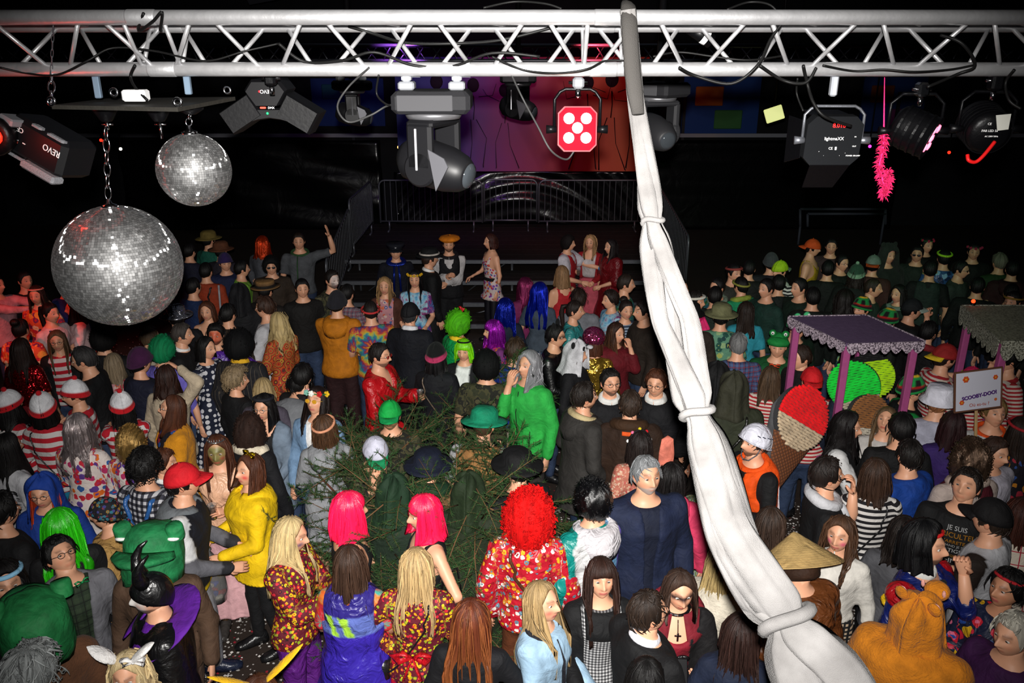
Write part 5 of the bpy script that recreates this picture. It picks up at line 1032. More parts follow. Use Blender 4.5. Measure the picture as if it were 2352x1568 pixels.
def tuft_cloud(mb, rs, N, cc, fn, sz):
    th, e0, az = fn(0)
    for k in range(N):
        j = rs.randint(len(az)); t = rs.rand()**.7; el = math.pi/2*(1-t)+e0[j]*t*.95; p = ell(az[j], el, th); d = p/np.linalg.norm(p); B = basis(d); a0 = rs.rand()*6.28
        pts = [p+d*(i*.3-.3)*sz+(B[:, 0]*math.cos(a0+i*1.3)+B[:, 1]*math.sin(a0+i*1.3))*sz*.6 for i in range(6)]
        mb.tube(pts, sz*.22, 3, cc*(.7+.6*rs.rand()), cap=False)
# ------------------------------------------------------------------ hats, hoods and what people wear
def dome(e_front, e_back, off, top=1.0, n=32, nr=10, flat=None):
    az = np.linspace(-math.pi, math.pi, n); aa = np.abs(az)/math.pi; e0 = np.radians(e_front+(e_back-e_front)*aa); rows = []
    for i in range(nr+1):
        t = i/nr; el = math.pi/2*(1-t)+e0*t; r = np.stack([(HA+off)*np.cos(el)*np.sin(az), -(HB+off)*np.cos(el)*np.cos(az), (HC+off)*np.sin(el)*np.where(np.sin(el) > 0, top, 1)], -1); rows.append(r)
    G_ = np.array(rows); G_[0] = G_[0].mean(0); V, F = grid(G_); return V, [f[::-1] for f in F], n, nr
def make_hat(P_, kind, col='black', col2=None, mat=None, *a):
    mb = MB(); c1 = np.array(c(col)); c2 = np.array(c(col2)) if col2 and not isinstance(col2, (list, tuple)) else c1; xf = lambda V: P_['hxf'](V, False); mat = mat or CLOTH; name = 'hat'
    rot = 0.0
    if kind in ('cap', 'capback', 'visor'):
        V, F, n, nr = dome(14, 2, .024, 1.02); V, F = thicken(V, F, .004); 
        if kind != 'visor': mb.add(V, F, c1)
        else: mb.tube([ell(t, math.radians(14), .026) for t in np.linspace(-math.pi, math.pi, 28)], .016, 6, c1, False, None)
        az = np.linspace(-1.05, 1.05, 13); rows = []
        for q in (0, .4, .8, 1.0):
            b = ell(az, np.full(13, math.radians(14)), .022); b[:, 1] -= q*.078*np.cos(az*1.2)+.0; b[:, 2] -= q*.018+q*.03*np.abs(np.sin(az))**2; b[:, 0] *= 1-.06*q; rows.append(b)
        V, F = grid(np.array(rows)); V, F = thicken(V, F, .005); mb.add(V, F, c2); name = 'cap'
        if kind == 'capback': x0 = xf; xf = lambda V: x0(V*np.array([-1, -1, 1]))
        mb.ball((0, 0, HC+.03), .007, 6, 4, c1)
    elif kind in ('beanie', 'bobble', 'rasta'):
        V, F, n, nr = dome(16, -8, .026, 1.10 if kind != 'rasta' else 1.12, 36, 14)
        cols = np.zeros((len(V), 3))
        t = np.repeat(np.linspace(0, 1, nr+1), n)
        if kind == 'rasta':
            pal = [c('black'), c('d8b020'), c('1a8a40'), c('d8b020'), c('b01818'), c('1a1a1a')]; jj = np.tile(np.arange(n), nr+1)
            idx = np.minimum((t*6).astype(int), 5); cols = np.array([pal[i] for i in idx]); z = (t > .45) & (t < .72) & ((jj//3) % 2 == 0); cols[z] = c('1a8a40'); cols[(t > .45) & (t < .72) & ((jj//3) % 2 == 1)] = c('141414')
        else: cols[:] = c1; cols[t > .82] = c2
        V2, F2 = thicken(V, F, .006); mb.add(V2, F2, np.vstack([cols, cols]))
        mb.tube([ell(q, math.radians(6+12*math.cos(q)), .022) for q in np.linspace(-math.pi, math.pi, 32)], .013, 7, c2 if kind != 'rasta' else c('1a8a40'), False)
        if kind == 'bobble': mb.ball((0, .02, HC*1.1+.038), .024, 10, 7, c2)
        mat = KNIT; name = 'knitted_hat'
    elif kind in ('bowler', 'bucket', 'boater', 'sunhat', 'conical', 'tophat', 'cowboy', 'fedora'):
        pr = dict(bowler=[(.152, .055), (.15, .06), (.112, .052), (.108, .10), (.095, .15), (.06, .178), (0, .186)], bucket=[(.155, .018), (.11, .06), (.102, .13), (.094, .142), (0, .145)], boater=[(.175, .062), (.112, .062), (.110, .135), (.104, .14), (0, .142)],
                  sunhat=[(.185, .04), (.15, .05), (.112, .06), (.102, .13), (.07, .155), (0, .16)], conical=[(.262, -.005), (.255, .0), (.17, .062), (.085, .125), (.02, .172), (0, .180)], tophat=[(.17, .06), (.112, .055), (.106, .15), (.115, .25), (.11, .255), (0, .255)],
                  cowboy=[(.20, .075), (.16, .052), (.112, .055), (.105, .12), (.085, .16), (0, .15)], fedora=[(.165, .055), (.112, .055), (.106, .11), (.085, .15), (.04, .15), (0, .14)])[kind]
        V, F = lathe(pr, 40); V, F = thicken(V, F, .004); k = 1.1 if kind != 'conical' else 1.0
        if kind in ('cowboy',): V[:, 2] += .9*np.clip(np.abs(V[:, 0])-.12, 0, 1)*.9
        V = V*np.array([1.0, k, 1]); C_ = np.tile(c1, (len(V), 1)); r = np.hypot(V[:, 0], V[:, 1]/k)
        if col2: C_[(V[:, 2] > .06) & (V[:, 2] < .096) & (r < .116) & (r > .09)] = c2
        mb.add(V, F, C_)
        if kind == 'conical':
            for i in range(16): rr = .26*(1-i/16.5); mb.tube([(rr*math.cos(q), rr*math.sin(q), .181*(1-rr/.262)-.004+.003) for q in np.linspace(0, 2*math.pi, 40)], .0022, 4, c1*.8, False)
        elif col2: mb.tube([(.113*math.cos(q), .113*1.1*math.sin(q), .078) for q in np.linspace(0, 2*math.pi, 32)], .013, 6, c2, False)
    elif kind == 'beret':
        V, F = lathe([(.085, .05), (.13, .06), (.155, .085), (.13, .115), (.06, .13), (0, .132)], 32); V[:, 0] += V[:, 2]*.15; mb.add(V*np.array([1, 1.1, 1]), F, c1); mb.tube([ell(q, math.radians(24), .02) for q in np.linspace(-math.pi, math.pi, 30)], .014, 6, c1*.8, False); mb.ball((.02, 0, .137), .010, 6, 5, c1); name = 'beret'
    elif kind == 'police':
        V, F = lathe([(.098, .045), (.10, .075), (.14, .12), (.13, .135), (0, .13)], 32); mb.add(V*np.array([1, 1.12, 1]), F, c1); az = np.linspace(-1.1, 1.1, 11); rows = [ell(az, np.full(11, math.radians(26)), .02+q*.05)+np.array([0, -q*.02, -q*.045-.01]) for q in (0, .5, 1)]; V, F = grid(np.array(rows)); V, F = thicken(V, F, .004); mb.add(V, F, c1); mb.ball((0, -.128, .10), (.016, .006, .02), 8, 6, c('silver'))
    elif kind == 'helmet':
        V, F, n, nr = dome(18, -14, .038, 1.02, 44, 16); V, F = thicken(V, F, .006); mb.add(V, F, c1)
        mb.tube([ell(q, math.radians(2+16*math.cos(q)), .040) for q in np.linspace(-math.pi, math.pi, 36)], .006, 6, c1*.9, False)
        for sd in (-1, 1):
            for (a0, e_) in ((1.0, 38), (1.35, 36), (1.75, 32), (2.15, 26)): mb.tube([ell(sd*(a0+q*.22), math.radians(e_-q*4), .0375) for q in (0, .5, 1)], .0095, 6, c('1c2238'), True, .35)
            mb.tube([(sd*.088, -.01, -.0), (sd*.082, -.03, -.06), (sd*.045, -.06, -.118), (0, -.075, -.128)], .005, 5, c('50545c'))
        mat = SATIN if not mat else mat; name = 'helmet'
    elif kind == 'hood':
        az = np.linspace(-math.pi, math.pi, 56); aa = np.abs(np.degrees(az)); rows = []; win = 48
        e_f = math.radians(34)
        for i in range(11):
            t = i/10; e_ = np.where(aa < win, e_f-.3*(aa/win)**2, 0.0); el = math.pi/2*(1-t)+e_*t; o_ = .040+.012*np.sin(az*5+t*4); rows.append(np.stack([(HA+o_)*np.cos(el)*np.sin(az), -(HB+o_)*np.cos(el)*np.cos(az), (HC+o_)*np.sin(el)], -1))
        base = rows[-1]
        for i in range(1, 9):
            q = i/8; z = base[:, 2]-q*.20; g = 1+.02*q+.30*q**3; r = np.stack([base[:, 0]*g, base[:, 1]*g+.02*q, z], -1); r = np.where((aa < win)[:, None], base, r); rows.append(r)
        G_ = np.array(rows); G_[0] = G_[0].mean(0); V, F = grid(G_); F = [f[::-1] for f in F if not (f[0]//56 >= 10 and aa[f[0] % 56] < win and aa[f[1] % 56] < win)]; V, F = thicken(V, F, .010); C_ = np.tile(c1, (len(V), 1)); mb.add(V, F, C_); name = 'hood'
        x0 = xf; xf = lambda V: P_['hxf'](V, True)
        for e in (a[0] if a else ()):
            if e == 'ears':
                for sd in (-1, 1): mb.ball((sd*.085, .01, .135), (.035, .016, .04), 10, 7, c1)
                for sd in (-1, 1): mb.ball((sd*.087, -.008, .138), (.02, .006, .024), 8, 6, c2)
            if e == 'snout': mb.ball((0, -.165, .075), (.062, .06, .045), 14, 9, c1*1.1); mb.ball((0, -.222, .09), (.018, .012, .014), 8, 6, c('black')); [mb.ball((s_*.055, -.128, .115), (.010, .008, .024), 8, 6, c2) for s_ in (-1, 1)]
            if e == 'panda':
                for sd in (-1, 1): mb.ball((sd*.05, -.10, .085), (.022, .014, .030), 10, 7, c('black')); mb.ball((sd*.05, -.112, .087), (.009, .006, .011), 8, 5, c('white')); mb.ball((sd*.10, .0, .125), (.034, .02, .036), 10, 7, c('black'))
                mb.ball((0, -.145, .10), (.03, .035, .022), 10, 7, c1)
    elif kind == 'horns':
        V, F, n, nr = dome(26, -36, .022, 1.0, 36, 12); V, F = thicken(V, F, .006); mb.add(V, F, c1)
        for sd in (-1, 1):
            pts = [(sd*.035, -.03, .10), (sd*.06, -.05, .15), (sd*.085, -.05, .21), (sd*.085, -.02, .265), (sd*.075, .02, .30)]; mb.tube(pts, [.042, .036, .026, .014, .003], 12, c1)
        mat = LEATHER; name = 'horned_cap'
    elif kind == 'frogmask':
        for (cx, cy, cz, rx, ry, rz_) in ((0, 0, .03, .17, .185, .19),):
            V, F = lathe([(1.0, -.95), (1.03, -.6), (1.0, -.1), (.97, .35), (.86, .65), (.55, .83), (0, .9)], 26); nz = np.sin(V[:, 0]*9+V[:, 2]*5)*.03; V = V*(1+nz[:, None]); V = V*np.array([rx, ry, rz_])+np.array([cx, cy, cz]); V, F = thicken(V, F, .014); mb.add(V, F, c1)
        az = np.linspace(-1.2, 1.2, 15); rows = [np.stack([(.165+q*.02)*np.sin(az), -(.18+q*.14*np.cos(az))*np.cos(az*.8), az*0+.03-q*.03], -1) for q in (0, .35, .7, 1)]; V, F = grid(np.array(rows)); V, F = thicken(V, F, .03); mb.add(V, F, c1)
        for sd in (-1, 1):
            V, F = lathe([(.048, -.045), (.052, -.03), (.052, .03), (.046, .045), (0, .045)], 16); mb.add(V @ rotm('X', 0.5).T+np.array([sd*.155, -.06, .155]), F, c1*1.15); mb.ball((sd*.155, -.085, .115), (.036, .03, .014), 10, 6, c('white'))
        mat = FOAM; name = 'foam_mask'
    elif kind == 'tiara':
        mb.tube([ell(q, math.radians(48), .022) for q in np.linspace(-1.5, 1.5, 15)], .005, 5, c1)
        for q in np.linspace(-1.2, 1.2, 9): p = ell(q, math.radians(48), .022); mb.tube([p, p+np.array([0, 0, .035*(1-abs(q)*.5)])], [.006, .001], 4, c1)
        mat = FOIL; name = 'tiara'
    elif kind == 'bandana':
        V, F, n, nr = dome(24, -22, .022, 1.0, 36, 12); V, F = thicken(V, F, .004); mb.add(V, F, c1); mb.ball((0, .125, -.03), (.02, .02, .018), 8, 6, c1)
        for sd in (-1, 1): mb.tube([(0, .125, -.03), (sd*.025, .14, -.08), (sd*.03, .13, -.15)], [.012, .02, .006], 6, c1, True, .4)
        name = 'bandana'
    elif kind == 'ballcap':
        mb.ball((0, 0, .07), (.125, .125, .115), 18, 12, c1); name = 'sequin_hat'
    elif kind == 'froghat':
        V, F, n, nr = dome(18, -5, .03, 1.0, 32, 10); V, F = thicken(V, F, .008); mb.add(V, F, c1); mb.ball((0, -.10, .08), (.11, .08, .045), 16, 8, c1)
        for sd in (-1, 1): mb.ball((sd*.06, -.06, .155), .036, 12, 8, c1*1.1); mb.ball((sd*.06, -.087, .162), .018, 10, 6, c('white')); mb.ball((sd*.06, -.103, .163), .007, 8, 5, c('black'))
        name = 'frog_hat'
    o = mb.build(name, mat, P_['root'], xf=xf)
    if kind == 'frogmask': o['label'] = 'painted green foam mask'
def hood_down(P_, col, mat):
    mb = MB(); cc = np.array(c(col)); az = np.linspace(.5, 2*math.pi-.5, 24); rows = []
    for q, (r, z, yb) in enumerate(((.085, 1.475, 0), (.10, 1.515, .0), (.125, 1.50, .03), (.135, 1.45, .05), (.12, 1.40, .055))):
        b = (1-np.cos(az))/2; rows.append(np.stack([r*np.sin(az)*(1+.2*b), -.9*r*np.cos(az)+yb*b+.01, z-.035*(1-b)-.10*(q/4)*b*b], -1))
    V, F = grid(np.array(rows)); V, F = thicken(V, F, .012); mb.add(V, F, cc); mb.build('hood', mat, P_['root'], xf=P_['bend'])
def X_glasses(P_, col='black', lens=None):
    mb = MB()
    for sd in (-1, 1):
        mb.tube([(sd*.032+.021*math.cos(q), -.103+.006*abs(math.cos(q))*0, .006+.016*math.sin(q)) for q in np.linspace(0, 2*math.pi, 14)], .0022, 4, c(col), False)
        mb.tube([(sd*.053, -.102, .010), (sd*.078, -.06, .012), (sd*.080, .0, .006)], .002, 4, c(col))
        if lens: mb.ball((sd*.032, -.103, .006), (.020, .002, .0155), 12, 6, c(lens))
    mb.tube([(-.012, -.106, .012), (.012, -.106, .012)], .002, 4, c(col)); mb.build('glasses', LEATHER, P_['root'], xf=lambda V: P_['hxf'](V, False))
def X_band(P_, col='red', el=24, r=.009, flat=1.0, mat=None, off=.022):
    mb = MB(); mb.tube([ell(q, math.radians(el+6*math.cos(q)), off) for q in np.linspace(-math.pi, math.pi, 36)], r, 6, c(col), False); mb.build('headband', mat or CLOTH, P_['root'], xf=lambda V: P_['hxf'](V, False))
def X_alice(P_, cols, n=9, r=.018):          # hair band over the top with flowers
    mb = MB(); mb.tube([(.1*math.sin(q), -.01, (HC+.022)*math.cos(q)) for q in np.linspace(-1.6, 1.6, 20)], .007, 5, c('black'))
    for i, q in enumerate(np.linspace(-1.3, 1.3, n)): mb.ball((.102*math.sin(q), -.02, (HC+.026)*math.cos(q)), r, 8, 6, c(cols[i % len(cols)]))
    mb.build('flower_headband', CLOTH, P_['root'], xf=lambda V: P_['hxf'](V, False))
def X_crown(P_, cols, n=9, el=30, r=.020):
    mb = MB(); mb.tube([ell(q, math.radians(el), .022) for q in np.linspace(-math.pi, math.pi, 30)], .005, 5, c('green'), False)
    for i, q in enumerate(np.linspace(-1.45, 1.45, n)):
        p = ell(q, math.radians(el), .030)
        for k in range(5): a_ = k*1.2566; mb.ball(p+np.array([math.cos(a_), 0, math.sin(a_)])*r*.6, r*.5, 6, 4, c(cols[i % len(cols)]))
        mb.ball(p*1.06, r*.5, 6, 4, c(cols[i % len(cols)]))
    mb.build('flower_crown', CLOTH, P_['root'], xf=lambda V: P_['hxf'](V, False))
def X_bow(P_, col='gold', pos=(.03, -.02, .14), sz=.05, mat=None, name='hair_bow'):
    mb = MB(); p = np.array(pos)
    for sd in (-1, 1): mb.tube([p, p+np.array([sd*sz*.5, 0, sz*.35]), p+np.array([sd*sz, 0, sz*.3]), p+np.array([sd*sz*.9, 0, -sz*.3]), p], [sz*.12, sz*.3, sz*.34, sz*.3, sz*.1], 7, c(col), True, .45)
    mb.ball(p, sz*.2, 8, 6, c(col)); mb.build(name, mat or SATIN, P_['root'], xf=lambda V: P_['hxf'](V, False))
def X_ears(P_, col='yellow', tipc='black', L=.20, ang=.5, wid=.03, pos=(.05, .0, .11), both=True):
    for sd in ((-1, 1) if both else (1,)):
        mb = MB(); q = np.linspace(0, 1, 8); p = np.stack([sd*(pos[0]+np.sin(ang)*L*q), pos[1]+q*0, pos[2]+np.cos(ang)*L*q], -1); v, f = tube(p, wid*np.sin(np.clip(q*.9+.1, 0, 1)*math.pi)**.7+.003, 8, True, .35); C_ = np.tile(np.array(c(col)), (len(v), 1)); C_[np.repeat(q, 8) > .72] = c(tipc)
        mb.add(v, f, C_); mb.build('ear', FUR, P_['root'], xf=lambda V: P_['hxf'](V, False))
def X_scarf(P_, col, r=.045, ends=0, mat=None, zz=1.475):
    mb = MB(); mb.tube([(.098*math.sin(q)*(1.15), -.088*math.cos(q)+.008, zz+.03*(-math.cos(q))) for q in np.linspace(0, 2*math.pi, 26)], r, 8, c(col), False)
    for k in range(ends): mb.tube([(.03*(k*2-1), -.10, zz-.03), (.04*(k*2-1), -.155, zz-.15), (.05*(k*2-1), -.165, zz-.40)], [r*.7, r*.9, r*.9], 7, c(col), True, .5)
    mb.build('scarf', mat or CLOTH, P_['root'], xf=P_['bend'])
def X_collar(P_, col='white', r=.012, zz=1.492, mat=None):
    mb = MB(); rr = .068 if P_['sex'] == 'm' else .062; mb.tube([(rr*math.sin(q)*1.12, -rr*math.cos(q)+.010, zz-.022*(math.cos(q))) for q in np.linspace(0, 2*math.pi, 22)], r, 6, c(col), False, 2.0); mb.build('collar', mat or CLOTH, P_['root'], xf=P_['bend'])
def X_bigcollar(P_, col='purple', sz=.17):
    az = np.linspace(.35, 2*math.pi-.35, 22); rows = [np.stack([(.075+sz*q)*np.sin(az)*1.25, -(.075+sz*q)*np.cos(az)*1.0+.01, 1.49+.09*q*(1-np.cos(az))/2-.15*q*(1+np.cos(az))/2-.03*q], -1) for q in np.linspace(0, 1, 6)]
    V, F = grid(np.array(rows)); V, F = thicken(V, F, .008); mb = MB(); mb.add(V, F, c(col)); mb.build('collar', CLOTH, P_['root'], xf=P_['bend'])
def X_strap(P_, col='brown', bag=True, side=1, r=.010, bagcol=None, bz=.90):
    T = P_['torso']; pts = []; o_ = P_['top']['off']+.018
    for q in np.linspace(0, 2*math.pi, 34):
        z = 1.17+.27*math.cos(q); a_ = q; rx, ry = np.interp(z, PZ, P_['rx0'])+o_, np.interp(z, PZ, P_['ry0'])+o_; cy = np.interp(z, PZ, PCY)
        x = -side*rx*math.cos(q)*(.55 if z > 1.3 else .9); yy = ry*math.sqrt(max(0, 1-(x/rx)**2))*(1 if math.sin(q) >= 0 else -1); pts.append((x, yy+cy, z))
    mb = MB(); mb.tube(pts, r, 6, c(col), False, None, True); mb.build('bag_strap', LEATHER, P_['root'], xf=P_['bend'])
    if bag: mb = MB(); mb.bbox((side*.225, 0, bz), (.08, .20, .16), .025, 0, c(bagcol or col)); mb.build('bag', LEATHER, P_['root'], xf=P_['bend'])
def X_wrist(P_, sd=1, col='2c90d8', r=.036):
    Sh, E, Wr, _ = P_['A'][sd]; d = (Wr-E)/np.linalg.norm(Wr-E); L = P_['top']['sl']; r = r+(P_['top']['slr'] if L > .95 else 0)*.5
    mb = MB(); mb.tube([Wr-d*.012, Wr+d*.012], r*(.9 if P_['sex'] == 'f' else 1), 12, c(col)); mb.build('wristband', SATIN, P_['root'], xf=P_['bend'])
def X_beltbow(P_, col='red'):
    mb = MB(); p = np.array([.02, P_['ry0'][3]+.04, 1.07])
    for sd in (-1, 1): mb.tube([p, p+[sd*.06, .02, .05], p+[sd*.11, .02, .03], p+[sd*.08, .02, -.02], p], [.012, .03, .034, .028, .012], 7, c(col), True, .5); mb.tube([p, p+[sd*.03, .02, -.08], p+[sd*.06, .02, -.16]], [.012, .022, .02], 6, c(col), True, .4)
    mb.build('belt_bow', SATIN, P_['root'], xf=P_['bend'])
def X_patch(P_, col, zz, w, hgt, back=True, x0=0.0, name='patch', dz=0.0, mat=None, eo=0.0):
    """a band of other cloth sewn on the torso"""
    o_ = P_['top']['off']+.006+eo; xs = np.linspace(x0-w/2, x0+w/2, 12); rows = []
    for z in np.linspace(zz-hgt/2, zz+hgt/2, 4):
        zq = z+dz*(xs-x0); rx, ry, cy = np.interp(zq, PZ, P_['rx0'])+o_, np.interp(zq, PZ, P_['ry0'])+o_, np.interp(zq, PZ, PCY); y = ry*np.sqrt(np.clip(1-(xs/rx)**2, .02, 1)); rows.append(np.stack([xs, (y if back else -y)+cy, zq], -1))
    V, F = grid(np.array(rows)); F = F if not back else [f[::-1] for f in F]; V, F = thicken(V, F, -.003); mb = MB(); mb.add(V, F, c(col)); mb.build(name, mat or CLOTH, P_['root'], xf=P_['bend'])
def X_mesh(P_, name, mat, fn, headspace=False):
    mb = MB(); fn(mb, P_); mb.build(name, mat, P_['root'], xf=(lambda V: P_['hxf'](V, False)) if headspace else P_['bend'])
EXTRA = dict(glasses=X_glasses, band=X_band, alice=X_alice, crown=X_crown, bow=X_bow, ears=X_ears, scarf=X_scarf, collar=X_collar, bigcollar=X_bigcollar, strap=X_strap, wrist=X_wrist, beltbow=X_beltbow, patch=X_patch, mesh=X_mesh)
# ------------------------------------------------------------------ fabrics
RWS = pattern('red_white_stripes', 'stripe', ['c8c4c2', 'b01828'], .085, .9); BWS = pattern('black_white_stripes', 'stripe', ['c8c4c0', '141216'], .045, .85); RWF = pattern('fine_red_white_stripes', 'stripe', ['c8bcb0', 'a02028'], .035, .9)
YFL = pattern('yellow_blossom_print', 'floral', ['5a1020', 'd8b010', 'c02030', '88a020', '301018', 'd09010'], 44.0, .7); RFL = pattern('retro_red_print', 'floral', ['b01c2c', 'd8a020', 'd8d0c8', '5a7a8a', '8a1420', 'b0602a'], 32.0, .4, fold=.6)
CFL = pattern('candy_flower_print', 'floral', ['d8ccc6', 'c02838', 'd86a20', '5a3a8a', 'b03060', '2c5a9a'], 16.0, .8); PFL = pattern('pink_flower_print', 'floral', ['b07a80', 'a02838', 'c8a8a0', '4a5a8a', 'c05a3a'], 20.0, .8); OFL = pattern('orange_flower_print', 'floral', ['d85a30', 'e8a040', 'c02838', 'e8c8a0', '7a2a5a'], 13.0, .8)
RETRO = pattern('retro_orange_swirls', 'cells', ['a02818', 'c05a1a', '8a1c30', 'b88a2a', '5a2a20'], 11.0, .8); GRETRO = pattern('green_retro_rings', 'cells', ['5a6a3a', '8a9a6a', '2c4a8a', 'b0a860', '3a5a50'], 13.0, .8); KFL = pattern('kimono_flowers', 'floral', ['1a2038', 'c02030', 'd86a8a', 'd8a820', '284a98', 'c02038'], 15.0, .5, fold=.6)
DFL = pattern('dress_flower_print', 'floral', ['c8b8b4', 'c86a28', '7a3a9a', 'b02a40', '4a5a9a'], 24.0, .8); BFL = pattern('pale_doodle_print', 'blobs', ['c8c4c0', 'b02838', '2c3a7a', '1c1c20', 'c86a30'], 24.0, .8); NFL = pattern('dark_flower_print', 'floral', ['18141c', 'c07a20', 'a02838', '2c4a8a'], 14.0, .8); HAW = pattern('hawaiian_green_print', 'floral', ['5a8a70', '1c4a40', '8aa878', '14383a', 'a0a858'], 15.0, .8)
HAW2 = pattern('hawaiian_blue_print', 'floral', ['3a7a78', '8a9a40', '1c5a6a', '2a6a3a'], 14.0, .8); POLKA = pattern('navy_polka_dots', 'dots', ['12182c', 'c8c8cc'], 17.0, .8); TIE = pattern('rainbow_tie_dye', 'tiedye', ['7a1c4a', '2c5a8a', '3a8a7a', 'b0a030', 'c05a28'], 6.5, .85); TIE2 = pattern('blue_tie_dye', 'tiedye', ['5a9ac0', '28387a', '8a2a6a', '9ac0d0'], 5.0, .85); TIE3 = pattern('red_tie_dye', 'tiedye', ['b82028', 'c86a20', '2a9a8a', 'c02838'], 4.0, .85)
CAMO = pattern('camouflage', 'camo', ['2a2c1c', '3c3a24', '1a1a14', '4a4630'], 12.0, .9); BWC = pattern('black_white_check', 'check', ['b8b8bc', '3a3a44', '101014'], .045, .85); GING = pattern('fine_gingham', 'check', ['b8b8b8', '6a6a6c', '2a2a2c'], .020, .85); PLAID = pattern('blue_red_plaid', 'plaid', ['243050', '4a5a80', '8a3038'], .05, .85); GPLAID = pattern('dark_green_plaid', 'plaid', ['1c2a1c', '2c3a28', '0e140e'], .06, .85); RPLAID = pattern('grey_pink_plaid', 'plaid', ['3a3a4a', '7a6a72', '8a3a44'], .05, .85)
SEQR = pattern('red_sequins', 'sequin', ['8a1018', 'c02028'], 90.0); SEQG = pattern('gold_sequins', 'sequin', ['8a5a2a', 'b8905a'], 70.0); SEQP = pattern('pink_sequins', 'sequin', ['c02870', 'd8709a'], 80.0); GOLDF = pattern('gold_sequin_cloth', 'sequin', ['b8861c', 'd8b040'], 110.0); PIN = pattern('dark_pinstripe', 'vstripe', ['16161a', '4a4238'], .035, .85); FISH = pattern('black_net_pattern', 'check', ['b09a80', '1a181a', '101010'], .028, .8); HARL = pattern('dark_check_tights', 'check', ['5a8a92', '141820', '10141a'], .035, .8); PAISLEY = pattern('paisley_print', 'floral', ['15151c', '2a6a7a', '8a6a2a', '7a2a3a', '3a3a7a'], 40.0, .8); EMB = pattern('embroidered_cross', 'plaid', ['c8bcac', 'c8bcac', 'a02838'], .09, .85); BURL = vcol('burlap', .95, 0, .8, 90.0, fold=.9); ARM_SH = pattern('blue_shiny_print', 'floral', ['2a4a7a', '7aa0c0', '1c2a4a', '8a8a5a'], 12.0, .35)
P = person; L = 'long'
H1, H2 = 'f', 'm'
def hs(*a, **k): return (a[0], a[1], k.get('L', .30), k.get('mat'), k.get('fr', False), k.get('vol', 0.0), k.get('wave', 0.0), None, k.get('n', 0), k.get('tip'))
SHORTN = hs('short', 'hblack'); SHORTB = hs('short', 'hbrown')
# ------------------------------------------------------------------ nearest rows
P1 = P(75, 1400, 1.76, -140, 'person in brown jacket under big green foam mask at the bottom left', 'm', SHORTB, G('jacket', 'brown', KNIT), bot=('trousers', 'dbrown'), hat=('frogmask', '1a6a38'), head=(0, 12))
P2 = P(345, 1240, 1.74, 5, 'person in brown jacket wearing green foam mask with two eye boxes', 'm', SHORTB, G('jacket', '4e3a2c'), bot=('trousers', '4a3a30'), hat=('frogmask', '1c7040'), head=(-5, 18))
P3 = P(122, 1250, 1.78, 35, 'person with glasses in grey tweed blazer, green plaid shirt and bow tie', 'm', hs('short', 'hblack', vol=.008), G('jacket', '6a6a70', open=.07), G('shirt', 'green', GPLAID), arms=('down', 'low'), head=(20, 28), ex=[('glasses',), ('bow', '0c8a4a', (.0, -.14, -.19), .04)])
P4 = P(225, 1158, 1.70, -80, 'person in paisley bandana and tan burlap outfit seen from the side', 'm', SHORTN, G('coat', 'b08a50', BURL, hem=.70, wr=.02), bot=('trousers', 'navy'), hat=('bandana', 'black', None, PAISLEY), arms=('down', 'fwd'))
P5 = P(148, 1172, 1.66, -150, 'person in shiny bright green long wig facing away', 'f', hs('long', '30c018', L=.30, mat=WIG, vol=.012), G('tee', 'black'), arms=('fwd', 'fwd'))
P6 = P(92, 1098, 1.66, 12, 'person in blue hooded cloak with long orange-red hair and glasses', 'f', hs('long', 'd04a28', L=.42, fr=False), G('robe', '1a3a8a', flare=.10), bot=('jeans', 'black'), hat=('hood', '16388a'), arms=('down', 'fwd'), ex=[('glasses',)])
P7 = P(345, 1322, 1.72, -65, 'person in black horned cap, purple collar and black cape with white face paint', 'm', hs('buzz', 'hblack'), G('cape', '0c0c0e', LEATHER, off=.05, hem=.2), bot=('trousers', 'black'), fk=dict(paint='d8dcdc', beard='1c1614'), hat=('horns', '0c0c0e'), ex=[('bigcollar', '5a1c90', .15)])
P8 = P(290, 1502, 1.62, 5, 'person in curly blond wig with black and white ears at the bottom edge', 'f', hs('long', 'lblond', L=.26, mat=WIG, wave=.015), G('tee', 'tan'), fk=dict(cheeks='c86a58'), ex=[('ears', 'white', 'white', .17, .9, .05, (.04, -.03, .11)), ('bow', 'white', (.06, -.06, .12), .06)])
P9 = P(58, 1512, 1.72, 160, 'person with messy silver grey hair cut by the bottom left corner', 'm', hs('messy', '787c7c', vol=.03, n=200), G('jacket', '3a2a20'))
P10 = P(18, 1282, 1.68, 40, 'person with pale blue headband at the left edge', 'f', hs('bob', 'hblack', L=.16), G('tee', 'black'), ex=[('band', '8ac0e0', 30, .014)])
P11 = P(-5, 1142, 1.70, 150, 'dark-haired person in black top cut by the left edge', 'm', hs('short', 'hblack', vol=.02), G('sweater', 'black'))
P12 = P(8, 1000, 1.70, 150, 'person in white shirt with silver tube jetpack at the left edge', 'f', hs('long', 'hblack', L=.34), G('tee', 'lgrey', neck='round'), bot=('jeans', 'black'))
P13 = P(310, 1045, 1.78, 165, 'dark curly-haired person in black-and-white checked shirt with blue braces', 'm', hs('curlyshort', 'hblack', n=420, vol=.008), G('shirt', 'white', BWC), bot=('jeans', 'jeans'), head=(15, 0), ex=[('strap', '2a5a98', False, 1, .016), ('strap', '2a5a98', False, -1, .016)])
P14 = P(368, 1045, 1.68, 95, 'brown-haired person in checked shirt beside the red cap', 'f', hs('short', 'chest', vol=.006), G('shirt', 'white', pattern('navy_white_check', 'check', ['a8a8b4', '3a4058', '141828'], .03)), bot=('jeans', 'jeans'), ex=[('collar', 'white')])
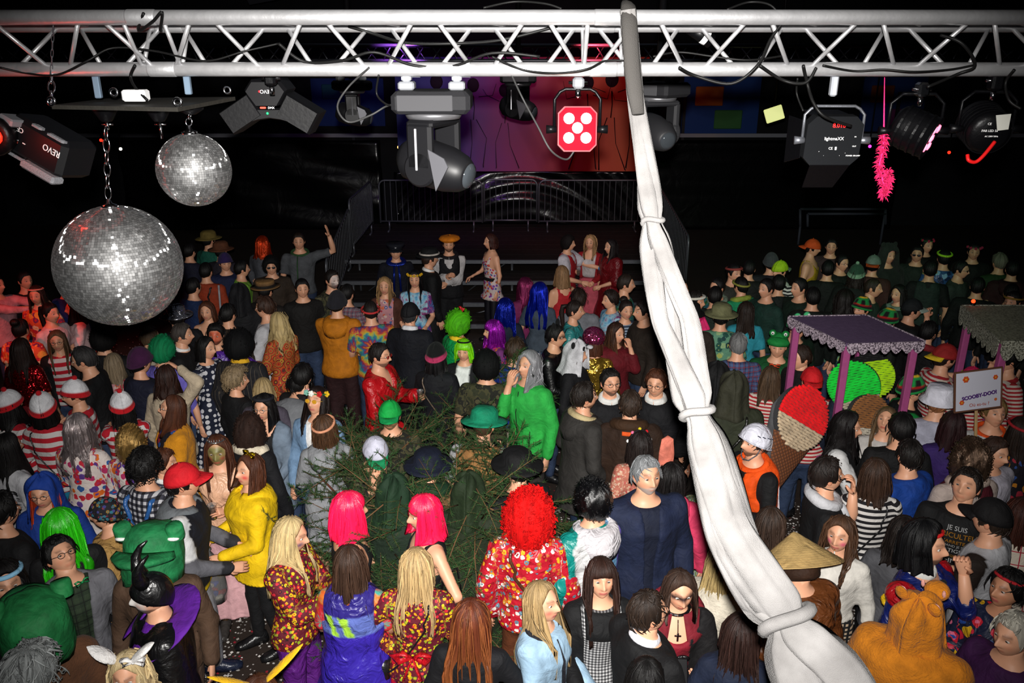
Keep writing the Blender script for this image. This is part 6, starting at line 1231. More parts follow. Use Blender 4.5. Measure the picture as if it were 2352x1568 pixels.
P15 = P(418, 1072, 1.80, 100, 'person in red and white cap and navy varsity jacket, handing something over', 'm', hs('short', 'hblack'), G('jacket', '14161e', sleeve='c8c8c8', elbow='5a5a60', cuff='26262a', band='d0b010', hoodcol='606468', hood=1), bot=('trousers', '84848a'), hat=('cap', 'c01420', 'c01420'), arms=('fwd', 'fwd'), head=(8, 8), lean=5, shoe='navy', ex=[('patch', 'd0b010', .98, .10, .025, True, -.07, 'pocket_trim', -.7)])
P16 = P(565, 1050, 1.68, -58, 'person in bright yellow hoodie with brown patches and gold hair bow', 'f', hs('bob', 'chest', L=.15, vol=.004), G('hoodie', 'e0b808', hem=.76, off=.05, flare=.02), bot=('leggings', 'black'), arms=('fwd', 'fwd'), head=(22, 12), fk=dict(cheeks='d01830'), bulk=1.12, ex=[('bow', 'c8a018', (.02, -.03, .14), .055, FOIL), ('patch', '6a2c10', 1.02, .22, .05, True), ('patch', '6a2c10', 1.16, .18, .05, True), ('patch', '6a2c10', 1.05, .10, .05, False, .13)])
P17 = P(502, 1000, 1.66, 8, 'person with green painted face, tiara and shiny peach satin blouse', 'f', hs('long', 'chest', L=.40), G('blouse', 'd8a888', SATIN, hem=.92, slfl=.006), bot=('skirt', 'd0a0a4', CLOTH, .22, .12), tights='7a5a40', arms=('chest', 'out'), fk=dict(paint='5c6a30', lips='b03a40', cheeks='a04038'), hat=('tiara', 'silver'), shoe='3a3634', ex=[('wrist', 1)])
P18 = P(560, 965, 1.70, 160, 'person with big dark curly hair in black padded coat with fur collar', 'f', hs('afro', '2a1a14', L=.055, vol=1.0, n=420), G('puffer', '101014'), ex=[('scarf', 'cream', .05, 0, FUR)])
P19 = P(608, 905, 1.66, -12, 'person with dark hair band and glasses in grey open jacket', 'f', hs('long', 'hblack', L=.2), G('jacket', '6a7888', open=.08, hem=.6), G('tee', 'black', neck='scoop'), arms=('low', 'low'), ex=[('glasses', '4a4a4a'), ('band', '1c1c22', 40, .016)])
P20 = P(712, 892, 1.70, -8, 'person with flower crown, long black hair and yellow glasses in denim jacket', 'f', hs('long', '1c1210', L=.42), G('jacket', '6a86a4', open=.05, hem=.7), G('tee', 'white'), arms=('cup', 'low'), head=(-10, 18), ex=[('crown', ['d08a90', '7ab0a0', 'd8d8d0', 'b81c1c', 'd8b020'], 5, 30, .026), ('glasses', 'gold', 'c89020')])
P21 = P(740, 955, 1.66, -165, 'person with brown bob and flowered headband in grey hoodie with bag strap', 'f', hs('bob', '4a3220', L=.13), G('hoodie', '8a8c90', hem=.74), bot=('skirt', '8a8c90', CLOTH, .5, .03), arms=('fwd', 'fwd'), head=(-25, 10), ex=[('band', 'c88a6a', 26, .012), ('strap', '5a3226', False, -1, .009)])
P22 = P(700, 862, 1.76, 165, 'person in grey sweatshirt bending forward behind the flower crown', 'm', hs('messy', 'hblack'), G('sweater', '6a6c70', off=.03), lean=40, arms=('fwd', 'fwd'), head=(0, 20))
# left middle
P23 = P(22, 905, 1.66, 150, 'leftmost person in white bobble hat and red-white striped top', 'f', hs('long', 'hblack', L=.22), G('sweater', 'white', RWS), hat=('bobble', 'd8d8dc', 'b8141e'), bot=('jeans', '1c6a9a'), ex=[('strap', 'black', False, 1, .006)])
P24 = P(98, 905, 1.66, 178, 'person in bobble hat and striped top with back turned, dark shoulder strap', 'f', hs('bob', 'hblack', L=.14), G('sweater', 'white', RWS), hat=('bobble', 'd8d8dc', 'b8141e'), bot=('jeans', '1c7a9a'), head=(20, 10), ex=[('strap', 'black', False, -1, .006)])
P25 = P(158, 882, 1.70, -60, 'person with glasses in white bobble hat, tallest of the striped group', 'm', hs('short', 'hbrown'), G('sweater', 'white', RWS), hat=('bobble', 'd8d8dc', 'b8141e'), arms=('fwd', 'fwd'), ex=[('glasses',)])
P26 = P(276, 908, 1.64, -150, 'rightmost person in white bobble hat beside the gold tinsel wig', 'f', hs('long', 'hblack', L=.22), G('sweater', 'white', RWS), hat=('bobble', 'd8d8dc', 'b8141e'), arms=('reach', 'reach'), bot=('jeans', 'black'))
P27 = P(172, 958, 1.70, 172, 'person in long silver wig and white candy-flower shirt facing away', 'f', hs('long', 'a89c9c', L=.36, mat=TINSEL, vol=.012, wave=.008), G('blouse', 'white', CFL, hem=.62, flare=.05), bot=('flares', 'white', CFL), arms=('fwd', 'fwd'), ex=[('band', 'black', 36, .006)])
P28 = P(303, 988, 1.66, 170, 'person in gold tinsel curly wig and pink flowered top', 'f', hs('afro', 'b08c50', L=.045, mat=TINSEL, vol=1.0, n=600), G('blouse', 'pink', CFL), bot=('flares', 'd0a8a8'), arms=('down', 'fwd'))
P29 = P(388, 912, 1.68, -55, 'person with glasses in mustard cardigan over navy printed top', 'f', hs('long', '4a2818', L=.24), G('jacket', 'c88418', KNIT, open=.09, hem=.72), G('tee', '18203c', NFL), arms=('fwd', 'fwd'), head=(-10, 14), bulk=1.1, ex=[('glasses',)])
P30 = P(375, 842, 1.70, 165, 'person with dark wavy hair in cream knitted cardigan, hand at the head', 'f', hs('long', '2a1610', L=.22, wave=.012), G('jacket', 'b8a890', KNIT), arms=('down', 'head'), bot=('jeans', 'navy'))
P31 = P(368, 782, 1.76, 170, 'person in green curly wig and lavender shirt facing away', 'm', hs('afro', '0c7a4a', L=.05, mat=FRIZZ), G('shirt', '6a60b8'), bot=('jeans', 'navy'))
P32 = P(322, 802, 1.70, 150, 'person in sparkling purple cap and dark jacket with maroon skirt', 'f', hs('short', 'hblack'), G('jacket', '16182a'), bot=('skirt', '6a1420', CLOTH, .4, .06), hat=('beanie', '3a1438', '3a1438'))
P33 = P(262, 818, 1.66, 178, 'person with long ash blond hair and pink paisley top facing away', 'f', hs('long', '7a6a54', L=.40), G('blouse', 'pink', PFL), bot=('flares', 'pink', PFL))
P34 = P(204, 795, 1.80, -80, 'grey-haired person in black sweater facing the striped group', 'm', hs('short', '2c2a2a'), G('sweater', '0c0c0e'), arms=('fwd', 'fwd'), lean=6)
P35 = P(118, 762, 1.66, 20, 'person with glasses and long hair in black jacket over striped shirt', 'f', hs('long', '5a4430', L=.36), G('jacket', '101012', open=.08), G('tee', 'white', RWS), arms=('fwd', 'fwd'), ex=[('glasses',)])
P36 = P(52, 778, 1.64, 170, 'person with long brown hair in red sequin top facing away', 'f', hs('long', '241410', L=.34), G('tee', 'red', SEQR), bot=('skirt', '6a1018'))
P37 = P(42, 735, 1.66, 175, 'person in orange flower dress with puffed sleeves lit red', 'f', hs('bun', 'hblack'), G('dress', 'orange', OFL, hem=.2, flare=.16, slr=.05), tights='black', bot=('none', 'black'))
P38 = P(97, 655, 1.66, 8, 'person with headband in long orange flowered dress lit red', 'f', hs('long', '2a1610', L=.2), G('dress', 'orange', OFL, hem=.15, flare=.16, sl=1), bot=('none', 'black'), tights='black', ex=[('band', 'peach', 36, .01)])
P39 = P(122, 695, 1.66, 70, 'person with dark ponytail and denim straps over a white shirt', 'f', hs('pony', 'hblack'), G('tee', 'd0b0b0'), bot=('jeans', '3a4a6a'), ex=[('strap', '34486a', False, 1, .016)])
P40 = P(158, 690, 1.66, -60, 'person in pale shirt with raised hands beside the large mirror ball', 'f', hs('long', 'hblack', L=.2), G('tee', 'd8b4b4'), arms=('cup', 'cup'))
P41 = P(-12, 632, 1.76, 80, 'person in pink sleeve reaching into the picture at the left edge', 'm', SHORTN, G('shirt', 'c89098'), arms=((.10, -.55, 1.42), (.10, -.55, 1.40)))
P42 = P(232, 755, 1.76, 175, 'person in black with bushy dark hair under the large mirror ball', 'm', hs('afro', '0c0a0a', L=.05), G('sweater', '0a0a0c'))
P43 = P(402, 708, 1.72, -150, 'person in small silver hat with dark jacket', 'm', SHORTN, G('jacket', '101014'), hat=('sunhat', 'a0a0a8', None, FOIL))
P44 = P(355, 752, 1.70, 150, 'person in cream jacket half hidden behind the green curly wig', 'm', hs('short', '4a3a2a'), G('jacket', 'a89c8a'))
P45 = P(482, 692, 1.64, 0, 'person in pale dress with bare shoulders facing the camera', 'f', hs('bob', 'chest', L=.14), G('tank', 'b8c0b0'), bot=('skirt', '8a9a90'), arms=('down', 'fwd'))
P46 = P(478, 752, 1.74, 5, 'person with orange painted face, purple satin blouse and printed dungarees', 'm', hs('short', 'hblack', vol=.014), G('blouse', '4a1c8a', SATIN, hem=1.12), G('tank', 'white', BFL), bot=('flares', 'white', BFL), fk=dict(paint='c85030', beard='2a1610'), arms=('hip', 'down'))
P47 = P(546, 770, 1.78, 172, 'person in large black curly wig and pinstriped jacket with yellow collar', 'm', hs('afro', '08080a', L=.07), G('jacket', '1a1a1c', PIN), bot=('trousers', 'black'), ex=[('collar', 'd0a020', .014)])
P48 = P(452, 772, 1.66, 70, 'person in navy dress with white polka dots', 'f', hs('bob', 'hblack', L=.12), G('dress', 'navy', POLKA, hem=.3, flare=.14, sl=.35), bot=('none', 'black'), tights='black')
P49 = P(428, 745, 1.76, 100, 'person in black suit with white shirt collar beside the polka dots', 'm', hs('short', '3a3430'), G('jacket', '0a0a0c'), ex=[('collar',)])
P50 = P(608, 685, 1.76, -95, 'brown-haired person in loose white shirt with red sash', 'm', hs('messy', '38241a'), G('blouse', 'b4b4b8', hem=.72, flare=.04), arms=('fwd', 'low'), bot=('trousers', 'black'), ex=[('patch', 'a01c20', 1.04, .3, .07, True, 0, 'sash')])
P51 = P(640, 722, 1.68, -120, 'person with long curly blond hair in red swirling retro dress', 'f', hs('long', 'b09a6a', L=.36, wave=.022, vol=.012), G('dress', 'red', RETRO, hem=.55, sl=1, slr=.03, slfl=.05), bot=('flares', 'hot'), arms=('fwd', 'fwd'))
P52 = P(540, 848, 1.66, 140, 'person with short curly ash blond hair in black top', 'f', hs('curlyshort', '7c6a50', n=380, vol=.012), G('sweater', '0c0c0e'), head=(-30, 0))
P53 = P(606, 872, 1.64, 175, 'person with straight blond bob seen from behind', 'f', hs('bob', '9a845c', L=.14), G('jacket', '4a4450'))
# ------------------------------------------------------------------ centre front
P54 = P(672, 1190, 1.68, 72, 'person with long blond hair, yellow flowered blouse and purple flared trousers', 'f', hs('long', 'c0a878', L=.40), G('blouse', 'red', YFL, hem=.86), bot=('flares', '5a2078', SATIN), arms=('phone', 'phone'), head=(12, -6), fk=dict(cheeks='4a3a6a'), ex=[('wrist', 1)])
P55 = P(810, 1135, 1.70, 115, 'left person in bright pink bob wig and black tank top', 'f', hs('bob', 'ff1c50', L=.17, mat=WIG, fr=True, vol=.008), G('tank', '0c0c0e'), bot=('jeans', 'black'), arms=('fwd', 'low'), head=(0, 0), skin='d09a78')
P56 = P(975, 1140, 1.68, -62, 'right person in bright pink bob wig and black tank top, hand on hip', 'f', hs('bob', 'ff1c50', L=.17, mat=WIG, fr=True, vol=.008), G('tank', '0c0c0e'), bot=('jeans', 'black'), arms=('hip', 'down'), ex=[('wrist', 1), ('patch', 'c8c8d0', 1.14, .16, .10, False, .03, 'reflective_print')])
def windb(V, R, C_, am):
    z = V[:, 2]; C_[(z > 1.22) & ~am] = c('5a6ab0'); C_[(z > 1.36) & ~am] = c('2c2474'); x = V[:, 0]
    C_[(z > 1.22) & (z < 1.36) & ~am & (V[:, 1] > 0) & (np.abs(x+.02-(z-1.2)*.3) < .025)] = c('a0d040'); C_[(z > 1.22) & (z < 1.36) & ~am & (V[:, 1] > 0) & (np.abs(x-.07-(z-1.2)*.3) < .02)] = c('a0d040')
P57 = P(812, 1262, 1.68, 178, 'person with long brown hair in shiny violet windbreaker vest over tie-dye sleeves', 'f', hs('long', '3a281e', L=.34), G('vest', '34249a', SATIN, hem=.72, off=.055, flare=.04, fn=windb), G('tee', 'red', TIE3, hem=.9), bot=('leggings', '16301e'), arms=('fwd', 'fwd'))
P58 = P(940, 1268, 1.68, 176, 'person with long blond hair, flowered blouse, red skirt and red waist bow', 'f', hs('long', 'b09468', L=.42), G('blouse', 'red', YFL, hem=.86), bot=('skirt', 'b0101c', SATIN, .50, .0), arms=('hip', 'fwd'), tights='2a1a1a', ex=[('beltbow', 'b0101c'), ('strap', 'black', True, 1, .006, 'black')])
P59 = P(1080, 1390, 1.68, 172, 'person with very long reddish brown hair in black tee at the bottom', 'f', hs('long', '5a2a18', L=.52, tip='8a5028', vol=.006), G('tee', '0c0c10'), arms=('down', (.42, -.22, 1.02)), ex=[('wrist', -1, 'd8d8e0')])
P60 = P(592, 1558, 1.62, 30, 'brown-haired person with yellow ears cut by the bottom edge', 'f', hs('bob', 'chest', L=.16), G('hoodie', 'e0b808'), ex=[('ears', 'c89a10', 'c89a10', .26, .95, .028, (.03, -.02, .11))])
P61 = P(1215, 1150, 1.76, 176, 'person in huge red curly wig and red retro flower shirt facing away', 'm', hs('afro', 'd00808', L=.085, mat=FRIZZ, vol=.9, n=1100), G('shirt', 'red', RFL, off=.03, slr=.03, slfl=.02), bot=('flares', '5c3018'), arms=('down', 'down'), head=(0, 4), ex=[('strap', '4a2818', True, -1, .011), ('wrist', 1)])
P62 = P(1258, 1345, 1.68, 60, 'person with long blond hair in pale denim jacket, red blushed cheek', 'f', hs('long', '9a8058', L=.42), G('jacket', '8aa6bc'), arms=('low', 'low'), head=(-5, 12), fk=dict(cheeks='c8685a'), ex=[('scarf', '16161c', .014, 1)])
P63 = P(1375, 1295, 1.70, 4, 'person with dark fringe and long hair in black coat over gingham dress', 'f', hs('long', '2c1a14', L=.38, fr=True), G('coat', '0c0c0e', open=.10, hem=.4), G('dress', 'white', GING, hem=.45, off=.018), arms=('down', 'fwd'), head=(0, 14), tights='black', bot=('none', 'black'), ex=[('wrist', -1, 'c02038'), ('patch', '0a0a0c', 1.395, .21, .15, False, 0, 'black_top', 0, None, -.010)])
P64 = P(1490, 1365, 1.80, 118, 'dark-haired person with glasses in black jacket with white collar', 'm', hs('short', '241a14'), G('puffer', '0a0a0c', off=.036), arms=('fwd', 'fwd'), head=(-10, 8), ex=[('glasses',), ('collar', 'd8d8e0', .012)])
def vamp(V, R, C_, am):
    m = (np.abs(V[:, 0]) < .075) & (V[:, 1] < 0) & ~am; C_[m] = c('7a1424')
P65 = P(1572, 1310, 1.66, -4, 'smiling person in black and red gothic gown with lace mask and cross necklace', 'f', hs('bob', '3a2a22', L=.18), G('gown', '0c0a0c', neck='bust', sl=.5, slr=.035, fn=vamp), bot=('none', 'black'), tights='black', arms=('low', 'phone'), head=(8, -4), fk=dict(mask='2a1c20', lips='a81828'), ex=[('bigcollar', '6a1420', .07), ('wrist', -1, '2c78d8')])
P66 = P(1488, 1522, 1.64, 170, 'dark-haired person cut by the bottom edge below the black jacket', 'f', hs('bob', 'hblack', L=.16), G('tee', 'black'))
P67 = P(1650, 1262, 1.68, 150, 'person with long blond hair in cream fur coat behind the white sling', 'f', hs('long', 'a08a5c', L=.26), G('puffer', 'b8b0a0', FUR, hem=.6), bot=('jeans', 'black'))
P68 = P(1705, 1420, 1.68, 165, 'person in navy jacket with lime stripe and checked tights behind the sling', 'f', hs('long', '2a1a16', L=.26), G('jacket', '141c30', front='a8c020'), bot=('leggings', 'black', HARL), ex=[('patch', 'a8c020', 1.2, .05, .4, True, -.09, 'stripe', .0)])
def wind2(V, R, C_, am):
    z = V[:, 2]; C_[(V[:, 0] < -.05) & ~am] = c('6a9ac0'); C_[(V[:, 0] < -.11) & ~am] = c('5a4a98'); C_[(V[:, 1] > .05) & (V[:, 0] > .02) & ~am] = c('c8c8c8')
P69 = P(1380, 1112, 1.76, -145, 'person in glossy black curly wig, neon visor and teal windbreaker with white hood', 'm', hs('afro', '08080a', L=.045, mat=WIG, n=420), G('hoodie', '0c7c74', SATIN, hoodcol='c4c0c4', fn=wind2, hem=.8), bot=('jeans', 'jeans'), arms=('down', 'fwd'), ex=[('band', 'a8d818', 18, .014), ('wrist', -1, 'a8d020')])
P70 = P(1490, 1052, 1.84, 10, 'grey-bearded person in navy quilted jacket and jeans', 'm', hs('short', '7a7c7e'), G('puffer', '141c34', off=.035, open=.03), G('shirt', '0e1426'), bot=('jeans', '26364e'), arms=('down', 'down'), head=(5, 10), fk=dict(beard='9a9a98'), bulk=1.06, ex=[('wrist', 1)])
P71 = P(1472, 995, 1.62, -170, 'person with straight dark hair, flower hair band and peach print top', 'f', hs('long', '1c1412', L=.28), G('blouse', 'peach', pattern('peach_blossom', 'floral', ['b06a58', 'c89a80', 'b04a48', 'c8b098'], 40.)), ex=[('alice', ['white', 'red', 'd0c020', 'pink'], 5, .016)])
P72 = P(1560, 1068, 1.66, 165, 'person with black hair in pink hooded cape with trailing pink cloth', 'f', hs('long', '100c0c', L=.2), G('hoodie', 'c8385c', hem=.5, flare=.06), bot=('trousers', 'b83058'))
P73 = P(1602, 1062, 1.66, -120, 'person with long dark hair in green retro ring patterned flared suit', 'f', hs('long', '14100e', L=.26), G('blouse', 'green', GRETRO, hem=.6, flare=.03, slfl=.06), bot=('flares', 'green', GRETRO), arms=('face', 'low'))
P74 = P(1442, 902, 1.78, 172, 'person in brown monk robe with rope belt facing away', 'm', hs('short', '30241c'), G('robe', '2a1a10', wr=.014), bot=('jeans', 'black'), ex=[('scarf', '34200f', .05), ('patch', 'b8b0a0', .99, .28, .018, True, 0, 'rope_belt'), ('patch', 'd05018', 1.455, .11, .03, True, 0, 'orange_collar')])
P75 = P(1350, 882, 1.80, 115, 'dark-haired bearded person in charcoal parka with cream-lined hood', 'm', hs('short', '1c1612', vol=.006), G('coat', '2e2c2a', hem=.66, off=.05, hood=1), bot=('jeans', '1c2c44'), arms=('pock', 'pock'), head=(-10, 4), fk=dict(beard='3a2a22'), ex=[('scarf', 'b0a078', .03)])
P76 = P(1412, 850, 1.80, 8, 'person with dark beard and glasses in black sweater with white collar', 'm', hs('short', '14100e'), G('sweater', '0c0c10'), arms=('cross', 'cross'), fk=dict(beard='2c201a'), head=(5, 6), ex=[('glasses',), ('collar', 'd8d8d4', .022, 1.485)])
P77 = P(1500, 850, 1.80, -22, 'ginger-haired person with glasses in black sweater with white collar', 'm', hs('short', '4a2818', vol=.004), G('sweater', '0c0c10'), arms=('cross', 'low'), ex=[('glasses',), ('collar', 'd8d8d4', .022, 1.485)])
P78 = P(1212, 812, 1.84, -42, 'person in bright green jacket and shaggy silver wig, hand at the face', 'm', hs('long', '86868a', L=.20, mat=WIG, wave=.02, vol=.012), G('jacket', '28a040', off=.03), bot=('trousers', '34302e'), arms=('down', 'face'), head=(0, 10), ex=[('patch', '0c1c10', 1.02, .006, .14, False, .12, 'pocket_zip'), ('patch', '0c1c10', 1.16, .007, .55, False, 0, 'zip')])
P79 = P(1322, 788, 1.68, 65, 'person in panda hood and black jacket', 'f', hs('bob', 'hbrown', L=.12), G('jacket', '0c0c10'), bot=('jeans', 'black'), hat=('hood', 'c0c0c4', None, FUR, ('panda',)))
P80 = P(1278, 748, 1.74, 70, 'person in black eye mask and black suit with yellow buckle', 'm', hs('short', 'hblack'), G('sweater', '0a0a0c', LEATHER), arms=('low', 'fwd'), fk=dict(mask='08080a'), ex=[('ears', '0a0a0c', '0a0a0c', .08, .2, .022, (.06, .0, .10)), ('patch', 'd0a810', 1.06, .05, .05, False, .0, 'buckle')])
P81 = P(1412, 742, 1.68, 40, 'person with long brown hair in dark red padded jacket, hand at the nose', 'f', hs('long', '2e1a12', L=.36, tip='5a3a22'), G('puffer', '5c0e18'), arms=('face', 'down'), bulk=1.08)
P82 = P(1362, 765, 1.66, 175, 'person in pink sequin hat and shiny gold top', 'f', hs('bob', 'chest', L=.12), G('blouse', 'gold', FOIL), hat=('ballcap', 'hot', None, SEQP))
P83 = P(1055, 722, 1.78, 120, 'person in lime green curly wig and shiny green satin shirt', 'm', hs('afro', '4aa80c', L=.062, mat=FRIZZ), G('blouse', '0c8a48', SATIN, off=.035), bot=('trousers', 'black'), ex=[('bow', 'c01820', (-.06, .0, .19), .05), ('collar', 'd8b020', .016)])
P84 = P(1066, 780, 1.66, -10, 'person in neon green bob wig with dark glasses on top', 'f', hs('bob', '7ad010', L=.12, mat=WIG, fr=True), G('jacket', '101014', front='d8d8d8'), bot=('jeans', 'black'), ex=[('band', '101010', 48, .009)])
P85 = P(1000, 795, 1.70, 165, 'person in black and pink jester cap and long black coat with shoulder bag', 'f', hs('long', '0c0a0c', L=.2), G('coat', '0e0e14', hem=.5), tights='7a8a68', bot=('none', 'black'), hat=('beanie', '0c0c0e', 'b0305c'), arms=('fwd', 'down'), ex=[('strap', '5a4a3a', True, -1, .007, '5a4a44', .85)])
P86 = P(1132, 738, 1.66, -70, 'person in shiny purple tinsel wig and flowered orange top', 'f', hs('long', 'a018b0', L=.24, mat=TINSEL, fr=True, vol=.01), G('blouse', 'orange', pattern('violet_orange_print', 'floral', ['6a2a6a', 'c86a20', '3a2a6a', 'c02060'], 14.)))
P87 = P(1160, 690, 1.64, 175, 'person in royal blue tinsel wig facing away', 'f', hs('long', '0c24a0', L=.40, mat=TINSEL, vol=.02), G('sweater', '10182a'))
P88 = P(1235, 652, 1.66, 160, 'person in long blue tinsel wig right of the other blue wig', 'f', hs('long', '1028b8', L=.44, mat=TINSEL, vol=.016), G('tee', '3a4450'))
P89 = P(1212, 642, 1.66, -150, 'person in pink tinsel wig partly behind the blue wig', 'f', hs('long', '8a2a5a', L=.34, mat=TINSEL, vol=.012), G('blouse', '6a1c4a'))
P90 = P(1118, 815, 1.78, 175, 'person with bushy black curly hair and camouflage top among fir branches', 'm', hs('afro', '08080a', L=.05), G('tee', 'khaki', CAMO))
P91 = P(1182, 782, 1.72, 160, 'brown-haired person in royal blue jacket beside the silver wig', 'm', hs('messy', '34241a'), G('jacket', '142a78'), bot=('trousers', 'b0a090'))
P92 = P(868, 790, 1.78, 72, 'dark-haired person with red glasses in glossy red satin shirt', 'm', hs('short', '1a1412'), G('blouse', 'b01018', SATIN, hem=.78, off=.03, neck='v'), bot=('trousers', 'black'), arms=('cup', 'low'), fk=dict(beard='4a3a34'), ex=[('glasses', '5a1010', 'a02020')])
P93 = P(772, 675, 1.82, 172, 'person in mustard hoodie, dark beanie and maroon trousers facing away', 'm', SHORTN, G('hoodie', 'b06a10', hem=.82), bot=('trousers', '2a1416'), hat=('beanie', '1c1c22', '1c1c22'), arms=('cross', 'cross'))
P94 = P(752, 622, 1.80, 48, 'person with clown face paint in camouflage jacket', 'm', hs('short', '140e0c'), G('jacket', 'khaki', CAMO), arms=('low', 'fwd'), fk=dict(paint='c8bcb8', cheeks='301c1c', lips='a01018', beard='2a1c18'), ex=[('wrist', 1)])
P95 = P(795, 655, 1.70, 160, 'person in grey-pink plaid shirt behind the mustard hoodie', 'm', SHORTN, G('shirt', 'grey', RPLAID))
P96 = P(850, 692, 1.76, -165, 'person in rainbow tie-dye tee with red headband', 'm', hs('buzz', '1a1412'), G('tee', 'red', TIE), bot=('jeans', 'jeans'), arms=('fwd', 'down'), ex=[('band', 'b83030', 10, .012)])
P97 = P(893, 636, 1.66, 0, 'blond person in pink flowered dress and brown jacket holding a cup', 'f', hs('long', '9a7850', L=.24, wave=.012), G('jacket', '4a2a20', open=.09), G('tee', 'pink', PFL), bot=('skirt', 'pink', PFL), arms=('down', 'cup'))
P98 = P(942, 622, 1.72, 2, 'person with long black hair, yellow flower crown and blue tie-dye tee', 'f', hs('long', '0c0a0c', L=.36), G('tee', 'blue', TIE2), bot=('jeans', '4a5a70'), arms=('fwd', 'fwd'), ex=[('crown', ['d0a018'], 7, 30, .018)])
P99 = P(940, 700, 1.78, 165, 'person in black cap and dark suit with white collar facing away', 'm', hs('short', '2c2c2e'), G('jacket', '0c0e16', hem=.72), bot=('trousers', 'black'), hat=('cap', '0c0c10', '0c0c10'), ex=[('collar', 'd8d8dc', .014)])
P100 = P(984, 575, 1.82, 110, 'person in black hat with pale front and long black coat', 'm', hs('short', '2a1c16'), G('coat', '08080a', hem=.3), bot=('trousers', 'black'), hat=('fedora', '0e0e10', 'b8b0a8'), ex=[('collar',)])
P101 = P(1030, 542, 1.80, 5, 'person in orange beret, white shirt and black waistcoat on the stage', 'm', hs('short', '2a1c14'), G('vest', '0a0a0e'), G('shirt', 'b8b4b4', sl=.99), bot=('trousers', '0c0c10'), hat=('beret', 'c87010'), arms=('cross', 'chest'), fk=dict(beard='1c1410'), ex=[('scarf', '141016', .03)])
P102 = P(908, 560, 1.72, 8, 'person in dark police cap with blue tinsel scarf', 'm', hs('short', 'hblack'), G('jacket', '0c0e1a'), hat=('police', '10121c'), ex=[('scarf', '2038a0', .04, 2, TINSEL)])
P103 = P(1128, 538, 1.72, -62, 'person in white flower print mini dress with black belt on the stage', 'f', hs('bob', '3a1a14', L=.10, wave=.01), G('strap', 'white', DFL, hem=.72, flare=.07, belt='0c0c0e'), bot=('none', 'black'), tights='14121a', arms=('down', 'fwd'), ex=[('patch', '0a0a0c', 1.06, .3, .05, False, 0, 'belt'), ('patch', '0a0a0c', 1.06, .3, .05, True, 0, 'belt')])
P104 = P(1305, 542, 1.70, 70, 'person with black curly hair in red top with white puffed sleeves on the stage', 'm', hs('afro', '120a0c', L=.03), G('vest', '8a0e18'), G('tee', 'b8b4bc', slr=.04), bot=('trousers', '5a1018'), arms=('reach', 'fwd'), ex=[('wrist', 1)])
P105 = P(1356, 540, 1.68, -20, 'person with long blond hair in red cape and pink skirt on the stage', 'f', hs('long', 'a07a54', L=.26, wave=.01), G('jacket', '8a0e18', hem=1.05, open=.09), G('tee', 'b8b0b0', neck='scoop'), bot=('skirt', 'b04a58', CLOTH, .48, .12), arms=('fwd', 'cup'), tights='1a1418')
P106 = P(1405, 550, 1.68, -60, 'person with long black hair in dark red crushed cape on the stage', 'f', hs('long', '160c0e', L=.32), G('cape', '6a0c14', SATIN, hem=.5, off=.04, flare=.08), arms=('fwd', 'down'), bot=('skirt', '4a0c14'))
P107 = P(1292, 612, 1.68, -150, 'blond person in sleeveless red dress facing away', 'f', hs('long', '8a6848', L=.18), G('strap', 'b02028', hem=.5, flare=.02), bot=('none', 'red'), arms=('low', 'down'))
P108 = P(1432, 632, 1.80, 80, 'dark-haired person in dim flowered shirt beside the sling', 'm', hs('short', '241a14'), G('tee', 'navy', HAW2))
P109 = P(1398, 668, 1.68, -70, 'smiling person with dark hair and pink striped scarf facing left', 'f', hs('short', '201410', vol=.008), G('blouse', '5a2438', TIE2))
P110 = P(1438, 690, 1.68, 15, 'person with dark bun in blue zigzag top', 'f', hs('bun', '1c1210'), G('blouse', 'denim', pattern('zigzag_blue', 'stripe', ['8a98a8', '26344a'], .03)), fk=dict(cheeks='c07060'))
P111 = P(1480, 692, 1.78, -78, 'dark-haired person in dark brown jacket right beside the white sling', 'm', hs('short', '1c1412'), G('jacket', '241c16', off=.045))
P112 = P(1318, 692, 1.70, 75, 'dark-haired person in teal top with ponytail facing right', 'f', hs('pony', '1e1410'), G('blouse', '2a7a7a', SATIN))
P113 = P(1342, 668, 1.70, 172, 'person with brown hair in grey shirt facing away before the red dress', 'm', hs('messy', '241812'), G('shirt', '6a6c72'))
# ------------------------------------------------------------------ back left
P114 = P(685, 535, 1.84, 10, 'person in grey tee and jeans waving one raised arm', 'm', hs('short', '20160f'), G('tee', '4a4c50'), bot=('jeans', '243048'), arms=('wave', 'down'), ex=[('scarf', '2a4a2a', .02, 1)])
P115 = P(600, 545, 1.74, 150, 'person in orange tinsel wig in the dark left background', 'm', hs('long', 'c03a0c', L=.2, mat=TINSEL, vol=.01), G('shirt', '4a4c52'))
P116 = P(612, 592, 1.74, 15, 'person in black curly wig with sunglasses and brown coat', 'm', hs('afro', '0a0a0a', L=.045), G('coat', '2e241c'), ex=[('glasses', 'black', 'black'), ('band', '1c6a6a', 40, .008)])
P117 = P(606, 648, 1.72, 160, 'person in straw boater hat facing away', 'm', SHORTN, G('jacket', '1a1614'), hat=('boater', '7a5a34', '1a1614'))
P118 = P(560, 600, 1.70, 120, 'person in neon yellow-green shirt in the left background', 'm', SHORTN, G('tee', '6a9a34'))
P119 = P(470, 605, 1.72, 170, 'person in orange top with round backpack straps', 'm', SHORTN, G('sweater', '8a3218'), ex=[('strap', '1c1c1c', False, 1, .012), ('strap', '1c1c1c', False, -1, .012)])
P120 = P(476, 535, 1.76, 150, 'person in dim gold brimmed hat and teal top, far left', 'm', SHORTN, G('shirt', '1a5a4a'), hat=('sunhat', '6a5a2a'))
P121 = P(515, 585, 1.72, 30, 'person in dark blue coat between orange and neon shirts', 'm', SHORTN, G('coat', '141c3a'), hat=('beanie', '2a1c4a', '2a1c4a'))
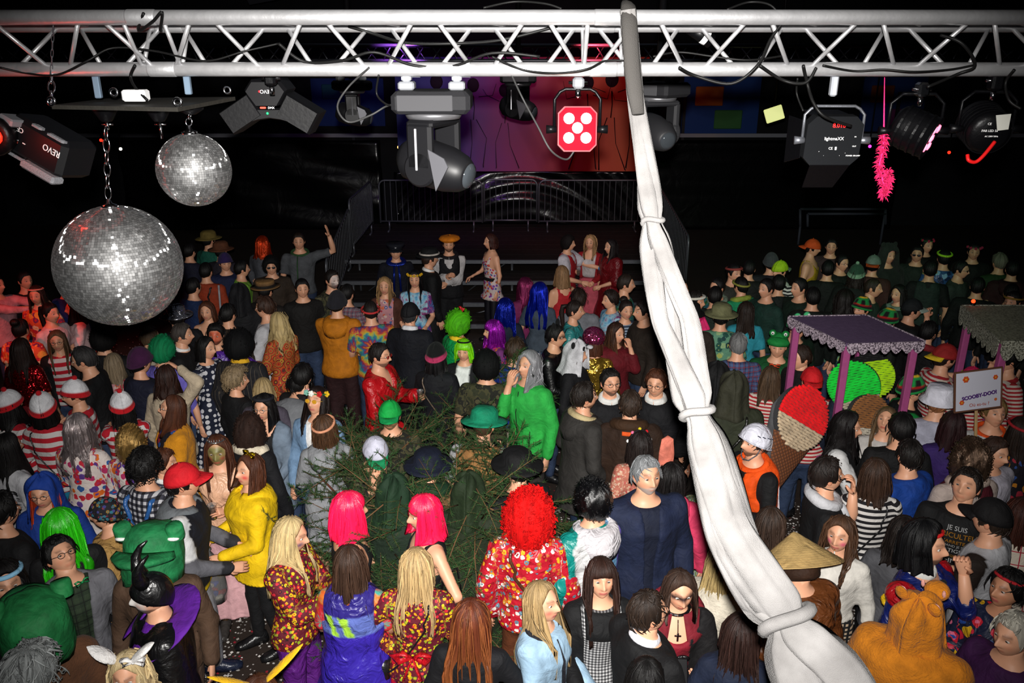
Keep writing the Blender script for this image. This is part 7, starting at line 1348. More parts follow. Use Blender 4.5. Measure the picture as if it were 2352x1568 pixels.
P122 = P(505, 560, 1.72, 170, 'person in rust brimmed hat in the far left crowd', 'm', SHORTN, G('jacket', '24202a'), hat=('sunhat', '5a3420'))
P123 = P(432, 560, 1.74, 160, 'person in dark shirt right beside the large mirror ball', 'm', SHORTN, G('shirt', '16182a'))
P124 = P(440, 640, 1.72, 150, 'person in blue shirt right of the large mirror ball', 'm', SHORTN, G('shirt', '14264a'))
P125 = P(540, 660, 1.76, -170, 'person in long dark cloak with a pale staff', 'm', SHORTN, G('robe', '0e0e12'), hat=('hood', '0e0e12'))
P126 = P(130, 640, 1.74, 160, 'person in blue shirt behind the headband dress', 'm', SHORTN, G('shirt', '182c6a'))
P127 = P(48, 625, 1.74, 60, 'dark person behind the pink sleeve at the left', 'm', SHORTN, G('shirt', '1a1216'))
P128 = P(520, 700, 1.74, 160, 'person in dark brown coat before the dark cloak', 'm', SHORTN, G('coat', '2a2018'))
P129 = P(700, 640, 1.74, 20, 'person in dark jacket left of the clown face', 'm', SHORTN, G('jacket', '12100f'))
P130 = P(690, 845, 1.7, 170, 'dark-haired person in black behind the bending grey sweatshirt', 'm', hs('short', 'hblack', vol=.02), G('sweater', '0e0c0c'))
# ------------------------------------------------------------------ right side
P131 = P(1588, 705, 1.80, -8, 'person in black bowler hat, brown coat and white collar', 'm', SHORTN, G('coat', '2e2620', open=.05), G('shirt', '0c1016'), hat=('bowler', '08080a'), ex=[('scarf', 'b8b4a8', .014, 2)])
P132 = P(1605, 668, 1.76, 60, 'person with white headband and hot pink boa scarf', 'm', hs('short', '140e0c'), G('tee', '8a8078'), ex=[('band', 'c8c4b8', 22, .016), ('scarf', 'd8286a', .05, 2)])
P133 = P(1656, 705, 1.76, 165, 'person in straw sun hat and green Hawaiian shirt facing away', 'm', SHORTN, G('tee', 'green', HAW, off=.03), hat=('sunhat', '6a6a4a'))
P134 = P(1662, 640, 1.76, -60, 'person in blue-green Hawaiian shirt with pale scarf', 'm', SHORTN, G('tee', 'teal', HAW2), ex=[('scarf', '6a7a6a', .03)])
P135 = P(1702, 640, 1.74, -150, 'person in striped headband with yellow flower garland', 'm', SHORTN, G('tee', '1a8a5a'), ex=[('band', '8a8a3a', 18, .014), ('scarf', '8a9a3a', .035, 1)])
P136 = P(1716, 695, 1.66, 170, 'person with long brown hair in aqua and blue top', 'f', hs('long', '241a14', L=.3), G('tee', '2a8a9a'), bot=('skirt', '1a4a9a'))
P137 = P(1712, 768, 1.76, 175, 'grey-haired balding person in blue plaid shirt facing away', 'm', hs('short', '6a6a6a'), G('shirt', 'blue', PLAID), bot=('jeans', 'black'))
P138 = P(1680, 862, 1.78, 172, 'person in khaki parka with hood up and dark strap facing away', 'm', SHORTN, G('coat', '2a2e20', hem=.5), hat=('hood', '2c2c20'), ex=[('strap', '141410', False, 1, .012)])
P139 = P(1655, 845, 1.80, 165, 'person in black hooded cloak behind the khaki parka', 'm', SHORTN, G('robe', '08080a'), hat=('hood', '0a0a0c'))
P140 = P(1788, 845, 1.64, 165, 'person with orange flower in long hair and fine striped top', 'f', hs('long', '4a3828', L=.26), G('sweater', 'white', RWF), ex=[('bow', 'd84a28', (-.03, -.02, .13), .05)])
P141 = P(1856, 848, 1.70, 172, 'person in backwards red cap and fine striped top', 'm', hs('short', '4a3a2c'), G('sweater', 'white', RWF), hat=('capback', 'c0141c', 'c0141c'))
P142 = P(1778, 770, 1.76, -20, 'person in green crocodile costume with bulging white eyes', 'm', ('none', 'x'), G('robe', '0e4a24', off=.06), hat=('froghat', '107a34'))
P143 = P(1832, 728, 1.74, 20, 'person in pale green frog hat behind the stall roof', 'm', SHORTN, G('sweater', '0c2416'), hat=('froghat', '48b878'))
P144 = P(1832, 795, 1.78, -75, 'person in black roll-neck sweater facing left by the stall', 'm', hs('short', '2a1c14'), G('sweater', '0a0a0c', neck='high'))
def hivis(V, R, C_, am): C_[(np.abs(V[:, 2]-.84) < .03)] = (.95, .95, 1.0)
P145 = P(1712, 990, 1.80, -68, 'person in white climbing helmet and orange safety vest with reflective bands', 'm', hs('short', '2a1c16'), G('vest', 'd84a08', off=.05, hem=.62, flare=.03, fn=hivis), G('sweater', '0c0c0e', sl=.99), bot=('trousers', '8a2c10'), hat=('helmet', 'd0d0dc', None, SATIN), arms=('cup', 'fwd'), head=(0, 16), fk=dict(beard='2a1c16'), lean=8, ex=[('scarf', 'd84a08', .025), ('patch', 'f8f8ff', .84, .34, .055, True, 0, 'reflective_band'), ('patch', 'f8f8ff', 1.1, .05, .5, True, .09, 'reflective_band'), ('patch', 'f8f8ff', 1.1, .05, .5, True, -.09, 'reflective_band')])
P146 = P(1998, 848, 1.80, 170, 'dark-haired person in navy shirt standing under the pink stall roof', 'm', hs('short', '140f0d'), G('shirt', '141c2c'))
P147 = P(2092, 872, 1.78, 85, 'person in striped rasta knitted hat with green and black jacket', 'm', SHORTB, G('jacket', '0a0c0c', sleeve='0c7a34'), hat=('rasta', 'black'))
P148 = P(2160, 895, 1.80, 165, 'person in white bucket hat and white sweatshirt facing away', 'm', hs('short', '8a5a3a'), G('sweater', 'a0a0b0'), bot=('jeans', '243a5a'), hat=('bucket', 'd0d0dc'), arms=('hip', 'fwd'), head=(-20, 0))
P149 = P(2172, 795, 1.80, 95, 'bearded person in red and yellow visor hat and fine striped shirt', 'm', hs('short', '1c1410'), G('sweater', 'white', RWF), hat=('capback', '8a1c1c', 'd0b020'), fk=dict(beard='2a1c14'), arms=('cup', 'high'))
P150 = P(2238, 850, 1.76, 170, 'person in pink cap with neon goggles behind the sign', 'm', hs('short', '3a2a1c'), G('sweater', 'white', RWF), hat=('cap', 'c01c50', 'c01c50'), ex=[('band', 'b0c820', 26, .010)])
P151 = P(2322, 800, 1.80, -95, 'person in fine striped shirt stretching an arm out from under the right stall', 'm', SHORTN, G('tee', 'white', RWF, sl=.45), arms=('down', (.12, -.56, 1.42)))
P152 = P(1948, 952, 1.68, 60, 'person with long black curly hair and white puffed sleeves', 'f', hs('long', '0e0a0a', L=.38, wave=.022, vol=.022), G('blouse', '101012', sleeve='c8c8c8', sl=.55, slr=.04), arms=('low', 'phone'), bot=('skirt', '5a3418', CLOTH, .4, .08))
P153 = P(2040, 945, 1.66, -22, 'person with long light brown hair and red lips looking down', 'f', hs('long', '5a4630', L=.40, wave=.008), G('blouse', 'b4b0ac'), bot=('skirt', '6a3c18'), arms=('fwd', 'phone'), head=(-14, 22), fk=dict(lips='9a1822'))
P154 = P(2225, 1020, 1.74, -170, 'person in grey-brown curly wig with maroon waistcoat and gold trim', 'm', hs('afro', '6a5444', L=.055, mat=TINSEL, vol=.8, n=500), G('vest', '4a101c', hem=.7), G('shirt', 'b0a098', sl=.99), bot=('trousers', '4a101c'), arms=('fwd', 'fwd'), ex=[('patch', 'a08a4a', 1.2, .05, .26, True, -.08, 'gold_trim', .0), ('scarf', 'b8a498', .04)])
P155 = P(2278, 925, 1.80, -5, 'person in white shirt and orange ascot scarf below the sign', 'm', hs('short', '7a6038', vol=.01), G('sweater', 'b4b4b4'), bot=('jeans', '1c2c54'), arms=('low', 'cup'), head=(0, 12), ex=[('scarf', 'd04810', .022, 1)])
P156 = P(2212, 945, 1.68, 165, 'person with dark reddish hair in purple top left of the ascot', 'f', hs('long', '240e10', L=.18), G('sweater', '301c5a'))
P157 = P(2338, 962, 1.72, -160, 'person with long dark hair and red flowered shirt at the right edge', 'f', hs('long', '241812', L=.24), G('shirt', 'red', NFL), ex=[('band', 'a02028', 30, .012)])
P158 = P(1915, 1058, 1.78, 80, 'dark-haired person in black tee with white sweater tied round the shoulders', 'm', hs('short', '1c1411', vol=.01), G('tee', '0c0c0e', off=.02), arms=('face', 'down'), head=(10, 8), ex=[('scarf', 'b8b8bc', .042, 1)])
P159 = P(2030, 1055, 1.70, 168, 'person with straight brown bob in black and white striped top', 'f', hs('bob', '38261c', L=.19), G('sweater', 'white', BWS), bot=('jeans', '101014'), arms=('low', 'fwd'), head=(-35, 6), ex=[('strap', 'black', False, 1, .006)])
P160 = P(2098, 1018, 1.80, -150, 'dark-haired bearded person in plain blue jacket', 'm', hs('short', '14100e'), G('jacket', '103a88', off=.035), head=(-30, 0), fk=dict(beard='2a1c16'))
P161 = P(2234, 1085, 1.82, -30, 'person in black tee with French farmer slogan', 'm', hs('short', '1c1511'), G('tee', '0c0c0e', off=.022, wr=.003), bot=('jeans', '1c2230'), arms=('fwd', 'fwd'), head=(-15, 18))
P162 = P(2290, 1155, 1.80, -140, 'person in black cap and white tee with dark brown sleeves', 'm', hs('short', '2a201a'), G('tee', 'a8a8ac', sleeve='1c130e'), bot=('trousers', '7a7a80'), hat=('cap', '0c0a0c', '0c0a0c'), arms=('fwd', 'fwd'))
P163 = P(2138, 1212, 1.80, 38, 'bearded person in black wig with red ribbon, blue dress and red puff sleeves', 'm', hs('bob', '08080a', L=.12, vol=.03), G('shirt', '101c5a', SATIN, neck='v'), bot=('skirt', '0c1450', SATIN, .2, .15), arms=('drink', 'down'), head=(10, 10), fk=dict(beard='2a1e18'), ex=[('band', 'c01818', 36, .010), ('collar', 'd8d8d4', .018)])
P164 = P(2120, 1375, 1.80, 140, 'person in orange-brown bear onesie with eared hood seen from behind', 'm', SHORTN, G('hoodie', 'b46c14', FUR, hem=.80, off=.065, slr=.04, hood=0), bot=('wide', 'b46c14', FUR), hat=('hood', 'b86e14', 'd89a90', FUR, ('ears', 'snout')), arms=('down', 'fwd'), bulk=1.1, head=(-15, 14))
P165 = P(2318, 1318, 1.66, -52, 'person with short black hair in red flowered kimono holding a cup', 'f', hs('short', '0c0a0a', vol=.012), G('robe', 'red', KFL, hem=.4, off=.03), bot=('trousers', 'black'), arms=('fwd', 'low'), head=(-15, 12), skin='c08868', ex=[('band', 'b02028', 34, .010)])
P166 = P(2342, 1415, 1.74, -70, 'silver-haired person in purple top cut by the right edge', 'm', hs('short', 'a8a498', vol=.006), G('shirt', '34103c'), arms=('fwd', 'cup'), ex=[('wrist', 1)])
P167 = P(2345, 1150, 1.68, 160, 'person in cream embroidered blouse at the right edge', 'f', hs('long', '3a1c14', L=.2), G('blouse', 'cream', EMB), bot=('skirt', '2a1014'))
P168 = P(1935, 1192, 1.68, -28, 'person with cigarette and pink face paint in tight white top and net trousers', 'f', hs('long', '4a3222', L=.30, wave=.008), G('crop', 'c8c4bc', off=.01), bot=('leggings', 'grey', FISH), arms=('down', 'fwd'), head=(-8, 6), fk=dict(cheeks='d8507a'), shoe='white')
P169 = P(1848, 1262, 1.72, 10, 'person in conical straw hat and brown robe holding a cup', 'm', SHORTN, G('robe', '5c3216', SATIN, off=.055, hem=.35, wr=.016), bot=('trousers', 'black'), hat=('conical', 'a88c5a'), arms=('down', 'cup'), head=(0, 30))
P170 = P(1772, 1172, 1.66, 150, 'person with dark straight hair in white top beside the conical hat', 'f', hs('bob', '34261e', L=.15), G('blouse', 'b8b8b8'))
P171 = P(1945, 1560, 1.60, 160, 'person in gold sequin hat cut by the bottom edge', 'f', hs('bob', 'hbrown', L=.1), G('tee', 'gold', GOLDF), hat=('bowler', 'gold', None, GOLDF))
P172 = P(2080, 1195, 1.68, 150, 'dark-haired person in grey top behind the black wig', 'f', hs('long', '1c1512', L=.2), G('tee', '4a4a4e'), bot=('jeans', '0c0c10'))
P173 = P(2075, 955, 1.70, 170, 'dark-haired person in black hood behind the blue jacket', 'm', hs('short', 'hblack', vol=.016), G('sweater', '0a0a0c'))
P174 = P(2290, 1005, 1.70, 20, 'person in white shirt and navy waistcoat behind the curly wig', 'm', SHORTB, G('shirt', 'a8a4b0'))
# ------------------------------------------------------------------ fir branch people
P175 = P(895, 925, 1.72, 0, 'person in green cap with green painted face wrapped in fir branches', 'm', SHORTN, G('sweater', '1c2a18', CAMO), hat=('cap', '0c9a40', '0c8a48'), fk=dict(paint='2c4420'), arms=('fwd', 'fwd'))
P176 = P(862, 1012, 1.74, 20, 'person in green and silver visor hat bending among fir branches', 'm', SHORTB, G('sweater', '8a5a30', CAMO), hat=('cap', 'b8b8c8', '0c7a4a'), arms=('fwd', 'face'), lean=20)
P177 = P(966, 1050, 1.76, 178, 'person in dark blue hat and green neck scarf among fir branches', 'm', hs('buzz', '2a1c14'), G('sweater', '6a4a2c'), hat=('sunhat', '0c1224'), ex=[('scarf', '12301c', .06)])
P178 = P(1112, 945, 1.76, 165, 'person in tilted green foam hat and tan vest raising a phone', 'm', hs('buzz', '3a2a1c'), G('tee', '8a6238', sleeve='9a9a9c'), hat=('sunhat', '0c7a58'), arms=('down', 'phone'), lean=10, ex=[('wrist', -1)])
P179 = P(1190, 1045, 1.74, -150, 'person in round black hat and black top with fir twigs', 'm', SHORTN, G('sweater', '0e0e10'), hat=('sunhat', '08080a'), arms=('fwd', 'reach'))
P180 = P(1062, 1100, 1.72, 175, 'person covered in a dense coat of fir branches behind the pink wigs', 'm', hs('short', '2a1c12'), G('robe', '1c2414'), hat=('hood', '16240f'))
P181 = P(905, 1105, 1.70, 165, 'person in green bag hat among fir branches between the pink wigs', 'm', SHORTN, G('robe', '18261a'), hat=('hood', '122a18'))
# ------------------------------------------------------------------ far right crowd
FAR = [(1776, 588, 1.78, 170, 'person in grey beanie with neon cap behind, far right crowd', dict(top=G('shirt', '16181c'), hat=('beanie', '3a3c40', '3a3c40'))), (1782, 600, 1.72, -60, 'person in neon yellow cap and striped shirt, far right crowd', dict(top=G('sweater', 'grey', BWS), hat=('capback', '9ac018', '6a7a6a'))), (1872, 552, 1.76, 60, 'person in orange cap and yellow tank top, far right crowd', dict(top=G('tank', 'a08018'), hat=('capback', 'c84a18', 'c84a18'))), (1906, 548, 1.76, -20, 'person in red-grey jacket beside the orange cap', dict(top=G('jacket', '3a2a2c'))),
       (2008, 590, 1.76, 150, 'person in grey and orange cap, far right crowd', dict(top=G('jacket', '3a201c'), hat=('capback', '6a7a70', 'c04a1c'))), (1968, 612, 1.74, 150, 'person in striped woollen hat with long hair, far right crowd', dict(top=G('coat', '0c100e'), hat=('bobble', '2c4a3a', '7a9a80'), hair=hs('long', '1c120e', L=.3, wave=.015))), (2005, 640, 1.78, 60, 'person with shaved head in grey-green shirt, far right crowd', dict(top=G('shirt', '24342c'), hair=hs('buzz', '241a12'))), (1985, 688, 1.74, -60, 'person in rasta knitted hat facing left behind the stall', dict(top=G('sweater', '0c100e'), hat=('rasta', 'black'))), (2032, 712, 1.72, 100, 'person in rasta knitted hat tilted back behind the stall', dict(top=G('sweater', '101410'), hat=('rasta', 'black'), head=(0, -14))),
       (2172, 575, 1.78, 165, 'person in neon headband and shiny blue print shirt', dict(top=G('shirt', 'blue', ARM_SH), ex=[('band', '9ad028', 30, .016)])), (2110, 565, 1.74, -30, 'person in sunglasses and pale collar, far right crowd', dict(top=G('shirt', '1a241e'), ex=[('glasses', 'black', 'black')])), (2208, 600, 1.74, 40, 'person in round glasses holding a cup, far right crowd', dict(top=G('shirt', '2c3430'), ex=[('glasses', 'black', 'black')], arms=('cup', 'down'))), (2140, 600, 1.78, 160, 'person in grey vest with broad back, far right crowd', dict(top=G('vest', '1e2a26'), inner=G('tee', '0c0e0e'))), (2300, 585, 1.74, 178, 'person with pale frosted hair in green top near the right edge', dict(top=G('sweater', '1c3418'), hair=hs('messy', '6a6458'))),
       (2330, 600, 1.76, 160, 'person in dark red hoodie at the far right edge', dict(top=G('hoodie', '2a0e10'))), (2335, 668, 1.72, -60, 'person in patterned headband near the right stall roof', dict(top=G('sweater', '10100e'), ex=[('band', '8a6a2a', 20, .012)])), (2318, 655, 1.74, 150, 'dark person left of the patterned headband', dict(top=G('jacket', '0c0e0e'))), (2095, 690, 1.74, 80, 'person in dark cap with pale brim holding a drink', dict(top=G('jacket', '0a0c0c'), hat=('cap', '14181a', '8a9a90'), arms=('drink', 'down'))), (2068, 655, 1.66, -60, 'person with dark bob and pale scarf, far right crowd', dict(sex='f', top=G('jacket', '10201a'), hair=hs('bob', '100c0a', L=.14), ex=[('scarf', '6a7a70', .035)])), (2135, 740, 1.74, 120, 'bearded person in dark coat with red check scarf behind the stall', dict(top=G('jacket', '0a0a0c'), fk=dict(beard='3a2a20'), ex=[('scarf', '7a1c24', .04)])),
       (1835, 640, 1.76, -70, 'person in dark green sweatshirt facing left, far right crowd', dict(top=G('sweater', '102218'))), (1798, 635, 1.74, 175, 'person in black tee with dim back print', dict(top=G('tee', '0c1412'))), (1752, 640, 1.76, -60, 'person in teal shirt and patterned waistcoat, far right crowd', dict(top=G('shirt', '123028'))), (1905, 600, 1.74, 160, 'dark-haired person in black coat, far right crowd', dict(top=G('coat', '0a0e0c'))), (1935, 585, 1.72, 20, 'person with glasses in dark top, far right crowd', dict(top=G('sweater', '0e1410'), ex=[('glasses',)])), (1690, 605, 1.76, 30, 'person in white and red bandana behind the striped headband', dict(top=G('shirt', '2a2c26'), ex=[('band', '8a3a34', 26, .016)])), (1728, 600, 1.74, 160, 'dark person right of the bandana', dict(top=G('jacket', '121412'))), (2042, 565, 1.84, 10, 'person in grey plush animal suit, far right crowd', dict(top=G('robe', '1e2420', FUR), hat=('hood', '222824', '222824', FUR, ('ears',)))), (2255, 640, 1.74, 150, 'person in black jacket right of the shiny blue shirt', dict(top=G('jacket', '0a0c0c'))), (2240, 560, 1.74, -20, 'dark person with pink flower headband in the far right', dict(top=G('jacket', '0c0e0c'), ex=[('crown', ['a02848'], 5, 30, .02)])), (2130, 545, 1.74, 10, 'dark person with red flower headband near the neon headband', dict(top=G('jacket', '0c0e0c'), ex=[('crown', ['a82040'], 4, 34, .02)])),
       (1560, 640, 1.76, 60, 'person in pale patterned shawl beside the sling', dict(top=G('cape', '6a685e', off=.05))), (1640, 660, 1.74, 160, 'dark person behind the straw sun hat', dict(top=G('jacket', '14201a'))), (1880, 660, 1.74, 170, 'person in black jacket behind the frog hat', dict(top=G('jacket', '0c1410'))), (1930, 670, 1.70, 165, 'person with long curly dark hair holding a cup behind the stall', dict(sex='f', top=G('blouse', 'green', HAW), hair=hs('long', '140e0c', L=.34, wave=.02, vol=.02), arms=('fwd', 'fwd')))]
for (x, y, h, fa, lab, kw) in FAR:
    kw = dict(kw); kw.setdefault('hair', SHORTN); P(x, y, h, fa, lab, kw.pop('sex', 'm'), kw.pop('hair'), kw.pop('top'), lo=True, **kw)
# ------------------------------------------------------------------ things people hold and carry
CLEAR = plain('clear_plastic', 'd8d8d8', .08, 0, trans=.9)
_cup = {}
def cup(P_, sd, label, drink='7a3a10', h=.115, r=.034, d=.10, out=.036):
    p = grip(P_, sd, d, out)-np.array([0, 0, h*.45]); t = thing('drinking_cup', label, 'cup', p, 0, 'plastic cups in hands')
    if 'c' not in _cup:
        V, F = lathe([(r*.74, 0), (r*.78, 0), (r, h), (r*1.04, h), (r*.97, h-.003), (r*.74, .003), (0, .003)], 18); _cup['c'] = (V, F)
    V, F = _cup['c']; mb = MB(); mb.add(V, F); mb.build('cup', CLEAR, t, True, False)
    V, F = lathe([(0, .005), (r*.72, .005), (r*.88, h*.6), (0, h*.6)], 16); mb = MB(); mb.add(V, F); mb.build('drink', plain('drink_'+drink, drink, .1), t, True, False)
    return t
def phone(P_, sd, label, col='101012'):
    p = grip(P_, sd, .11, .03); t = thing('mobile_phone', label, 'phone', p, P_['face']); mb = MB(); mb.bbox((0, 0, 0), (.072, .010, .145), .004, M=rotm('X', -.6)); mb.build('body', plain('phone_'+col, col, .25), t, False, False); mb = MB(); mb.bbox(rotm('X', -.6) @ np.array([0, .0055, 0]), (.066, .001, .135), .0004, M=rotm('X', -.6)); mb.build('screen', plain('phone_screen', '14181e', .1), t, False, False)
cup(P20, 1, 'plastic cup of beer held by the flower-crowned person', 'a08040'); cup(P97, -1, 'white cup held by the blond person in pink dress', 'd8d8d8'); cup(P92, 1, 'cup held by the person in red satin shirt', '5a3010'); cup(P169, -1, 'clear cup held by the person in conical hat', '5a6a78'); cup(P166, 1, 'cup of drink held by the silver-haired person', '8a8c8a'); cup(P165, -1, 'cup held low by the person in the kimono', '4a3a30', d=.09); cup(P55, 1, 'dark drink held by the left pink wig', '2a1014'); cup(P59, -1, 'cup of red drink held by the long reddish hair', '6a1418'); cup(P65, 1, 'tall cup of yellow drink held by the gothic gown', '8a8a40', h=.16)
cup(P105, -1, 'small cup held by the person in red cape on stage', '8a6a40'); cup(P164, -1, 'cup of amber drink held by the bear onesie', 'a05a10'); cup(P17, 1, 'cup at the chest of the green painted face', '5a4020'); cup(P149, 1, 'clear cup held by the bearded visor hat', '8a8a8a'); cup(P19, 1, 'cup held low by the person in open grey jacket', '6a5030')
phone(P178, -1, 'dark phone held up by the person in tan vest'); phone(P54, 1, 'magenta phone held by the yellow flowered blouse', '6a1038'); phone(P65, -1, 'dark phone held by the gothic gown'); phone(P152, -1, 'phone held by the person with black curly hair'); phone(P153, -1, 'phone held by the person with red lips')
# cigarette, slogan, jewellery
def head_part(P_, name, mat, fn): X_mesh(P_, name, mat, fn, True)
head_part(P168, 'cigarette', CLOTH, lambda mb, p: (mb.tube([(.006, -.105, -.064), (.02, -.155, -.085)], .0042, 6, c('e0dcd4')), mb.tube([(.006, -.105, -.064), (.010, -.120, -.070)], .0045, 6, c('b06a30'))))
head_part(P9, 'hair_tuft', HAIR, lambda mb, p: [mb.tube([(.05*math.sin(i), .02*math.cos(i*2), .12), (.09*math.sin(i), .06*math.cos(i*2), .15), (.14*math.sin(i), .09*math.cos(i*2), .13)], [.012, .009, .002], 5, c('8a8e8e')) for i in range(9)])
head_part(P169, 'face_scarf', CLOTH, lambda mb, p: mb.tube([(.085*math.sin(a), -.10*math.cos(a), -.05) for a in np.linspace(-2, 2, 15)], .035, 6, c('2a1608'), True, 1.4))
def cross(mb, p):
    mb.tube([(.075*math.sin(a), -.066*math.cos(a)+.005, 1.495-.012*math.cos(a)) for a in np.linspace(0, 6.28, 22)], .010, 5, c('0a0a0c'), False); mb.tube([(0, -.085, 1.47), (0, -.118, 1.40)], .003, 4, c('0a0a0c')); mb.bbox((0, -.124, 1.375), (.012, .006, .06), .002, 0, c('1a0c10')); mb.bbox((0, -.124, 1.385), (.04, .006, .012), .002, 0, c('1a0c10'))
X_mesh(P65, 'cross_necklace', LEATHER, cross); X_mesh(P65, 'chest_bow', SATIN, lambda mb, p: [mb.ball((s*.035, -.165, 1.26), (.04, .015, .022), 10, 6, c('0a080a')) for s in (-1, 1)])
def slogan():
    T = P161; off = T['top']['off']+.010; lines = (('JE SUIS', .036, 'd8d8d8', 1.40), ('AGRICULTEUR', .040, 'c88a20', 1.355), ('JE N\'ARRETE PAS', .030, 'c88a20', 1.312), ('QUAND JE SUIS', .022, 'c8c8c8', 1.282), ('FATIGUÉ', .036, 'e0e0e0', 1.245), ('J\'ARRETE QUAND J\'AI', .021, 'c88a20', 1.205), ('FINI', .045, 'd8d8d8', 1.165))
    for (s, sz, col, z) in lines:
        V, F = text(s, sz*1.12, None, None, None, None); x = V[:, 0]; zz = z+V[:, 1]; rx = np.interp(zz, PZ, T['rx0'])+off; ry = np.interp(zz, PZ, T['ry0'])+off; y = -ry*np.sqrt(np.clip(1-(x/rx)**2, .02, 1))+np.interp(zz, PZ, PCY)-.004; mk('slogan_line', T['bend'](np.stack([x, y, zz], -1)), F, plain('print_'+col, col, .7), T['root'], False)
slogan()
X_mesh(P12, 'jetpack', plain('silver_tube', 'a8acb2', .3, .8), lambda mb, p: [mb.lathe([(0, 1.08), (.035, 1.08), (.05, 1.11), (.05, 1.34), (.035, 1.39), (0, 1.40)], 18, (s*.058, .21, 0)) for s in (-1, 1)]); X_mesh(P12, 'jetpack_band', BLACK, lambda mb, p: mb.bbox((0, .21, 1.22), (.23, .115, .035), .01))
for s in (-1, 1): X_mesh(P163, 'puff_sleeve', SATIN, lambda mb, p: mb.ball((s*.19, .0, 1.39), (.085, .095, .085), 16, 10, c('9a0c18'))); X_mesh(P163, 'sleeve_trim', SATIN, lambda mb, p: mb.tube([(s*.215, .092*math.cos(a), 1.335+.05*math.sin(a)) for a in np.linspace(0, 6.28, 14)], .014, 6, c('c8a018'), False))
X_mesh(P125, 'staff', CLOTH, lambda mb, p: mb.tube([(.30, -.1, .02), (.24, -.12, 1.75)], .012, 7, c('8a8a90')))
X_mesh(P14, 'hair_tail', HAIR, lambda mb, p: mb.tube([(0, .08, 1.66), (0, .14, 1.62), (0, .15, 1.5), (0, .14, 1.4)], [.02, .03, .025, .006], 8, c('chest')))
X_mesh(P169, 'glove', LEATHER, lambda mb, p: mb.ball(p['A'][-1][2]+np.array([0, -.03, .0]), (.045, .06, .05), 12, 8, c('08080a')))
# silver handbag of the right pink wig
p0 = world_pt(P56, (.24, .06, 1.02)); t = thing('handbag', 'silver handbag under the arm of the right pink wig', 'bag', p0, P56['face']); mb = MB(); mb.bbox((0, 0, 0), (.07, .22, .15), .03, 0, c('6a6c70')); mb.build('bag', FOIL, t); mb = MB(); mb.tube([(0, -.08, .07), (0, -.05, .30), (0, .05, .30), (0, .08, .07)], .006, 6, c('black')); mb.build('handle', LEATHER, t)
# bag of sweets between the red cap and the yellow hoodie
p0 = world_pt(P16, (-.05, -.36, .80)); t = thing('sweets_bag', 'clear bag of red and blue sweets held by the yellow hoodie', 'bag', p0); V, F = lathe([(0, -.20), (.09, -.19), (.115, -.12), (.10, .02), (.05, .16), (.02, .22), (.035, .25), (0, .25)], 20); V = V*(1+.05*np.sin(V[:, 2:3]*40+V[:, 0:1]*30)); mb = MB(); mb.add(V, F); mb.build('bag', plain('bag_film', 'd0d0d0', .12, 0, trans=.85), t, True, False)
rs = np.random.RandomState(5)
for k in range(10): mb = MB(); mb.bbox((rs.uniform(-.05, .05), rs.uniform(-.05, .05), -.15+rs.rand()*.12), (.05, .05, .035), .01, rs.rand()*3, c(('b01818', '2038a0', 'c07030', 'c8c0b0')[k % 4])); mb.build('sweet', SATIN, t)
# sign on a stick
p0 = at_z(2246, 895, 2.0); t = thing('placard', 'white placard with orange flowers and purple lettering on a stick', 'sign', p0, 0, rot=(math.radians(-8), math.radians(-5), math.radians(6))); k = np.linalg.norm(p0-np.array([0, 0, CH]))/FP; Wd, Hd = 98*k, 82*k
mb = MB(); mb.box((0, 0, 0), (Wd, .008, Hd)); mb.build('board', plain('white_card', 'b8b8c4', .6), t, False, False)
for (ctr, sz) in (((0, -.003, Hd/2), (Wd+.012, .016, .012)), ((0, -.003, -Hd/2), (Wd+.012, .016, .012)), ((-Wd/2, -.003, 0), (.012, .016, Hd)), ((Wd/2, -.003, 0), (.012, .016, Hd))): mb = MB(); mb.bbox(ctr, sz, .002); mb.build('edge', plain('brown_edge', '5a3a2a', .7), t, False, False)
mb = MB(); mb.bbox((0, .014, -Hd/2-.25), (.022, .014, .62), .003); mb.build('stick', plain('pale_stick', 'a88a60', .7), t, False, False)
put_text('SCOOBY-DOO!', .040, plain('purple_ink', '4a2a6a', .6), t, FRONT @ rotm('Z', .10), (.01, -.0055, -.045), bold=.0022); put_text('Où es-tu ?', .038, plain('rust_ink', '9a3a20', .6), t, FRONT, (.01, -.0055, -.115))
for (fx, fz, fr) in ((-.10, .095, .026), (.135, .085, .02), (-.13, -.085, .02), (.14, -.09, .012)):
    mb = MB()
    for j in range(6): mb.ball((fx+fr*.62*math.cos(j*1.047), -.006, fz+fr*.62*math.sin(j*1.047)), (fr*.42, .002, fr*.42), 10, 5)
    f_ = mb.build('flower', plain('flower_orange', 'b84a1c', .6), t, True, False); mb = MB(); mb.ball((fx, -.008, fz), (fr*.3, .002, fr*.3), 10, 5); mb.build('flower_centre', plain('flower_yellow', 'd0a020', .6), f_, True, False)
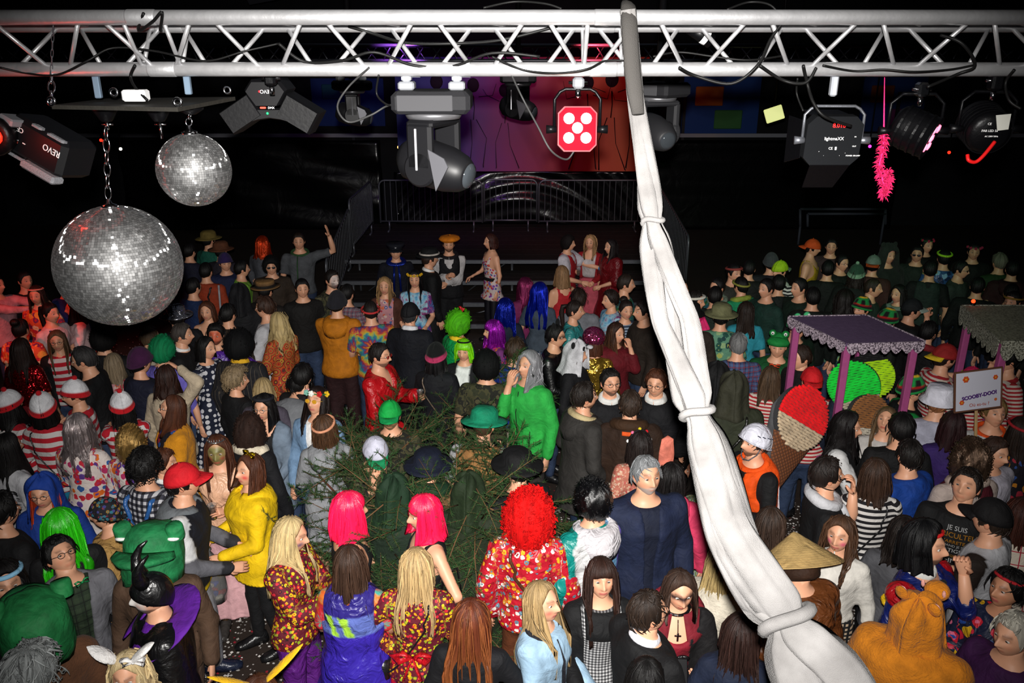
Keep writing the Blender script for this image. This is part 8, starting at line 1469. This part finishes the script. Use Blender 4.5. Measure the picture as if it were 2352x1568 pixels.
# pink stalls
def lace_mat(name, base, dk):
    n = NT(name); co = n.n('TexCoord').outputs['Object']; v = n.n('TexNoise', Scale=70.0, Detail=3.0, Roughness=.7); n.set(v.inputs['Vector'], co); n.P(Base_Color=n.ramp(n.n('MapRange', i0=v.outputs[0], i1=.42, i2=.56), [dk, base]), Roughness=.8); return n.m
LACE = lace_mat('lace_trim', 'b8a8b4', '2a1c2c'); LACE2 = lace_mat('dirty_trim', 'a0a090', '38382c'); PINKP = plain('pink_paint', '9a4878', .5, bumps=.1, bscale=60, var=.15)
def stall(label, corners, zt, roofmat, lace, dz=.0, sc=.05, post=.06, drop=.10, posts=(0, 1, 2, 3)):
    C_ = np.array([at_z(px, py, zt) for px, py in corners]); ctr = C_.mean(0); t = thing('stall', label, 'stall', (ctr[0], ctr[1], 0)); K = C_-np.array([ctr[0], ctr[1], 0])
    V = np.vstack([K, K-np.array([0, 0, .03])]); mb = MB(); mb.add(V, [(0, 1, 2, 3), (7, 6, 5, 4)]+[(i, i+4, (i+1) % 4+4, (i+1) % 4) for i in range(4)]); mb.build('roof', roofmat, t, False, False)
    for i in range(4):
        a, b = K[i], K[(i+1) % 4]; Ln = np.linalg.norm(b-a); n = max(3, int(round(Ln/(sc*2)))); u = (b-a)/Ln; pts = []; out = np.cross(u, [0, 0, 1.])*.006
        top, bot = [], []
        for q in np.linspace(0, n, n*8+1): top.append(a+u*Ln*q/n+[0, 0, .004]+out*2); bot.append(a+u*Ln*q/n-[0, 0, drop*.55+drop*.45*abs(math.sin(q*math.pi))]+out*2)
        V, F = thicken(*grid(np.array([top, bot])), .01); mb = MB(); mb.add(V, F); mb.build('scalloped_trim', lace, t, False, False)
    for i in posts: q = K[i]*.88; mb = MB(); mb.bbox((q[0], q[1], zt/2-.02), (post, post, zt-.04), .008); mb.build('post', PINKP, t, False, False)
    mb = MB(); q = K*.86; V = np.vstack([q*[1, 1, 0]+[0, 0, .95], q*[1, 1, 0]+[0, 0, .90]]); mb.add(V, [(0, 1, 2, 3), (7, 6, 5, 4)]+[(i, i+4, (i+1) % 4+4, (i+1) % 4) for i in range(4)]); mb.build('counter', PINKP, t, False, False)
    return t
ROOF1 = plain('mauve_felt', '5c4a66', .8, bumps=.3, bscale=60, var=.25); ROOF2 = lace_mat('dirty_white_felt', '8a8a74', '5a5a4a')
stall('pink stall with mauve roof and scalloped lace trim', [(1814, 727), (1945, 788), (2122, 783), (1990, 724)], 2.12, ROOF1, LACE)
stall('pink stall with dirty white roof cut by the right edge', [(2212, 702), (2300, 782), (2560, 782), (2440, 702)], 2.22, ROOF2, LACE2, sc=.06, drop=.17)
t = thing('warning_lamp', 'small red warning lamp on the dirty white stall roof', 'lamp', at_z(2234, 700, 2.22)); mb = MB(); mb.lathe([(.025, 0), (.025, .02), (0, .02)], 12); mb.build('base', BLACK, t, True, False); mb = MB(); mb.ball((0, 0, .035), .018, 10, 7); mb.build('lens', plain('red_beacon', 'ff3010', .4, emit='ff3010', es=5), t, True, False)
# big knitted lollies and ice creams
def disc_prop(name, label, px, py, z, R, cols, yaw, tiltx, roll, part='wool_row'):
    p0 = at_z(px, py, z); t = thing(name, label, 'prop', p0, 0, None, (tiltx, roll, yaw)); n = 22
    mb = MB(); V, F = lathe([(0, -.03), (R*.97, -.03), (R*.97, .03), (0, .03)], 40); mb.add(V @ rotm('X', math.pi/2).T, F); mb.build('backing', plain('grey_felt', '3a3a3c', .9, bumps=.4, bscale=80), t, False, False)
    for i in range(n):
        zz = R*(1-2*(i+.5)/n); w_ = math.sqrt(max(R*R-zz*zz, .0004)); col = cols(i/n); m = max(5, int(w_/.02)); xs = np.linspace(-w_, w_, m*2+1)
        mb = MB(); mb.tube([(x, -.035-.003*math.sin(x*140+i), zz+.003*math.sin(x*90+i*2)) for x in xs], R/n*1.12, 6, c(col)); mb.build(part, KNIT, t)
    return t
ic = disc_prop('ice_cream_prop', 'giant knitted ice cream with red top and cream lower scoop', 1838, 958, 1.72, .255, lambda q: 'd80c14' if q < .56 else 'b8a488', .25, -.35, .58)
V, F = lathe([(.03, -.62), (.05, -.62), (.2, -.19), (.19, -.19), (0, -.19)], 30); V = V*np.array([1, .18, 1]); n = NT('waffle'); co = n.n('TexCoord').outputs['Object']; sx = n.n('SeparateXYZ', i0=co); a = n.math('ABSOLUTE', n.math('SUBTRACT', n.math('FRACT', n.math('MULTIPLY', n.math('ADD', sx.outputs[0], sx.outputs[2]), 28.)), .5)); b = n.math('ABSOLUTE', n.math('SUBTRACT', n.math('FRACT', n.math('MULTIPLY', n.math('SUBTRACT', sx.outputs[0], sx.outputs[2]), 28.)), .5)); f = n.math('MINIMUM', a, b); n.P(Base_Color=n.ramp(n.n('MapRange', i0=f, i1=0., i2=.25), ['3a1c0a', '6a3a18']), Roughness=.8); n.bump(f, .8, .01)
mk('cone', V, F, n.m, ic, False)
mb = MB(); V, F = lathe([(.0, -.62), (.06, -.62), (.20, -.2), (.24, .0), (.2, .1), (0, .1)], 24); mb.add(V*np.array([1, .30, 1])+np.array([.02, .09, 0]), F, c('4a4a4c')); mb.build('felt_backing', FUR, ic)
disc_prop('ice_cream_prop', 'giant green and black knitted lolly under the pink stall', 1962, 885, 1.66, .22, lambda q: '10c838' if q < .75 else 'b0a890', -.5, -.2, -.5)
disc_prop('ice_cream_prop', 'giant neon yellow knitted lolly leaning in the pink stall', 2000, 862, 1.70, .20, lambda q: 'a0d010' if .15 < q else '0c0c0c', -.4, -.25, -.3)
disc_prop('ice_cream_prop', 'giant gold sequin cone prop behind the long-haired people', 1992, 958, 1.45, .20, lambda q: '8a5a30' if q < .7 else 'b8b0a0', .2, -.3, .2, 'sequin_row')
# pink paddle
p0 = at_z(1530, 1055, 1.55); t = thing('foam_paddle', 'tall peach-pink foam paddle standing beside the grey-haired head', 'prop', p0, .1); V, F = lathe([(0, -.25), (.035, -.24), (.055, -.1), (.06, .05), (.045, .17), (0, .20)], 20); mb = MB(); mb.add(V*np.array([1, .3, 1]), F, c('c06a58')); mb.build('paddle', FOAM, t); mb = MB(); mb.tube([(0, 0, -.24), (0, 0, -1.5)], .012, 7, c('b08060')); mb.build('pole', CLOTH, t)
# ---- fir branches worn by the tree people
def fir_mesh(seed, Lm=.55):
    rs = np.random.RandomState(seed); mb = MB(); stem = [(0, 0, 0), (.01, 0, Lm*.4), (.03*rs.normal(), .02*rs.normal(), Lm)]; mb.tube(stem, [.006, .004, .001], 5, c('bark'))
    for k in range(9):
        t0 = .12+.8*k/9; sd = 1 if k % 2 else -1; b = np.array([0, 0, Lm*t0]); ln = Lm*.48*(1-t0*.7); d = np.array([sd*.75, .35*rs.normal(), .62]); d /= np.linalg.norm(d); e = b+d*ln; mb.tube([b, (b+e)/2+np.array([0, 0, .01]), e], [.003, .002, .0008], 4, c('4a3a24'))
        for q in range(26):
            p = b+(e-b)*rs.rand(); n_ = rs.normal(size=3)*.55+d*.8; n_ /= np.linalg.norm(n_); mb.tube([p, p+n_*.032], [.0022, .0007], 3, np.array(c('2c4a24'))*(.6+.8*rs.rand()), False)
    for q in range(70): p = np.array([0, 0, Lm*(.1+.9*rs.rand())]); n_ = rs.normal(size=3)*.6+np.array([0, 0, .8]); n_ /= np.linalg.norm(n_); mb.tube([p, p+n_*.034], [.0022, .0007], 3, np.array(c('2c4a24'))*(.6+.8*rs.rand()), False)
    o = mb.build('fir_branch', vcol('fir_needles', .75, 0, .0, fold=0)); me = o.data; bpy.data.objects.remove(o); return me
FIR = [fir_mesh(i) for i in range(4)]; rs = np.random.RandomState(21)
def wear_fir(P_, n, z0, z1, r0, r1, up=.3):
    for k in range(n):
        z = rs.uniform(z0, z1); a = rs.rand()*6.28; r = r0+(r1-r0)*(z1-z)/(z1-z0); p = np.array([r*math.cos(a), r*math.sin(a)*.8, z]); d = Vector((math.cos(a)*.7+rs.normal()*.35, math.sin(a)*.7+rs.normal()*.35, up+rs.normal()*.5))
        o = ob('fir_branch', FIR[rs.randint(4)], P_['root'], p*P_['s'], (d.to_track_quat('Z', 'Y') @ Vector((0, 0, 1)).rotation_difference(Vector((0, 0, 1)))).to_euler()); o.scale = (.65+.4*rs.rand(),)*3
wear_fir(P175, 42, .7, 1.55, .15, .24); wear_fir(P176, 40, .5, 1.4, .15, .26); wear_fir(P177, 30, .4, 1.35, .16, .28, -.1); wear_fir(P178, 40, .6, 1.6, .15, .26); wear_fir(P179, 30, .4, 1.5, .16, .26, 0); wear_fir(P180, 120, .15, 1.72, .12, .42, -.15); wear_fir(P181, 70, .2, 1.7, .12, .32, -.1); wear_fir(P90, 14, .9, 1.5, .16, .2)
o = ob('fir_branch', FIR[1], P16['root'], (.17, .12, 1.18), (.6, .2, .4)); o.scale = (.45,)*3; o = ob('fir_branch', FIR[0], P16['root'], (.15, .14, 1.05), (.9, .5, 2.4)); o.scale = (.4,)*3
